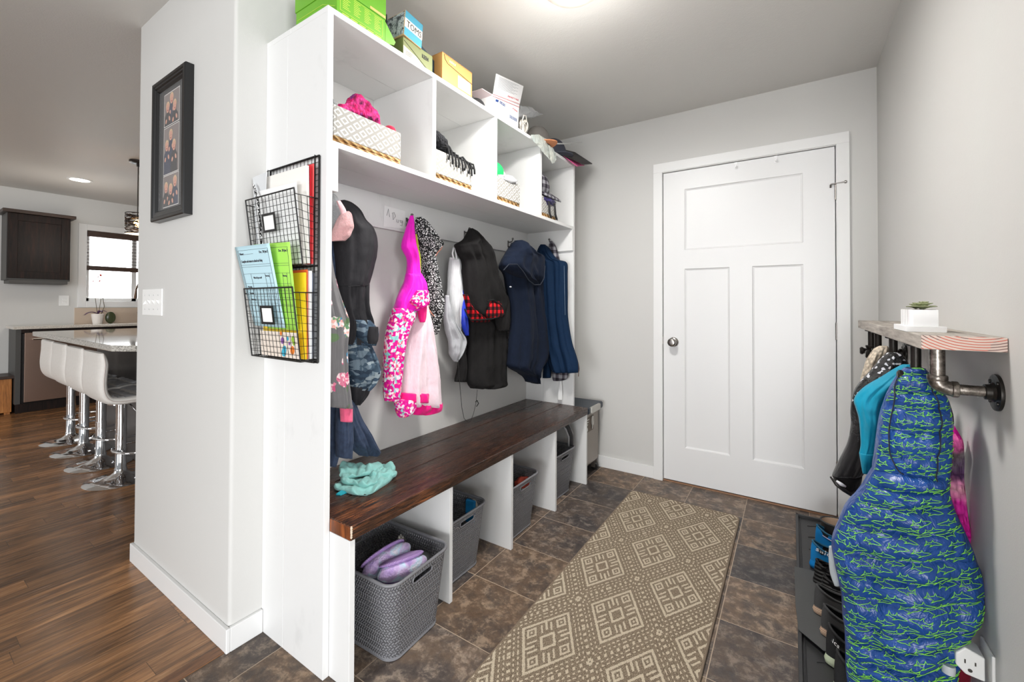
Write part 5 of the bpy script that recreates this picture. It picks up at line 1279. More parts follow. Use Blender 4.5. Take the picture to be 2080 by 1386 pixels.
m_.build('fringe', plain('black_yarn', (26, 26, 28), .9), bs, smooth=True)
# green and white cap
cp = empty('ball_cap', (.3, 1.08, zt_), 'green and white ball cap on the third cubby basket', 'cap')
m_ = MB(); m_.ell((.25, 1.075, zt_+.015), .07, .075, .085, 28, 16); m_.build('crown', plain('white_cap_cloth', (226, 226, 224), .8, bump=.1), cp, smooth=True)
m_ = MB(); m_.ell((.262, 1.045, zt_+.052), .062, .060, .060, 28, 16); m_.build('front_panel', plain('green_cap_cloth', (18, 186, 92), .7, bump=.1), cp, smooth=True)
m_ = MB(); m_.ell((.315, 1.10, zt_+.012), .045, .085, .030, 24, 12, .5, 4); m_.build('mesh_back', plain('grey_mesh_cloth', (186, 186, 188), .7, bump=.2), cp, smooth=True)
lumps('cloth_bundle', knit('brown_red_knit', [(96, 84, 72), (150, 60, 66)], 140), 'brown and red knit bundle left of the green cap', 'clothing', [((.31, .965, zt_+.03), (.03, .02, .05))])
# plaid cap with navy strap bag
hc_ = empty('trapper_hat', (.3, 1.5, zt_), 'grey plaid trapper hat in the cubby nearest the back wall', 'hat')
m_ = MB(); m_.ell((.28, 1.50, zt_+.085), .07, .085, .075, 28, 16, .15, 5); m_.build('crown', PLAID, hc_, smooth=True)
m_ = MB(); m_.hexa([(.30, 1.42, zt_+.03), (.375, 1.44, zt_+.0), (.38, 1.64, zt_-.005), (.30, 1.62, zt_+.03), (.30, 1.42, zt_+.06), (.37, 1.44, zt_+.018), (.375, 1.63, zt_+.012), (.30, 1.61, zt_+.07)]); m_.build('peak', PLAID, hc_, bevel=.008, seg=3, smooth=True)
bgp = empty('drawstring_bag', (.33, 1.53, zt_), 'navy blue cloth bag with black hanging straps below the plaid hat', 'bag')
m_ = MB(); m_.ell((.335, 1.52, zt_-.012), .03, .075, .026, 28, 16, .6, 7); m_.build('bag_body', fabric('navy_purple_cloth', (52, 46, 100), .7, .4), bgp, smooth=True)
m_ = MB()
for (ya, yb_2, w_) in ((1.487, 1.512, .006), (1.50, 1.522, .003), (1.563, 1.585, .006), (1.572, 1.602, .003)):
    pts = [(.362, ya, zt_-.02), (.366, ya+.003, zt_-.05), (.366, (ya+yb_2)/2-.006, zt_-.085), (.367, yb_2, zt_-.118)]
    m_.tube(pts, w_*.75, 6)
m_.build('straps', plain('black_strap', (30, 30, 33), .7), bgp, smooth=True)

# ================================================================== boxes and things on top of the locker
ZT = H+.0008
GB = NT('green_carton'); GB.set(GB.mix(GB.noise(GB.obj(), 5), rgb(92, 158, 42), rgb(118, 180, 40)), .4, 0, .4); GB = GB.m
YL = plain('yellow_print', (206, 224, 92), .5); ORG = plain('orange_print', (236, 182, 110), .5)
gb = empty('shoe_box', (.235, .145, ZT), 'bright green shoe box with yellow print at the front end of the locker top', 'box')
gx0, gx1, gy0, gy1 = .116, .352, .041, .242
bx('box_body', gx0, gx1, gy0, gy1, ZT, 2.196, GB, gb, .0015)
bx('box_lid', gx0-.004, gx1+.002, gy0-.002, gy1+.001, 2.1965, 2.30, GB, gb, .0015)
m_ = MB(); m_.add([(gx1, gy1, 2.19), (gx1-.004, gy1+.052, 2.142), (gx1-.004, gy1+.045, 2.128), (gx1, gy1, 2.112), (gx1-.003, gy1, 2.19), (gx1-.007, gy1+.052, 2.142), (gx1-.007, gy1+.045, 2.128), (gx1-.003, gy1, 2.112)], [(0, 1, 2, 3), (7, 6, 5, 4), (0, 4, 5, 1), (1, 5, 6, 2), (2, 6, 7, 3)])
m_.build('open_flap', GB, gb)
m_ = MB(); xx = gx1+.0006
def rect_line(m_, pts, r=.0007):
    for k in range(len(pts)-1): m_.tube([pts[k], pts[k+1]], r, 4)
rect_line(m_, [(xx, gy0+.012, 2.19), (xx, gy0+.012, 2.127), (xx, gy1-.014, 2.127), (xx, gy1-.014, 2.188), (xx, gy0+.012, 2.19)])
for cidx in range(4):
    for r_ in range(8):
        y = gy0+.022+.043*cidx; L_ = .018+.014*((r_*7+cidx*3) % 5)/5; z = 2.183-.0062*r_; m_.box(xx-.0004, xx+.0002, y, y+L_, z, z+.0016)
for k in range(5): m_.box(xx-.0004, xx+.0002, gy0+.02+.034*k, gy0+.046+.034*k, 2.1185, 2.121)
yy = gy0-.0006; rect_line(m_, [(gx0+.01, yy, 2.165), (gx0+.16, yy, 2.165), (gx1-.01, yy, 2.135)])
m_.build('printed_lines', YL, gb)
bx('orange_stripe', gx1+.002, gx1+.0026, gy1-.07, gy1-.002, 2.199, 2.2075, ORG, gb, 0)
# olive box
OL = plain('olive_carton', (116, 122, 72), .55, var=.05); KR = plain('kraft_paper', (206, 170, 126), .7, var=.05)
ob = empty('shoe_box', (.28, .41, ZT), 'olive green shoe box with cream label lying under the turquoise striped box', 'box')
ox1, oy0, oy1, oz1 = .345, .335, .497, 2.188
bx('box_body', .20, ox1, oy0, oy1, ZT, oz1, OL, ob, .0015)
m_ = MB(); m_.prism([(oy0+.001, ZT+.002), (oy1-.02, ZT+.002), (oy0+.07, ZT+.034), (oy0+.001, ZT+.048)], ox1-.0005, ox1+.0006, 'x'); m_.build('paper_label', plain('cream_label', (216, 204, 178), .7), ob)
m_ = MB(); m_.tube([(ox1+.0006, oy0+.004, oz1-.012), (ox1+.0006, oy1-.012, ZT+.004)], .0009, 4); m_.build('fold_line', plain('dark_line', (60, 58, 36), .7), ob)
m_ = MB()
for r_ in range(4): m_.box(ox1, ox1+.0009, oy0+.012, oy0+.05-.004*r_, ZT+.030-.006*r_, ZT+.0318-.006*r_)
m_.build('label_lines', INK, ob)
text('lettering', 'KEEN', (ox1+.0008, oy1-.062, oz1-.034), (0, 1, 0), (0, 0, 1), .022, plain('black_ink', (30, 30, 32), .6), ob, width=.036, bold=.0004)
# blue and white TOMS box, tilted
TB = plain('turquoise_stripe', (74, 158, 184), .6, var=.04); TW = plain('off_white_carton', (232, 224, 212), .65)
tb = empty('shoe_box', (.27, .38, 2.2), 'tilted shoe box with turquoise stripes and black capital lettering atop the olive box', 'box')
c0 = np.array([.350, .333, 2.1925]); dy = np.array([0.0, .094, -.010]); dz = np.array([-.004, .012, .104]); dx = np.array([-.15, .006, .006])
def TP(a, b, c, o=0): return tuple(c0+dx*a+dy*b+dz*c+np.array([o, 0, 0]))
m_ = MB(); m_.hexa([TP(1, 0, 0), TP(0, 0, 0), TP(0, 1, 0), TP(1, 1, 0), TP(1, 0, 1), TP(0, 0, 1), TP(0, 1, 1), TP(1, 1, 1)]); m_.build('box_body', KR, tb, bevel=.001)
def face(m_, b0, b1, c0_, c1_, o): m_.add([TP(0, b0, c0_, o), TP(0, b1, c0_, o), TP(0, b1, c1_, o), TP(0, b0, c1_, o)], [(0, 1, 2, 3)])
m_ = MB(); face(m_, .005, .995, .02, .34, .0008); face(m_, .005, .995, .70, .99, .0008); m_.build('turquoise_stripes', TB, tb)
m_ = MB(); face(m_, .005, .995, .34, .70, .0008); m_.build('white_band', TW, tb)
text('lettering', 'TOMS', TP(0, .10, .40, .0014), dy, dz, .036, plain('black_ink', (30, 30, 32), .6), tb, width=.078, bold=-.0002)
t = NT('charcoal_sketch_print'); nz2 = t.noise(t.obj(), 30, 6, .7, 2.5); t.set(t.ramp(nz2, [(.38, rgb(46, 50, 54)), (.48, rgb(130, 136, 142)), (.52, rgb(214, 218, 222)), (.66, rgb(96, 100, 108))]), .6); SK = t.m
m_ = MB(); m_.add([tuple(c0+dx*a+dy*-.006+dz*c) for a, c in ((.02, .05), (.98, .05), (.98, .97), (.02, .97))], [(0, 1, 2, 3)]); m_.build('printed_side', SK, tb)
dk = folder('dark_box', .20, .30, .44, .56, ZT+.082, 2.255, plain('dark_teal_carton', (24, 50, 62), .5), 'dark teal flat box behind the olive and tan shoe boxes', 0, 0, None, 'box')
for v_ in dk.data.vertices:
    if v_.co.y > .5: v_.co.z -= .045
m_ = MB()
for k in range(9): y_ = .468+.0088*k; z_ = 2.214-.0037*k*1.05; m_.tube([(.3006, y_, z_), (.3006, y_+.003, z_+.010-.004*(k % 2))], .0009, 4)
m_.build('printed_marks', plain('pale_teal_ink', (110, 170, 176), .6), dk)
bk = folder('black_box', .14, .26, .27, .33, ZT, 2.30, plain('black_carton', (40, 44, 50), .5), 'black box wedged between the green and the striped shoe boxes', 0, 0, None, 'box')
# tan box
TN = plain('tan_carton', (204, 152, 88), .6, var=.03)
tn = empty('shoe_box', (.28, .66, ZT), 'tan cardboard shoe box with white size label and tuck flap', 'box')
tx1, ty0, ty1, tz1 = .345, .556, .762, 2.236
bx('box_body', .215, tx1, ty0, ty1, ZT, tz1, TN, tn, .0015)
m_ = MB(); m_.hexa([(.215, ty0-.001, tz1), (tx1+.001, ty0-.001, tz1), (tx1+.001, ty1+.002, tz1), (.215, ty1+.002, tz1), (.22, ty0, tz1+.003), (tx1, ty0, tz1+.003), (tx1, ty1, tz1+.003), (.22, ty1, tz1+.003)]); m_.build('box_lid', TN, tn, bevel=.001)
m_ = MB(); m_.tube([(tx1+.0008, ty0+.012, tz1-.004), (tx1+.0008, ty0+.018, tz1-.022), (tx1+.0008, ty0+.035, tz1-.034), (tx1+.0008, ty1-.02, tz1-.050), (tx1+.0008, ty1, tz1-.052)], .0011, 4); m_.build('flap_edge', plain('dark_brown_line', (70, 46, 22), .7), tn)
bx('size_label', tx1, tx1+.0008, ty0+.105, ty1-.012, ZT+.022, ZT+.075, plain('white_paper', (238, 238, 237), .7), tn, 0)
m_ = MB()
for r_ in range(3): m_.box(tx1+.0008, tx1+.0012, ty0+.112, ty0+.15+.008*r_, ZT+.064-.007*r_, ZT+.066-.007*r_)
for r_ in range(9): m_.box(tx1+.0008, tx1+.0012, ty1-.023, ty1-.017, ZT+.03+.0045*r_, ZT+.0325+.0045*r_)
m_.build('label_lines', INK, tn)
text('lettering', 'asics', (tx1+.0009, ty0+.045, tz1-.022), (0, 1, 0), (0, 0, 1), .02, plain('pale_pink_ink', (246, 226, 210), .6), tn, width=.042)
text('lettering', '10', (tx1+.0012, ty0+.155, ZT+.03), (0, 1, 0), (0, 0, 1), .015, INK, tn)
# black cap, plastic film
m_ = MB(); m_.grid(lambda u, v: (.30+.05*math.cos(2*PI*u)*math.cos(PI/2*v), .845+.05*math.sin(2*PI*u)*math.cos(PI/2*v), ZT+.055*math.sin(PI/2*v)**.8), 32, 12, True); o_ = m_.build('beanie', plain('black_cap_cloth', (34, 33, 34), .8, bump=.2), None, smooth=True); tag(o_, 'black beanie between the tan shoe box and the white mailing box', 'hat')
FILM = NT('clear_plastic_film'); FILM.set(rgb(232, 234, 236), .12, 0, .6); FILM.b.inputs['Alpha'].default_value = .45; FILM.bump(FILM.noise(FILM.obj(), 60, 4), .8, .01); FILM = FILM.m
# mailing box
mbx = empty('mailing_box', (.28, 1.04, ZT), 'white mailing box with red stripes, its lid flap standing up', 'box')
WB = plain('mail_box_white', (238, 238, 238), .5)
def BP(px, py, x): return tuple(at(px, py, 'x', x))
f4 = [BP(996, 224, .345), BP(1052, 257, .345), BP(1055, 213, .345), BP(1001, 193, .345)]
bk4 = [(p[0]-.10, p[1], p[2]) for p in f4]
for q in (0, 1): f4[q] = (f4[q][0], f4[q][1], ZT+.001); bk4[q] = (bk4[q][0], bk4[q][1], ZT+.001)
m_ = MB(); m_.hexa([bk4[0], f4[0], f4[1], bk4[1], bk4[3], f4[3], f4[2], bk4[2]]); m_.build('box_body', WB, mbx, bevel=.001)
l4 = [BP(1001, 193, .346), BP(1055, 213, .346), BP(1063, 175, .38), BP(1008, 149.5, .38)]
la, lb, lc, ld = [Vector(p) for p in l4]
def lf(u, v): return la*(1-u)*(1-v)+lb*u*(1-v)+lc*u*v+ld*(1-u)*v
m_ = MB(); m_.grid(lf, 4, 4); m_.build('lid_flap', WB, mbx, solid=.003)
m_ = MB(); m_.add([bk4[3], f4[3], tuple(Vector(f4[3])+Vector((-.03, -.05, .02))), tuple(Vector(bk4[3])+Vector((0, -.05, .02)))], [(0, 1, 2, 3)]); m_.build('side_flap', plain('pinkish_white_carton', (240, 222, 224), .5), mbx, solid=.003)
RED = plain('postal_red', (206, 60, 76), .5); BLU = plain('postal_blue', (40, 70, 130), .5)
fa, fb_, fc_, fd = Vector(f4[0]), Vector(f4[1]), Vector(f4[2]), Vector(f4[3])
def ff(u, v): return fa*(1-u)*(1-v)+fb_*u*(1-v)+fc_*u*v+fd*(1-u)*v+Vector((.0016, 0, 0))
m_ = MB(); m_.tube([ff(0, .93), ff(1, .9)], .0011, 4); m_.tube([ff(.6, .06), ff(1, .08)], .0011, 4); m_.tube([lf(0, .03)+Vector((.002, 0, 0)), lf(1, .03)+Vector((.002, 0, 0))], .0011, 4)
m_.build('red_stripes', RED, mbx)
FX_ = fb_-fa; FY_ = Vector((0, 0, 1))
m_ = MB(); m_.add([ff(.1, .72), ff(.2, .72), ff(.22, .84), ff(.12, .84)], [(0, 1, 2, 3)])
for k in range(14): m_.box(*[f for p in [(0,)] for f in (ff(.66+.02*k, .28).x-.0003, ff(.66+.02*k, .28).x+.0002, ff(.66+.02*k, .28).y, ff(.66+.02*k, .28).y+.0012+.0016*(k % 3 == 0), ff(.66+.02*k, .28).z, ff(.66+.02*k, .28).z+.018)])
m_.build('blue_print', BLU, mbx)
text('lettering', 'UNITED STATES', ff(.25, .79), FX_, FY_, .008, BLU, mbx, width=.05); text('lettering', 'POSTAL SERVICE', ff(.25, .72), FX_, FY_, .008, BLU, mbx, width=.05)
text('lettering', 'PRIORITY MAIL', lf(.5, .16)+Vector((.0022, 0, 0)), lb-la, ld-la, .011, RED, mbx, width=.11)
text('lettering', 'MAIL', ff(.74, .72), FX_, FY_, .010, RED, mbx, width=.05)
m_ = MB()
for k in range(11): m_.tube([lf(.1, .9-.05*k)+Vector((.0022, 0, 0)), lf(.82-.1*(k % 3), .9-.05*k)+Vector((.0022, 0, 0))], .0006, 4)
for k in range(4): m_.tube([ff(.08, .5-.07*k), ff(.3+.05*(k % 2), .5-.07*k)], .0006, 4)
m_.build('printed_lines', plain('grey_ink', (150, 152, 158), .7), mbx)
# grey plastic bag behind
m_ = MB(); random.seed(4)
P4 = [Vector(BP(*q, .25)) for q in [(1052, 238), (1056, 214), (1078, 218), (1101, 233), (1082, 240)]]
cen = sum(P4, Vector())/5
def bagf(u, v):
    k = u*5; i = int(k) % 5; f = k-int(k); e = P4[i]*(1-f)+P4[(i+1) % 5]*f; q = cen+(e-cen)*math.sin(PI*v/1.0 if v < .5 else PI*(1-v)/1.0)
    return q+Vector(((v-.5)*.05+.012*noise.noise(q*40), 0, 0))
m_.grid(bagf, 40, 14, True); tag(m_.build('plastic_bag', FILM, None, smooth=True), 'crumpled clear grey plastic bag behind the white mailing box', 'bag')
# coiled white cable
m_ = MB(); cc = Vector(BP(1064, 250, .345)); cc.z = max(cc.z, ZT+.045)
for k in range(7):
    ry, rz = .024+.004*(k % 3), .038-.003*(k % 4); ph = k*.7
    m_.tube([(cc.x-.012+.004*k, cc.y+ry*math.cos(2*PI*q/24)+.003*math.sin(ph), ZT+rz+.004+rz*math.sin(2*PI*q/24+.1*k)) for q in range(24)], .0028, 6, closed=True)
m_.tube([(cc.x, cc.y-.02, ZT+.06), (cc.x+.005, cc.y-.01, ZT+.10), (cc.x+.005, cc.y+.015, ZT+.105), (cc.x, cc.y+.032, ZT+.07), (cc.x, cc.y+.03, ZT+.02)], .0032, 8)
tag(m_.build('coiled_cable', plain('off_white_cable', (226, 220, 210), .4), None, smooth=True), 'coil of off-white cable beside the mailing box on locker top', 'cable')
# grey cap and navy cap
def cap(name, px, py, x, ry, rz, mat, label, brim):
    c_ = Vector(BP(px, py, x)); c_.z = ZT
    e_ = empty(name, tuple(c_), label, 'cap')
    m_ = MB()
    def fn(u, v):
        a = 2*PI*u; b = PI/2*v; return (c_.x+.075*math.cos(a)*math.cos(b)**.8, c_.y+ry*math.sin(a)*math.cos(b)**.8, ZT+rz*math.sin(b)**.85)
    m_.grid(fn, 40, 14, True); m_.build('crown', mat, e_, smooth=True)
    m_ = MB()
    def fb2(u, v):
        a = -PI*.42+PI*.84*u; r = 1+v*.75*math.cos(a*1.0); return (c_.x+(.072+.055*v*math.cos(a))*math.cos(a)+0, c_.y+ry*math.sin(a)*(1+.05*v), ZT+.006+.006*math.cos(a)*v)
    m_.grid(fb2, 24, 6); m_.build('brim', brim, e_, smooth=True, solid=.004)
    return e_
cap('ball_cap', 1092, 262, .31, .085, .122, plain('heather_grey_cap', (98, 94, 90), .9, bump=.3), 'heather grey ball cap right of the cable coil on locker top', plain('orange_cap_brim', (214, 140, 96), .8))
cap('ball_cap', 1126, 290, .30, .10, .125, plain('navy_cap_cloth', (58, 60, 72), .85, bump=.2), 'dark navy ball cap near the far end of locker top', plain('navy_cap_cloth', (58, 60, 72), .85))
m_ = MB(); q_ = Vector(BP(1118, 287.5, .385)); m_.ell(tuple(q_), .01, .018, .010, 16, 10, .3, 2); tag(m_.build('blue_toy', plain('bright_blue_plastic', (30, 160, 214), .3), None, smooth=True), 'small bright blue plastic piece in front of the navy cap', 'toy')
m_ = MB(); m_.tube([BP(1114, 291, .38), BP(1150, 291.5, .38), BP(1182, 289, .38)], .0016, 6); m_.tube([BP(1114, 292, .385), BP(1140, 293, .385), BP(1158, 293, .385)], .0014, 6)
tag(m_.build('thin_white_sticks', plain('white_plastic', (240, 240, 238), .3), None, smooth=True), 'thin white sticks pointing toward the back wall from locker top', 'stick')
def film(name, pts, x, label, mat=FILM, th=.01, seed=0, cat='bag'):
    P4 = [Vector(BP(*q, x)) for q in pts]; cen = sum(P4, Vector())/len(P4); N_ = len(P4); m_ = MB()
    def fn(u, v):
        k = u*N_; i = int(k) % N_; f = k-int(k); e = P4[i]*(1-f)+P4[(i+1) % N_]*f; s2 = math.sin(PI*v) if v < .5 else math.sin(PI*v)
        q = cen+(e-cen)*s2**.8; return q+Vector(((v-.5)*2*th*(1-s2*.6)+.006*noise.noise(q*50+Vector((seed, 0, 0))), 0, 0))
    m_.grid(fn, 48, 14, True); return tag(m_.build(name, mat, None, smooth=True), label, cat)
FT = NT('clear_zip_bag'); FT.set(FT.mix(FT.noise(FT.obj(), 18, 2), rgb(222, 214, 198), rgb(206, 226, 226)), .15, 0, .6); FT.b.inputs['Alpha'].default_value = .72; FT.bump(FT.noise(FT.obj(), 60, 3), .7, .01); FT = FT.m
film('plastic_bag', [(1078, 274), (1095, 273), (1112, 284), (1115, 310), (1117, 327), (1105, 312), (1092, 295), (1084, 288)], .385, 'clear zip bag hanging over the locker edge below grey cap', FT, .008, 1)
film('plastic_bag', [(1114, 294), (1126, 303), (1131, 318), (1127, 331), (1121, 333), (1115, 318)], .39, 'small clear bag with green contents hanging right of the larger zip bag', FT, .008, 2)
def slab(name, pts, x, th, mat, label, cat):
    P4 = [Vector(BP(*q, x if len(q) == 2 else q[2])) if len(q) == 2 else Vector(BP(q[0], q[1], q[2])) for q in pts]; m_ = MB(); n_ = len(P4)
    lo = [p-Vector((0, 0, th)) for p in P4]; m_.add(P4+lo, [tuple(range(n_)), tuple(range(2*n_-1, n_-1, -1))]+[(k, (k+1) % n_, n_+(k+1) % n_, n_+k) for k in range(n_)])
    return tag(m_.build(name, mat, None, bevel=.001), label, cat)
slab('pink_folder', [(1142, 314, .36), (1150, 313, .30), (1187, 335, .38), (1172, 337, .41)], .36, .006, plain('pink_folder_card', (218, 98, 150), .5), 'pink folder sticking out past the far end of the locker top', 'folder')
slab('white_pad', [(1150, 312, .35), (1158, 310, .28), (1190, 331, .36), (1182, 333, .40)], .36, .004, plain('white_paper', (238, 238, 237), .7), 'white pad between the pink and the black folders', 'paper')
slab('black_folder', [(1134, 309, .36), (1148, 304, .26), (1168, 309, .27), (1203, 332, .40), (1184, 333, .43), (1160, 319, .40)], .36, .006, plain('black_folder_card', (52, 48, 47), .7), 'dark charcoal folder overhanging the locker top beside back wall', 'folder')

# ================================================================== pipe shelf on the right wall
ps_ = empty('pipe_shelf', (1.88, 1.1, 1.06), 'weathered grey wood shelf on iron pipe brackets and pipe coat hooks, right wall', 'shelf')
PWOOD = mat_wood('weathered_grey_wood', (120, 112, 104), (164, 156, 147), (200, 193, 184), 'y', .55, .8)
t = NT('pine_end_grain'); x, y, z = t.sep(t.obj())
dx_ = t.M('SUBTRACT', x, 1.905); dz_ = t.M('SUBTRACT', z, 1.165); rr = t.M('SQRT', t.M('ADD', t.M('MULTIPLY', t.M('MULTIPLY', dx_, dx_), .62), t.M('MULTIPLY', dz_, dz_)))
rr = t.M('ADD', rr, t.M('MULTIPLY', t.noise(t.obj(), 25, 3), .003))
w_ = t.M('FRACT', t.M('DIVIDE', rr, .0058)); ln = t.M('GREATER_THAN', w_, .72); nr_ = t.M('LESS_THAN', t.noise(t.obj(), 12, 2), .52)
t.set(t.mix(ln, t.mix(t.noise(t.obj(), 30, 3), rgb(232, 212, 200), rgb(214, 190, 178)), t.mix(nr_, rgb(120, 86, 80), rgb(206, 98, 76))), .6, 0, .3); ENDG = t.m
SY0, SY1, SX0, SZ0, SZ1 = .542, 1.665, 1.8135, 1.066, 1.0985
m_ = MB(); m_.box(SX0, WX-.0005, SY0+.0008, SY1, SZ0, SZ1); m_.build('plank', PWOOD, ps_, bevel=.0025)
m_ = MB(); m_.box(SX0+.001, WX-.001, SY0-.0002, SY0+.004, SZ0+.001, SZ1-.001); m_.build('end_grain', ENDG, ps_, bevel=.0008)
t = NT('galvanised_pipe'); n_ = t.noise(t.obj(), 45, 5, .7); t.set(t.ramp(n_, [(.35, rgb(70, 66, 62)), (.55, rgb(140, 132, 124)), (.7, rgb(196, 188, 180))]), .32, .85); t.bump(n_, .2, .002); PIPE = t.m
PIPED = plain('black_iron_pipe', (58, 55, 52), .38, .8, bump=.2, bscale=80)
def bracket(y, light=True):
    m = PIPE if light else PIPED
    pm = MB(); xz = 1.8515; zc = .973
    pm.tube([(xz, y, SZ0), (xz, y, 1.0)], .0138, 20); pm.build('upright_pipe', m, ps_, smooth=True, angle=50)
    e = MB(); e.lathe([(0, 1.003), (.0175, 1.003), (.0185, 1.0), (.0185, .993), (.0165, .990)], (xz, y, 0), 'z', 24)
    arc = [(xz+.026-.026*math.cos(a), y, .992-.019*math.sin(a)) for a in [PI/2*k/8 for k in range(9)]]
    e.tube(arc, .0165, 20); e.lathe([(.0162, xz+.022), (.0185, xz+.024), (.0185, xz+.032), (.0175, xz+.034), (0, xz+.034)], (0, y, zc), 'x', 24)
    e.build('elbow', m, ps_, smooth=True, angle=45)
    h = MB(); h.tube([(xz+.03, y, zc), (WX-.012, y, zc)], .0118, 20)
    for k in range(5): h.tube([(xz+.036+.003*k, y, zc), (xz+.0372+.003*k, y, zc)], .0124, 16); h.tube([(WX-.032+.003*k, y, zc), (WX-.0308+.003*k, y, zc)], .0124, 16)
    h.build('wall_pipe', m, ps_, smooth=True, angle=50)
    f = MB(); f.lathe([(0, WX), (.040, WX), (.0405, WX-.003), (.040, WX-.006), (.022, WX-.0075), (.0175, WX-.012), (.017, WX-.021), (.0125, WX-.022), (0, WX-.022)], (0, y, zc), 'x', 40)
    fl = f.build('wall_flange', PIPED, ps_, smooth=True, angle=40)
    s_ = MB()
    for k in range(4):
        s_ = MB(); a = PI/4+k*PI/2; s_.lathe([(0, WX-.006), (.0045, WX-.006), (.0042, WX-.009), (0, WX-.0095)], (0, y+.031*math.cos(a), zc+.031*math.sin(a)), 'x', 10)
        s_.build('screw', PIPED, fl, smooth=True, angle=40)
bracket(.600, True); bracket(1.535, False)
def pipe_hook(y, x=1.835, zb_=1.0):
    h = MB(); h.tube([(x, y, SZ0), (x, y, zb_)], .0108, 16); h.lathe([(0, SZ0), (.02, SZ0), (.02, SZ0-.004), (.012, SZ0-.006)], (x, y, 0), 'z', 20)
    h.lathe([(0, zb_+.004), (.0185, zb_+.004), (.0190, zb_-.001), (.0165, zb_-.006), (.0135, zb_-.014), (.006, zb_-.022), (0, zb_-.022)], (x, y, 0), 'z', 24)
    h.tube([(x, y, zb_-.012), (x-.012, y-.003, zb_-.02), (x-.026, y-.006, zb_-.018)], [.011, .0115, .011], 14); h.lathe([(0, x-.026), (.0145, x-.026), (.015, x-.033), (.011, x-.037), (0, x-.037)], (0, y-.006, zb_-.018), 'x', 18)
    return h.build('pipe_hook', PIPED, ps_, smooth=True, angle=45)
for px_h in (1860, 1814.5, 1783.5, 1770): pipe_hook(float(at(px_h, 712, 'x', 1.835)[1]))
# planter
pt_ = empty('succulent_planter', (1.846, .74, SZ1), 'white geometric planter on tray with small green succulents on the pipe shelf', 'plant')
PW = plain('white_ceramic', (244, 244, 244), .3)
bx('tray', 1.812, 1.886, .682, .845, SZ1, SZ1+.0145, PW, pt_, .001)
pz0, pz1 = SZ1+.0145, SZ1+.056
bx('pot', 1.826, 1.873, .690, .815, pz0, pz1, PW, pt_, .001)
for k in range(4):
    y0_ = .694+.029*k; bx('rib', 1.8205, 1.827, y0_+.005, y0_+.021, pz0, pz1+.0005, PW, pt_, .0008)
bx('soil', 1.83, 1.869, .694, .811, pz1-.0005, pz1+.0005, plain('dark_soil', (70, 60, 50), .95, bump=.3), pt_, 0)
SUC = NT('succulent_green'); SUC.set(SUC.mix(SUC.noise(SUC.obj(), 60, 3), rgb(120, 132, 98), rgb(168, 172, 130)), .5); SUC = SUC.m
def rosette(c, R, n_layers=4):
    m_ = MB()
    for L_ in range(n_layers):
        n_ = 9-L_; r_ = R*(1-.22*L_)
        for k in range(n_):
            a = 2*PI*k/n_+L_*.4; up = .18+.33*L_
            b = Vector(c)+Vector((0, 0, .002+.003*L_)); tp = b+Vector((math.cos(a)*r_*math.cos(up), math.sin(a)*r_*math.cos(up), r_*math.sin(up)+.002)); leafmesh(m_, b, tp, r_*.27, .002, 6)
    return m_.build('succulent', SUC, pt_, smooth=True, solid=.0018)
rosette((1.85, .712, pz1), .026); rosette((1.852, .752, pz1), .018, 3); rosette((1.848, .785, pz1), .02, 3)

# ================================================================== coats on the pipe hooks
JX = 'y'
SHK = NT('blue_puffer_nylon'); n1 = SHK.noise(SHK.mapping(SHK.obj(), (1, 1, .8)), 17, 4, .55, .9)
SHK.set(SHK.mix(SHK.noise(SHK.obj(), 9, 2), rgb(22, 58, 120), rgb(36, 86, 164)), .33, 0, .5); SHK.bump(n1, .9, .02); SHK = SHK.m
NEON = plain('neon_green_print', (134, 218, 84), .6); NAVD = fabric('dark_navy_binding', (28, 36, 54), .7, .2, 30, 600)
J8 = empty('puffer_jacket', (1.82, .72, 1.0), 'royal blue kids puffer jacket with neon green shark outlines, hanging on front pipe hook', 'jacket')
def puffn(n, a, tilt=.10, ph=0.0):
    def f(v, ct): return a*(np.abs(np.sin(PI*(n*v+ph-tilt*ct)))**.45-.66)
    return f
hood = Loft([(747, 1838, 1870, .02), (751, 1832, 1882, .035), (769, 1817, 1896, .05), (792, 1804, 1910), (807, 1797, 1925), (838, 1787, 1933), (865, 1782, 1936), (896, 1778, 1935), (928, 1774, 1934), (951, 1771, 1932), (975, 1775, 1930), (1000, 1800, 1926, .05), (1014, 1830, 1918, .03)], 'y', .715, .068, .006, 1.3, .6, 80, nrow=110, puff=puffn(8, .018, .02), crum=.009)
hood.build('hood', SHK, J8)
body = Loft([(925, 1790, 1930, .04), (950, 1772, 1931, .06), (975, 1757, 1930), (994, 1747, 1930), (1026, 1718, 1938), (1061, 1702, 1953), (1100, 1689, 1971), (1140, 1694, 1986), (1168, 1700, 1996), (1205, 1708, 2000), (1250, 1711, 1996), (1276, 1715, 1978), (1300, 1716, 1970), (1331, 1717, 1963), (1350, 1717, 1950), (1386, 1720, 1945), (1430, 1724, 1940), (1446, 1730, 1934, .03)], 'y', .712, .075, .006, 1.6, .5, 81, nrow=190, puff=puffn(13, .026, .16, .2), crum=.010)
body.build('jacket_body', SHK, J8)
SH = [(.5, .0), (.34, .07), (.16, .105), (.05, .11), (-.05, .25), (-.07, .10), (-.26, .045), (-.40, .20), (-.37, .02), (-.47, -.13), (-.29, -.03), (-.14, -.075), (-.02, -.09), (-.12, -.24), (.11, -.10), (.30, -.075)]
SHD = []
for k in range(len(SH)):
    p_, q_ = SH[k], SH[(k+1) % len(SH)]; n_ = max(1, int(math.hypot(q_[0]-p_[0], q_[1]-p_[1])/.07)); SHD += [(p_[0]+(q_[0]-p_[0])*i/n_, p_[1]+(q_[1]-p_[1])*i/n_) for i in range(n_)]
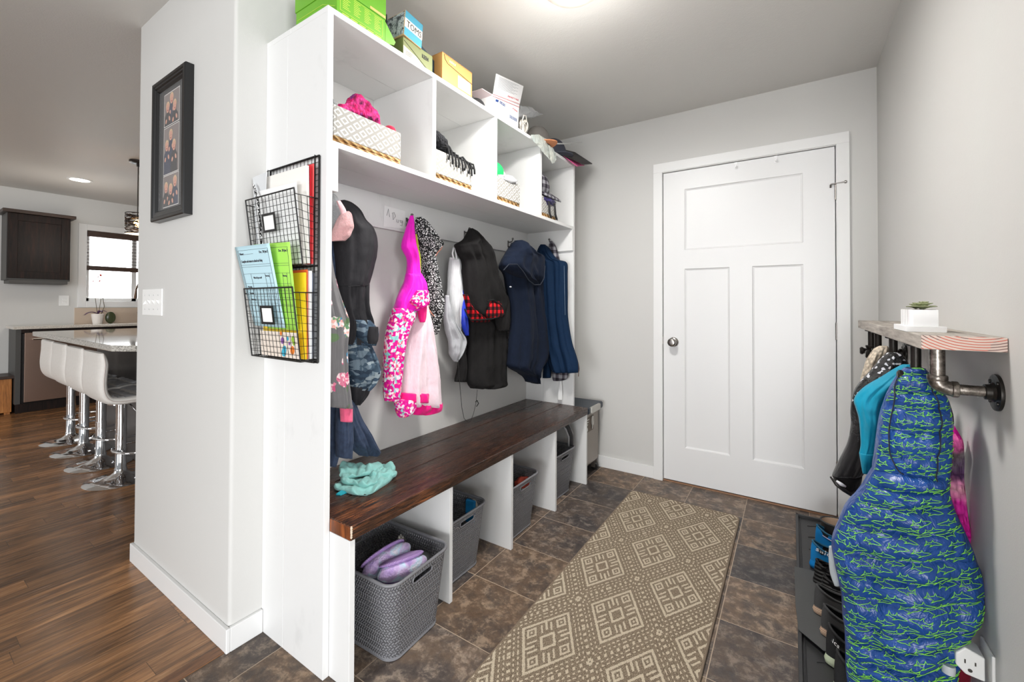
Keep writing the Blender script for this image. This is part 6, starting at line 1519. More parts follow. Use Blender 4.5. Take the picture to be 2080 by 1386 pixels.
def sharks(L_, zr, latr, step=(.052, .0235), seed=1, size=.049, slope=-.28, name='shark_print', clip=None):
    rnd = random.Random(seed); m_ = MB(); LA = L_.arc(); z = zr; row = 0
    while z < LA[-1]-.01:
        a = latr[0]+(row % 2)*step[0]*.5
        while a < latr[1]:
            ca, cz = a+rnd.uniform(-.004, .004), z+rnd.uniform(-.002, .002)-slope*(a-(latr[0]+latr[1])/2)
            th = slope*.9+rnd.uniform(-.16, .16); fl = rnd.choice((1, 1, 1, -1)); sz = size*rnd.uniform(.85, 1.1); fy = 1
            pts = []
            for (sx, sy) in SHD:
                X_, Y_ = sx*sz*fl, sy*sz*1.05*fy
                p = L_.onarc(ca+X_*math.cos(th)-Y_*math.sin(th), cz-(X_*math.sin(th)+Y_*math.cos(th)), LA, .0012)
                pts.append(None if p is None else tuple(p))
            if None not in pts: m_.tube(pts, .00075, 4, closed=True)
            else:
                k0 = pts.index(None); run = []
                for q in pts[k0:]+pts[:k0]+[None]:
                    if q is None:
                        if len(run) > 2: m_.tube(run, .00075, 4)
                        run = []
                    else: run.append(q)
            a += step[0]
        z += step[1]; row += 1
    return m_.build(name, NEON, J8)
zt_h, zb_h = hood.rings[0][:, 2].mean(), hood.rings[-1][:, 2].mean()
sharks(hood, .02, (1.72, 1.95), (.040, .0215), 3, .035, -.05)
zt_b, zb_b = body.rings[0][:, 2].mean(), body.rings[-1][:, 2].mean()
sharks(body, .09, (1.62, 1.98), (.046, .0245), 4, .041, -.22)
sm = MB()
def seamline(L_, pts, r=.0016):
    q = []
    for (px, py) in crom(pts, 50):
        w3 = at(px, py, 'y', L_.val-.06); p = L_.surf(w3[0], w3[2], .003)
        if p is not None: q.append(tuple(p))
    if len(q) > 1: sm.tube(q, r, 6)
seamline(hood, [(1836, 765), (1826, 785), (1820, 820), (1812, 850), (1809, 885), (1811, 915), (1822, 945), (1845, 968), (1875, 985), (1903, 990)])
seamline(hood, [(1896, 790), (1908, 830), (1911, 870), (1905, 910), (1900, 950), (1900, 985)])
sm.build('seams', NAVD, J8, smooth=True)
Loft([(815, 1912, 1928, .012), (845, 1914, 1937, .016), (872, 1917, 1938, .012)], 'y', .745, .015, .003, 2, .3, 82, nrow=16).build('hood_lining', print_mat('grey_tree_print', 60, [(0, rgb(70, 68, 74)), (.5, rgb(150, 150, 146)), (.75, rgb(50, 48, 56))]), J8)
Loft([(1110, 1684, 1692, .006), (1135, 1683, 1700, .01), (1165, 1686, 1706, .01), (1190, 1695, 1706, .006)], 'y', .76, .01, .001, 2, .3, 83, nrow=16).build('inner_lining', plain('pale_grey_lining', (170, 176, 178), .7), J8)
J9 = empty('turquoise_jacket', (1.8, .85, 1.0), 'turquoise jacket hanging just behind the shark print puffer', 'jacket')
Loft([(741, 1832, 1852, .015), (752, 1812, 1860, .03), (766, 1790, 1850), (788, 1754, 1840), (810, 1735, 1825), (830, 1738, 1810), (850, 1744, 1805), (880, 1747, 1800), (905, 1748, 1792), (922, 1745, 1785)], 'y', .86, .035, .010, 1.5, .7, 84, crum=.008).build('sleeve', TURQ, J9)
Loft([(920, 1745, 1786, .028), (928, 1746, 1784, .03), (945, 1749, 1778), (962, 1752, 1772, .02)], 'y', .86, .028, .003, 1.5, .4, 85, nrow=14).build('cuff', TURQ, J9)
SHB = NT('shiny_black_flocked'); sp_ = SHB.voro(SHB.obj(), 130, out='Color'); on_ = SHB.M('MULTIPLY', SHB.M('GREATER_THAN', SHB.sep(sp_)[0], .86), SHB.M('GREATER_THAN', SHB.noise(SHB.obj(), 9, 3), .52))
SHB.set(SHB.mix(on_, rgb(26, 25, 27), rgb(214, 214, 220)), .22, 0, .5); SHB.bump(SHB.noise(SHB.obj(), 35, 5, .65), .8, .02); SHB = SHB.m
VELB = fabric('black_velour', (26, 24, 25), .9, .3, 14, 400, .2, .4, .15)
J10 = empty('black_shiny_jacket', (1.78, .96, 1.0), 'shiny black jacket with silver flecks and flared sleeve behind the turquoise one', 'jacket')
Loft([(716, 1803, 1822, .015), (722, 1794, 1835, .03), (740, 1778, 1846), (755, 1766, 1838), (775, 1747, 1815), (800, 1732, 1800), (833, 1727, 1790), (861, 1728, 1780), (895, 1723, 1775)], 'y', .96, .04, .008, 1.7, .7, 86, crum=.010).build('jacket_body', SHB, J10)
Loft([(880, 1726, 1768, .03), (905, 1719, 1770), (931, 1706, 1768), (958, 1693, 1757), (966, 1690, 1752, .03)], 'y', .95, .035, .004, 1.5, .4, 87, nrow=24).build('sleeve', VELB, J10)
cf = MB(); c4 = [A(1690, 962, .925), A(1727, 1001, .925), A(1731, 1008, .93), A(1687.5, 974, .93)]
cf.tube([A(1689, 968, .925), A(1700, 985, .92), (A(1714, 996, .92)), A(1729, 1006, .925), A(1740, 985, .96)], .006, 8); cf.build('leather_hem', plain('black_leather', (44, 42, 41), .35), J10, smooth=True)
cf = MB(); cf.tube([A(1699, 977, .912), A(1708, 984, .91), A(1718, 989, .912)], [.003, .006, .003], 8); cf.build('white_lining', plain('white_satin', (220, 218, 222), .4), J10, smooth=True)
Loft([(966, 1691, 1752, .03), (980, 1700, 1750), (995, 1714, 1746), (1006, 1727, 1740, .02)], 'y', .952, .03, .002, 1.5, .4, 88, nrow=14).build('sleeve_end', VELB, J10)
CR = knit('cream_chunky_knit', [(222, 206, 184), (238, 224, 204)], 110)
J11 = empty('cream_cardigan', (1.78, 1.06, 1.0), 'cream chunky knit cardigan behind the shiny black jacket', 'cardigan')
Loft([(703, 1786, 1802, .012), (708, 1776, 1806, .02), (716, 1769, 1806), (730, 1760, 1800), (750, 1753, 1792), (776, 1746, 1785), (800, 1742, 1770, .02)], 'y', 1.05, .03, .004, 2, .4, 89, nrow=36).build('sleeve', CR, J11)
t = NT('pink_chunky_yarn'); o = t.obj(); z_ = t.sep(o)[2]
c_ = t.ramp(t.M('ADD', t.M('MULTIPLY', z_, 1.6), t.M('MULTIPLY', t.noise(o, 14, 3), .30)), [(.0, rgb(240, 40, 160)), (1.12-.0, rgb(242, 40, 165))]); e = c_.node.color_ramp
while len(e.elements) > 2: e.elements.remove(e.elements[-1])
e.elements[0].position = .0; e.elements[1].position = 1.0
f_ = t.M('FRACT', t.M('ADD', t.M('MULTIPLY', z_, 3.4), t.M('MULTIPLY', t.noise(o, 20, 3), .35)))
c_ = t.ramp(f_, [(.0, rgb(238, 30, 170)), (.35, rgb(246, 60, 180)), (.5, rgb(246, 170, 190)), (.62, rgb(240, 150, 190)), (.7, rgb(96, 70, 110)), (.82, rgb(120, 112, 112)), (.9, rgb(246, 110, 180))])
v_ = t.voro(t.mapping(o, (1, 1, .8)), 60); t.set(t.mix(t.M('MULTIPLY', v_, .55), c_, rgb(60, 10, 40)), .95, 0, .1); t.bump(t.M('SUBTRACT', 1, v_), 1.0, .012); PY = t.m
sf = Loft([(864, 1924, 1938, .012), (880, 1922, 1948), (898, 1920, 1957), (935, 1920, 1960), (977, 1920, 1959), (1011, 1922, 1963), (1046, 1926, 1966), (1072, 1934, 1971), (1100, 1950, 1979), (1116, 1970, 1985, .01)], 'y', .80, .03, .006, 2.5, 2.0, 90, nrow=70, crum=.014)
tag(sf.build('knit_scarf', PY), 'hot pink and purple chunky knit scarf hanging between puffer jacket and right wall', 'scarf')
rb = Loft([(1330, 1940, 1962, .01), (1350, 1938, 1970, .02), (1372, 1936, 1974), (1400, 1938, 1970, .02)], 'y', .80, .03, .004, 2, .4, 91, nrow=20)
tag(rb.build('red_cloth', fabric('dark_red_cloth', (120, 12, 36), .8, .4)), 'dark red cloth hanging low beside the outlet on the right wall', 'clothing')

# ================================================================== outlet with adapter on the right wall
ro = empty('wall_outlet', (WX, .668, .32), 'white wall outlet with plug adapter beside the puffer jacket', 'outlet')
bx('cover_plate', WX-.006, WX, .630, .706, .255, .372, WPL, ro, .0025, seg=3)
m_ = MB(); m_.prism([(WX-.012, .352), (WX-.044, .364), (WX-.060, .345), (WX-.060, .318), (WX-.044, .302), (WX-.012, .298)], .648, .700, 'y')
ad_ = m_.build('plug_adapter', WPL, ro, bevel=.003, seg=3)
m_ = MB(); 
for (x0, x1, z0, z1) in ((WX-.046, WX-.0435, .328, .337), (WX-.029, WX-.0265, .328, .336)): m_.box(x0, x1, .6472, .6485, z0, z1)
m_.prism([(WX-.0365+.004*math.cos(a), .314+.004*math.sin(a)) for a in [2*PI*k/12 for k in range(12)]], .6472, .6485, 'y')
m_.build('socket_slots', plain('dark_slot', (60, 56, 50), .6), ad_)
tg = MB(); tg.lathe([(0, .0), (.012, 0), (.013, -.004), (.012, -.02), (0, -.022)], (WX-.07, .66, .305), 'z', 16); tg.build('night_light', plain('pale_grey_plastic', (200, 204, 208), .3), ro, smooth=True, angle=50)

# ================================================================== boot tray, mat and shoes
RUB = plain('black_rubber', (48, 48, 49), .45, bump=.15, bscale=120)
tr = empty('boot_tray', (1.76, 1.4, 0), 'long black rubber boot tray with raised rim along the right wall', 'tray')
TX0, TX1, TY0, TY1 = 1.583, 1.930, .45, 2.085
m_ = MB(); m_.box(TX0, TX1, TY0, TY1, .0006, .005); m_.build('tray_floor', RUB, tr, bevel=.001)
m_ = MB()
for (x0, x1, y0, y1) in ((TX0, TX0+.012, TY0, TY1), (TX1-.012, TX1, TY0, TY1), (TX0, TX1, TY0, TY0+.012), (TX0, TX1, TY1-.012, TY1)): m_.box(x0, x1, y0, y1, .001, .019)
m_.box(TX0+.018, TX0+.022, TY0+.02, TY1-.02, .004, .009)
m_.build('raised_rim', RUB, tr, bevel=.004, seg=3)
m_ = MB()
for k in range(12):
    y = TY0+.1+.13*k
    for sx, l_ in ((TX0+.05, 1), (TX0+.13, -1), (TX0+.21, 1)): m_.hexa([(sx, y, .005), (sx+.055, y+.03*l_, .005), (sx+.055, y+.034*l_, .005), (sx, y+.004, .005), (sx, y, .0072), (sx+.055, y+.03*l_, .0072), (sx+.055, y+.034*l_, .0072), (sx, y+.004, .0072)])
m_.build('raised_ridges', RUB, tr)
m_ = MB(); m_.prism([(TX0-.008, 1.485), (TX0+.12, 1.49), (TX0+.2, 1.40), (TX0+.2, .99), (TX0+.07, .985), (TX0+.002, 1.05), (TX0-.006, 1.2)], .0205, .0245, 'z')
o_ = m_.build('grey_mat', plain('grey_rubber_mat', (78, 79, 79), .7, bump=.2, bscale=200), None, bevel=.001); tag(o_, 'dark grey rubber mat piece lying across the middle of the boot tray', 'mat')
def shoe(name, loc, rz, L_, W_, Hh, mats, label, sole=.02, collar=.06, opening=.42, group=None, cat='shoe', dz=0.0, parts=None):
    """heel at the local origin, toe along +x"""
    r_ = empty(name, (loc[0], loc[1], loc[2]), label, cat, group, rz)
    def foot(a, s=1.0):
        c_, s_ = math.cos(a), math.sin(a); x = L_/2+L_/2*c_*s; w = W_/2*(.80+.20*c_ - .10*math.cos(2*a))*s
        return x, w*math.copysign(abs(s_)**.8, s_)
    n = 40; up, so_, lin_, oth = mats
    m_ = MB()
    for z, s in ((0, .96), (.004, 1.0), (sole*.6, 1.015), (sole, 1.0)): pass
    prof = [(0, .95), (.003, 1.0), (sole*.55, 1.02), (sole, .99)]
    vs = []
    for z, s in prof: vs += [(foot(2*PI*k/n, s)[0], foot(2*PI*k/n, s)[1], z+.004*(1-math.cos(2*PI*k/n*1.0))*0) for k in range(n)]
    fs = [(i*n+k, i*n+(k+1) % n, (i+1)*n+(k+1) % n, (i+1)*n+k) for i in range(3) for k in range(n)]+[tuple(range(n-1, -1, -1)), tuple(3*n+k for k in range(n))]
    m_.add(vs, fs); ms = m_
    ox, ol, ow = L_*opening*.52+.008, L_*opening*.5, W_*.30
    def top(a): return (ox+ol*math.cos(a), ow*math.sin(a), sole+collar*(.88+.12*math.cos(2*a))+.018*max(0, math.cos(a))**2+.010*max(0, -math.cos(a))**2)
    def fn(u, v):
        a = 2*PI*u; bx_, by_ = foot(a, .985); tx, ty, tz = top(a)
        hs = v**(1.0+1.6*max(0, math.cos(a)))   # the vamp slopes back
        k = v**2.2 if math.cos(a) < .2 else v**1.25
        x = bx_*(1-k)+tx*k; y = by_*(1-k)+ty*k
        z = sole*.8+(tz-sole*.8)*(1-(1-v)**1.5) if math.cos(a) < .2 else sole*.8+(tz-sole*.8)*(1-(1-v)**1.9)
        return (x, y, z)
    mu = MB(); mu.grid(fn, 48, 14, True)
    mi = MB()
    def fi(u, v):
        a = 2*PI*u; tx, ty, tz = top(a); s = 1-.12*v; return (ox+(tx-ox)*s, ty*s, tz*(1-v)+(sole+.006)*v)
    mi.grid(fi, 40, 6, True); mi.add([fi(k/40, 1) for k in range(40)], [tuple(range(40))])
    mc = MB(); mc.tube([top(2*PI*k/36) for k in range(36)], .0045, 6, closed=True)
    for nm, q_, mt in (('sole', ms, so_), ('upper', mu, up), ('lining', mi, lin_), ('collar', mc, oth)):
        o_ = q_.build(nm, mt, None, smooth=True, angle=60); o_.parent = r_
    r_.location = loc
    return r_, fn
def PZ(px, py, z): q = at(px, py, 'z', z); return float(q[0]), float(q[1])
BLU1 = plain('bright_blue_mesh', (14, 128, 196), .5, bump=.25, bscale=400); BLU2 = plain('deep_teal_cloth', (20, 84, 112), .6); DRK = plain('black_lining', (22, 22, 23), .9)
BSOLE = plain('blue_midsole', (20, 136, 214), .4); BLKS = plain('black_outsole', (34, 33, 34), .6); DGR = plain('dark_grey_suede', (64, 64, 64), .9, bump=.4, bscale=300)
def side_text(r_, fn, s_, u0, u1, v_, size, mat, width, k_off=1.0):
    """lettering on the shoe side facing the camera, in the shoe's own space"""
    p0, p1 = Vector(fn(u0, v_)), Vector(fn(u1, v_)); up_ = (Vector(fn(u0, v_+.2))-p0).normalized()
    off = Vector((0, -.0025, 0))
    o_ = text('lettering', s_, p0+off*k_off, p1-p0, up_, size, mat, None, width=width); o_.parent = r_; return o_
hx_, hy_ = PZ(1637, 1146, .022)
sA, fA = shoe('running_shoe', (1.632, 1.555, .006), .05, .29, .105, .1, (BLU1, BSOLE, DRK, BLU2), 'blue running shoe with white lettering on its side, on the boot tray', .034, .074, .44, 'blue running shoes')
side_text(sA, fA, 'salomon', .575, .715, .58, .027, plain('white_lettering', (240, 240, 240), .5), .125, 3.0)
sB, fB = shoe('running_shoe', (1.655, 1.735, .006), .08, .29, .105, .1, (BLU1, BSOLE, DRK, BLU2), 'second blue running shoe, farther from the camera beside the lettered one', .034, .074, .44, 'blue running shoes')
m_ = MB(); q_ = [Vector(fB(.60+.04*k, .55-.06*k))+Vector((0, -.003, 0)) for k in range(7)]; m_.tube(q_, .0022, 6); o_ = m_.build('reflective_stripe', plain('lilac_reflective', (196, 196, 226), .3), None, smooth=True); o_.parent = sB
bt_ = empty('ankle_boot', (1.72, 1.92, 0), 'black ankle boot with beige lining at the door end of tray', 'boot')
bxy = PZ(1703, 1062, .135); bcx, bcy = bxy
m_ = MB()
def boot(u, v):
    a = 2*PI*u; s = 1+.10*v; return (bcx+.062*s*math.cos(a), bcy+.05*s*math.sin(a), .006+.128*v)
m_.grid(boot, 36, 8, True); m_.build('shaft', plain('black_boot_leather', (34, 31, 30), .45, bump=.1), bt_, smooth=True)
m_ = MB(); m_.grid(lambda u, v: (bcx+.06*1.08*(1-.1*v)*math.cos(2*PI*u), bcy+.048*1.08*(1-.1*v)*math.sin(2*PI*u), .134-.09*v), 36, 4, True); m_.add([(bcx+.058*math.cos(2*PI*k/36), bcy+.046*math.sin(2*PI*k/36), .045) for k in range(36)], [tuple(range(36))]); m_.build('lining', plain('beige_boot_lining', (206, 178, 152), .9, bump=.3), bt_, smooth=True)
m_ = MB(); m_.tube([(bcx+.068*math.cos(2*PI*k/32), bcy+.055*math.sin(2*PI*k/32), .134) for k in range(32)], .004, 6, closed=True); m_.build('collar', DGR, bt_, smooth=True)
m_ = MB(); m_.ell((bcx+.09, bcy, .035), .075, .045, .032, 24, 12); m_.build('toe', plain('black_boot_leather', (34, 31, 30), .45, bump=.1), bt_, smooth=True)
RB_ = NT('ribbed_black_rubber'); zz_ = RB_.sep(RB_.obj())[2]; RB_.set(rgb(36, 35, 35), .55, 0, .4); RB_.bump(RB_.M('SINE', RB_.M('MULTIPLY', zz_, 420)), .8, .006); RB_ = RB_.m
shoe('clog', (1.640, 1.405, .012), .02, .27, .11, .1, (RB_, RB_, DRK, RB_), 'chunky ribbed black slip-on shoe next to the blue shoes', .040, .055, .4, 'black ribbed slip-on shoes')
shoe('clog', (1.660, 1.31, .025), .02, .27, .10, .1, (RB_, RB_, DRK, RB_), 'second chunky ribbed black slip-on shoe, half hidden by the puffer', .032, .045, .4, 'black ribbed slip-on shoes')
ESP = NT('striped_cream_sole'); zz_ = ESP.sep(ESP.obj())[2]; ESP.set(ESP.mix(ESP.M('GREATER_THAN', ESP.M('SINE', ESP.M('MULTIPLY', zz_, 1100)), .55), rgb(206, 178, 152), rgb(120, 88, 70)), .7); ESP = ESP.m
shoe('espadrille', (1.632, 1.185, .026), .0, .25, .092, .1, (DGR, ESP, DRK, DGR), 'dark grey suede slip-on with striped cream sole, upper one of the pair', .026, .066, .62, 'dark grey suede slip-ons')
shoe('espadrille', (1.648, 1.068, .026), -.02, .25, .092, .1, (DGR, ESP, DRK, DGR), 'dark grey suede slip-on with striped cream sole, nearer the camera', .026, .066, .62, 'dark grey suede slip-ons')
BM = plain('black_mesh_cloth', (30, 30, 31), .75, bump=.5, bscale=500); WS = plain('white_green_midsole', (196, 206, 176), .5)
sC, fC = shoe('running_shoe', (1.655, .955, .008), -.03, .29, .105, .1, (BM, WS, DRK, BM), 'black running shoe with small white lettering at the heel', .030, .085, .44, 'black running shoes')
side_text(sC, fC, 'asics', .49, .60, .45, .020, plain('white_lettering', (240, 240, 240), .5), .042, 2.0)
shoe('running_shoe', (1.668, .835, .008), -.03, .29, .105, .1, (BM, WS, DRK, BM), 'black running shoe nearest the camera, cut by the picture edge', .030, .085, .44, 'black running shoes')

# ================================================================== woven runner rug
t = NT('runner_rug_weave'); x, y, z = t.sep(t.obj())
nzv = t.n('TexNoise'); t.put(nzv.inputs['Vector'], t.obj()); nzv.inputs['Scale'].default_value = 140; nzv.inputs['Detail'].default_value = 2
nx_ = t.M('MULTIPLY', t.M('SUBTRACT', t.sep(nzv.outputs['Color'])[0], .5), .0065); ny_ = t.M('MULTIPLY', t.M('SUBTRACT', t.sep(nzv.outputs['Color'])[1], .5), .0065)
u = t.M('DIVIDE', t.M('SUBTRACT', t.M('ADD', x, nx_), .8715), .1535); v = t.M('DIVIDE', t.M('SUBTRACT', t.M('ADD', y, ny_), .5215), .2555)
a = t.M('SUBTRACT', t.M('FRACT', t.M('ADD', t.M('MULTIPLY', t.M('ADD', u, v), .5), .5)), .5); b = t.M('SUBTRACT', t.M('FRACT', t.M('ADD', t.M('MULTIPLY', t.M('SUBTRACT', u, v), .5), .5)), .5)
A_, B_ = t.M('ABSOLUTE', a), t.M('ABSOLUTE', b); mx, mn = t.M('MAXIMUM', A_, B_), t.M('MINIMUM', A_, B_)
def band(q, c, h): return t.M('LESS_THAN', t.M('ABSOLUTE', t.M('SUBTRACT', q, c)), h)
def AND(p, q): return t.M('MULTIPLY', p, q)
def OR(p, q): return t.M('MAXIMUM', p, q)
m1 = band(mx, .315, .017); m2 = band(mx, .085, .017)
stem = AND(AND(t.M('GREATER_THAN', mx, .17), t.M('LESS_THAN', mx, .30)), t.M('LESS_THAN', mn, .016))
st2 = AND(AND(t.M('GREATER_THAN', mx, .14), t.M('LESS_THAN', mx, .27)), band(mn, .065, .013))
crn = t.M('MAXIMUM', t.M('ABSOLUTE', t.M('SUBTRACT', A_, .205)), t.M('ABSOLUTE', t.M('SUBTRACT', B_, .205)))
sq_ = band(crn, .052, .014); dot = t.M('LESS_THAN', crn, .014)
gr = band(mx, .385, .009); gr2 = band(mx, .44, .010)
dash = t.M('GREATER_THAN', t.M('SINE', t.M('MULTIPLY', mn, 95)), -.1)
gr = AND(gr, dash); gr2 = AND(gr2, t.M('GREATER_THAN', t.M('SINE', t.M('MULTIPLY', mn, 95)), .1)); cd = AND(t.M('GREATER_THAN', mx, .478), t.M('GREATER_THAN', t.M('SINE', t.M('MULTIPLY', mn, 70)), .3))
msk = OR(OR(OR(m1, m2), OR(stem, st2)), OR(OR(sq_, dot), OR(OR(gr, gr2), cd)))
fine = t.noise(t.obj(), 420, 3, .7); edge = t.M('LESS_THAN', fine, .40)
msk = t.M('MULTIPLY', msk, t.M('SUBTRACT', 1, t.M('MULTIPLY', edge, .8)))
dark = t.ramp(fine, [(.36, rgb(84, 70, 58)), (.5, rgb(138, 122, 104)), (.64, rgb(190, 174, 150))])
t.set(t.mix(msk, dark, rgb(218, 204, 180)), .95, 0, .1); t.bump(t.M('ADD', t.M('MULTIPLY', fine, .8), t.M('MULTIPLY', msk, .6)), .9, .004); RUG = t.m
rx0, rx1, ry0, ry1, rr = .742, 1.328, -1.2, 1.884, .035
m_ = MB(); pts = [(px+(rx0+rx1)/2, py+(ry0+ry1)/2) for px, py in rrect((rx1-rx0)/2, (ry1-ry0)/2, rr, 8)]
m_.prism(pts, .0006, .010, 'z'); rg = empty('runner_rug', ((rx0+rx1)/2, .4, 0), 'taupe and cream diamond pattern runner rug on the tile floor', 'rug')
m_.build('rug_pile', RUG, rg, bevel=.003, seg=3)
m_ = MB(); m_.tube([(p[0], p[1], .0055) for p in pts], .0055, 8, closed=True); m_.build('bound_edge', plain('taupe_binding', (132, 116, 98), .9, bump=.6, bscale=400), rg, smooth=True)

# ================================================================== cooler behind the locker end
ck = empty('rolling_cooler', (.25, 2.0, 0), 'stainless steel rolling cooler with navy lid between locker and back wall', 'cooler')
SSM = plain('cooler_steel', (150, 142, 134), .35, .7, bump=.05)
CLX = .430
bx('cooler_body', .05, CLX, 1.885, 2.125, .075, .432, SSM, ck, .012, seg=3)
m_ = MB(); m_.box(.035, CLX+.03, 1.872, 2.138, .434, .482); m_.build('cooler_lid', plain('navy_cooler_lid', (40, 50, 62), .4), ck, bevel=.014, seg=4)
bx('lid_latch', CLX+.022, CLX+.042, 1.90, 2.06, .440, .482, plain('latch_steel', (190, 188, 182), .3, .7), ck, .006)
bx('info_sticker', CLX+.0005, CLX+.0015, 1.89, 2.03, .305, .405, plain('brown_sticker', (110, 98, 86), .6), ck, 0)
m_ = MB(); m_.tube([(CLX+.006, 2.00+.012*math.cos(a), .37+.03*math.sin(a)) for a in [2*PI*k/20 for k in range(20)]], .0045, 8, closed=True); m_.tube([(CLX+.006, 2.0, .342), (CLX+.006, 1.995, .315)], .004, 6); m_.build('bottle_opener', plain('opener_white', (220, 218, 212), .4), ck, smooth=True)
m_ = MB()
for k in range(3): m_.box(CLX+.0016, CLX+.0022, 1.90, 1.95-.01*k, .385-.016*k, .390-.016*k)
m_.box(CLX+.0016, CLX+.0022, 1.90, 1.925, .315, .335); m_.build('sticker_print', plain('white_paper', (238, 238, 237), .7), ck)
for (x_, y_) in ((.40, 2.10), (.10, 2.10), (.40, 1.91), (.10, 1.91)):
    m_ = MB(); m_.lathe([(0, -.014), (.022, -.014), (.026, -.010), (.026, .010), (.022, .014), (0, .014)], (x_+.01, y_, .0265), 'y', 24); wh = m_.build('caster', plain('black_plastic', (28, 28, 28), .4), ck, smooth=True, angle=40)
    m_ = MB(); m_.box(x_-.01, x_+.02, y_-.018, y_-.0155, .02, .075); m_.box(x_-.01, x_+.02, y_+.0155, y_+.018, .02, .075); m_.build('caster_fork', SSM, wh)

# ================================================================== things inside the bench baskets
SLP = NT('tie_dye_plush'); SLP.set(SLP.ramp(SLP.noise(SLP.obj(), 14, 2, .5, 1.0), [(.34, rgb(150, 120, 190)), (.48, rgb(206, 180, 222)), (.56, rgb(196, 220, 240)), (.68, rgb(232, 226, 240))]), 1, 0, .1); SLP.b.inputs['Sheen Weight'].default_value = .6; SLP.bump(SLP.noise(SLP.obj(), 160, 3), .8, .006); SLP = SLP.m
SSL = NT('lilac_grip_sole'); vv = SSL.voro(SSL.obj(), 190, rnd=0.0); SSL.set(SSL.mix(SSL.M('LESS_THAN', vv, .3), rgb(150, 118, 176), rgb(196, 172, 206)), .7); SSL.bump(SSL.M('LESS_THAN', vv, .3), .5, .002); SSL = SSL.m
def slipper(name, c, ang, tilt, label, flip=False):
    s_ = empty(name, c, label, 'slipper', 'fluffy tie dye slippers')
    def fnn(u, v, sx=1, sz=1, off=0):
        a = 2*PI*u; b = PI*(v-.5); return Vector((.098*sx*math.cos(a)*math.cos(b), .05*sx*math.sin(a)*math.cos(b)*(1+.15*math.cos(a)), .032*sz*math.sin(b)+off))
    m_ = MB(); m_.grid(lambda u, v: tuple(fnn(u, v, 1+.05*noise.noise(Vector((u*6, v*6, c[0]*9))), 1.1)), 36, 18, True); a1 = m_.build('plush_body', SLP, None, smooth=True)
    m_ = MB(); m_.grid(lambda u, v: tuple(fnn(u, v, .93, .35, .028)), 36, 10, True); a2 = m_.build('grip_sole', SSL, None, smooth=True)
    for o_ in (a1, a2): o_.parent = s_
    s_.location = c; s_.rotation_euler = (tilt[0], tilt[1], ang); return s_
slipper('slipper', (.365, .255, .245), 1.45, (-1.0, -.05), 'purple plush slipper lying sole up at the back of nearest basket')
slipper('slipper', (.432, .265, .238), 1.45, (-.35, .12), 'purple and pale blue plush slipper at the front of nearest basket')
m_ = MB(); m_.ell((.42, .345, .215), .05, .055, .028, 24, 12, .2, 3); tag(m_.build('black_sandal', plain('black_rubber', (48, 48, 49), .45, bump=.15, bscale=120), None, smooth=True), 'black rubber sandal at the right of the nearest basket', 'sandal')
GLT = NT('silver_glitter'); vc = GLT.voro(GLT.obj(), 420, out='Color'); GLT.set(GLT.ramp(GLT.sep(vc)[0], [(0, rgb(60, 58, 54)), (.5, rgb(150, 146, 138)), (.8, rgb(244, 242, 236))], 'CONSTANT'), .3, .5); GLT = GLT.m
m_ = MB(); m_.ell((.32, .315, .235), .012, .03, .024, 20, 10, .7, 2); m_.ell((.325, .352, .248), .012, .026, .026, 20, 10, .7, 5); tag(m_.build('glitter_bow', GLT, None, smooth=True), 'silver glitter bow shoe lying behind black sandal in nearest basket', 'shoe')
m_ = MB()
def filler(name, c, r, mat, label, seed): 
    q = MB(); q.ell(c, r[0], r[1], r[2], 32, 16, .35, seed); return tag(q.build(name, mat, None, smooth=True), label, 'shoe')
filler('pile_of_slippers', (.33, .27, .11), (.11, .085, .075), SLP, 'lower plush slipper bundle filling the nearest basket', 1)
filler('grey_shoe', (.345, .575, .235), (.045, .04, .03), plain('grey_canvas', (150, 150, 150), .85, bump=.3), 'small grey canvas shoe in the second basket', 3)
filler('dark_shoes', (.23, .65, .11), (.10, .085, .09), plain('dark_shoe_cloth', (44, 44, 46), .9, bump=.3), 'dark shoes filling the second basket', 5)
sd = empty('blue_sandal', (.34, .74, .24), 'bright blue strapped sandal with cream sole standing in the second basket', 'sandal')
BST = plain('sandal_blue', (34, 146, 214), .5)
sd_c = Vector(at(958, 1026, 'x', .34)); 
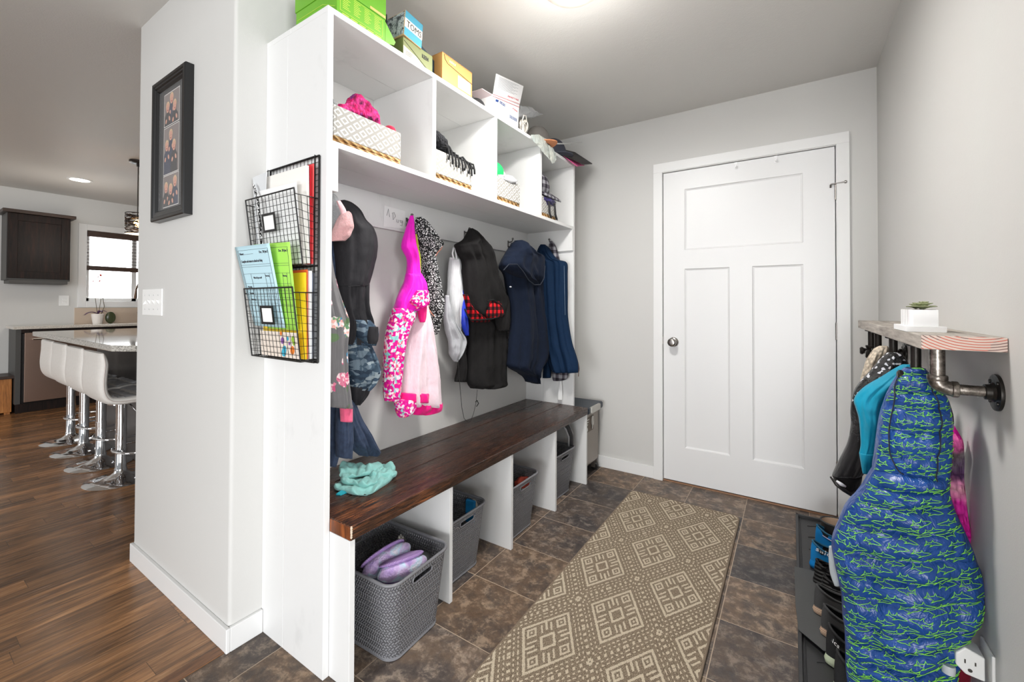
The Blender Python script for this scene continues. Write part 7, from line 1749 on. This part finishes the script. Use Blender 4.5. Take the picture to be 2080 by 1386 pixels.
m_ = MB(); c_ = sd_c; m_.hexa([(c_.x-.03, c_.y-.012, c_.z-.08), (c_.x+.02, c_.y-.012, c_.z-.08), (c_.x+.02, c_.y+.004, c_.z-.08), (c_.x-.03, c_.y+.004, c_.z-.08), (c_.x-.03, c_.y-.008, c_.z+.022), (c_.x+.02, c_.y-.008, c_.z+.022), (c_.x+.02, c_.y+.008, c_.z+.022), (c_.x-.03, c_.y+.008, c_.z+.022)]); m_.build('sandal_strap', BST, sd, bevel=.004)
m_ = MB(); m_.ell((c_.x, c_.y+.024, c_.z-.022), .03, .014, .046, 20, 14); m_.build('cream_sole', plain('cream_rubber', (222, 212, 190), .6), sd, smooth=True)
m_ = MB(); m_.tube([(c_.x+.022, c_.y-.012, c_.z-.014), (c_.x+.022, c_.y+.006, c_.z-.014)], .005, 6); m_.build('buckle', plain('copper_buckle', (200, 130, 90), .4, .5), sd)
cs_c = Vector(at(1062, 982, 'x', .36))
cs_ = empty('coral_shoe', tuple(cs_c), 'coral red and white running shoe lying in the third basket', 'shoe')
m_ = MB(); m_.ell((cs_c.x, cs_c.y, cs_c.z), .04, .058, .03, 28, 14, .25, 6); m_.build('upper', plain('coral_mesh', (246, 104, 84), .6, bump=.3, bscale=300), cs_, smooth=True)
m_ = MB(); m_.ell((cs_c.x+.022, cs_c.y-.012, cs_c.z-.02), .026, .058, .018, 28, 12, .2, 2); m_.build('midsole', plain('white_rubber', (230, 226, 222), .5), cs_, smooth=True)
filler('dark_shoes', (.26, 1.09, .11), (.10, .085, .09), plain('dark_shoe_cloth', (44, 44, 46), .9, bump=.3), 'dark shoes filling the third basket', 7)
bp_c = Vector(at(1135, 903, 'x', .32)); bp_c.y -= .03
bgk = empty('black_bag', tuple(bp_c), 'black bag with grey striped strap sticking up from farthest basket', 'bag')
m_ = MB(); m_.ell((.26, 1.575, .29), .09, .065, .12, 28, 16, .25, 3); m_.build('bag_body', plain('black_nylon', (30, 30, 32), .6, bump=.3), bgk, smooth=True)
for dy_, mt_, w_ in ((-.012, plain('grey_webbing', (170, 170, 172), .7), .006), (.02, plain('charcoal_webbing', (60, 60, 62), .8), .016), (.05, plain('grey_webbing', (170, 170, 172), .7), .005)):
    m_ = MB(); m_.tube([(.375, bp_c.y-.035+dy_, .42), (.395, bp_c.y-.01+dy_, .38), (.405, bp_c.y+.01+dy_, .33), (.40, bp_c.y+.02+dy_, .27)], w_, 8); m_.build('strap', mt_, bgk, smooth=True)
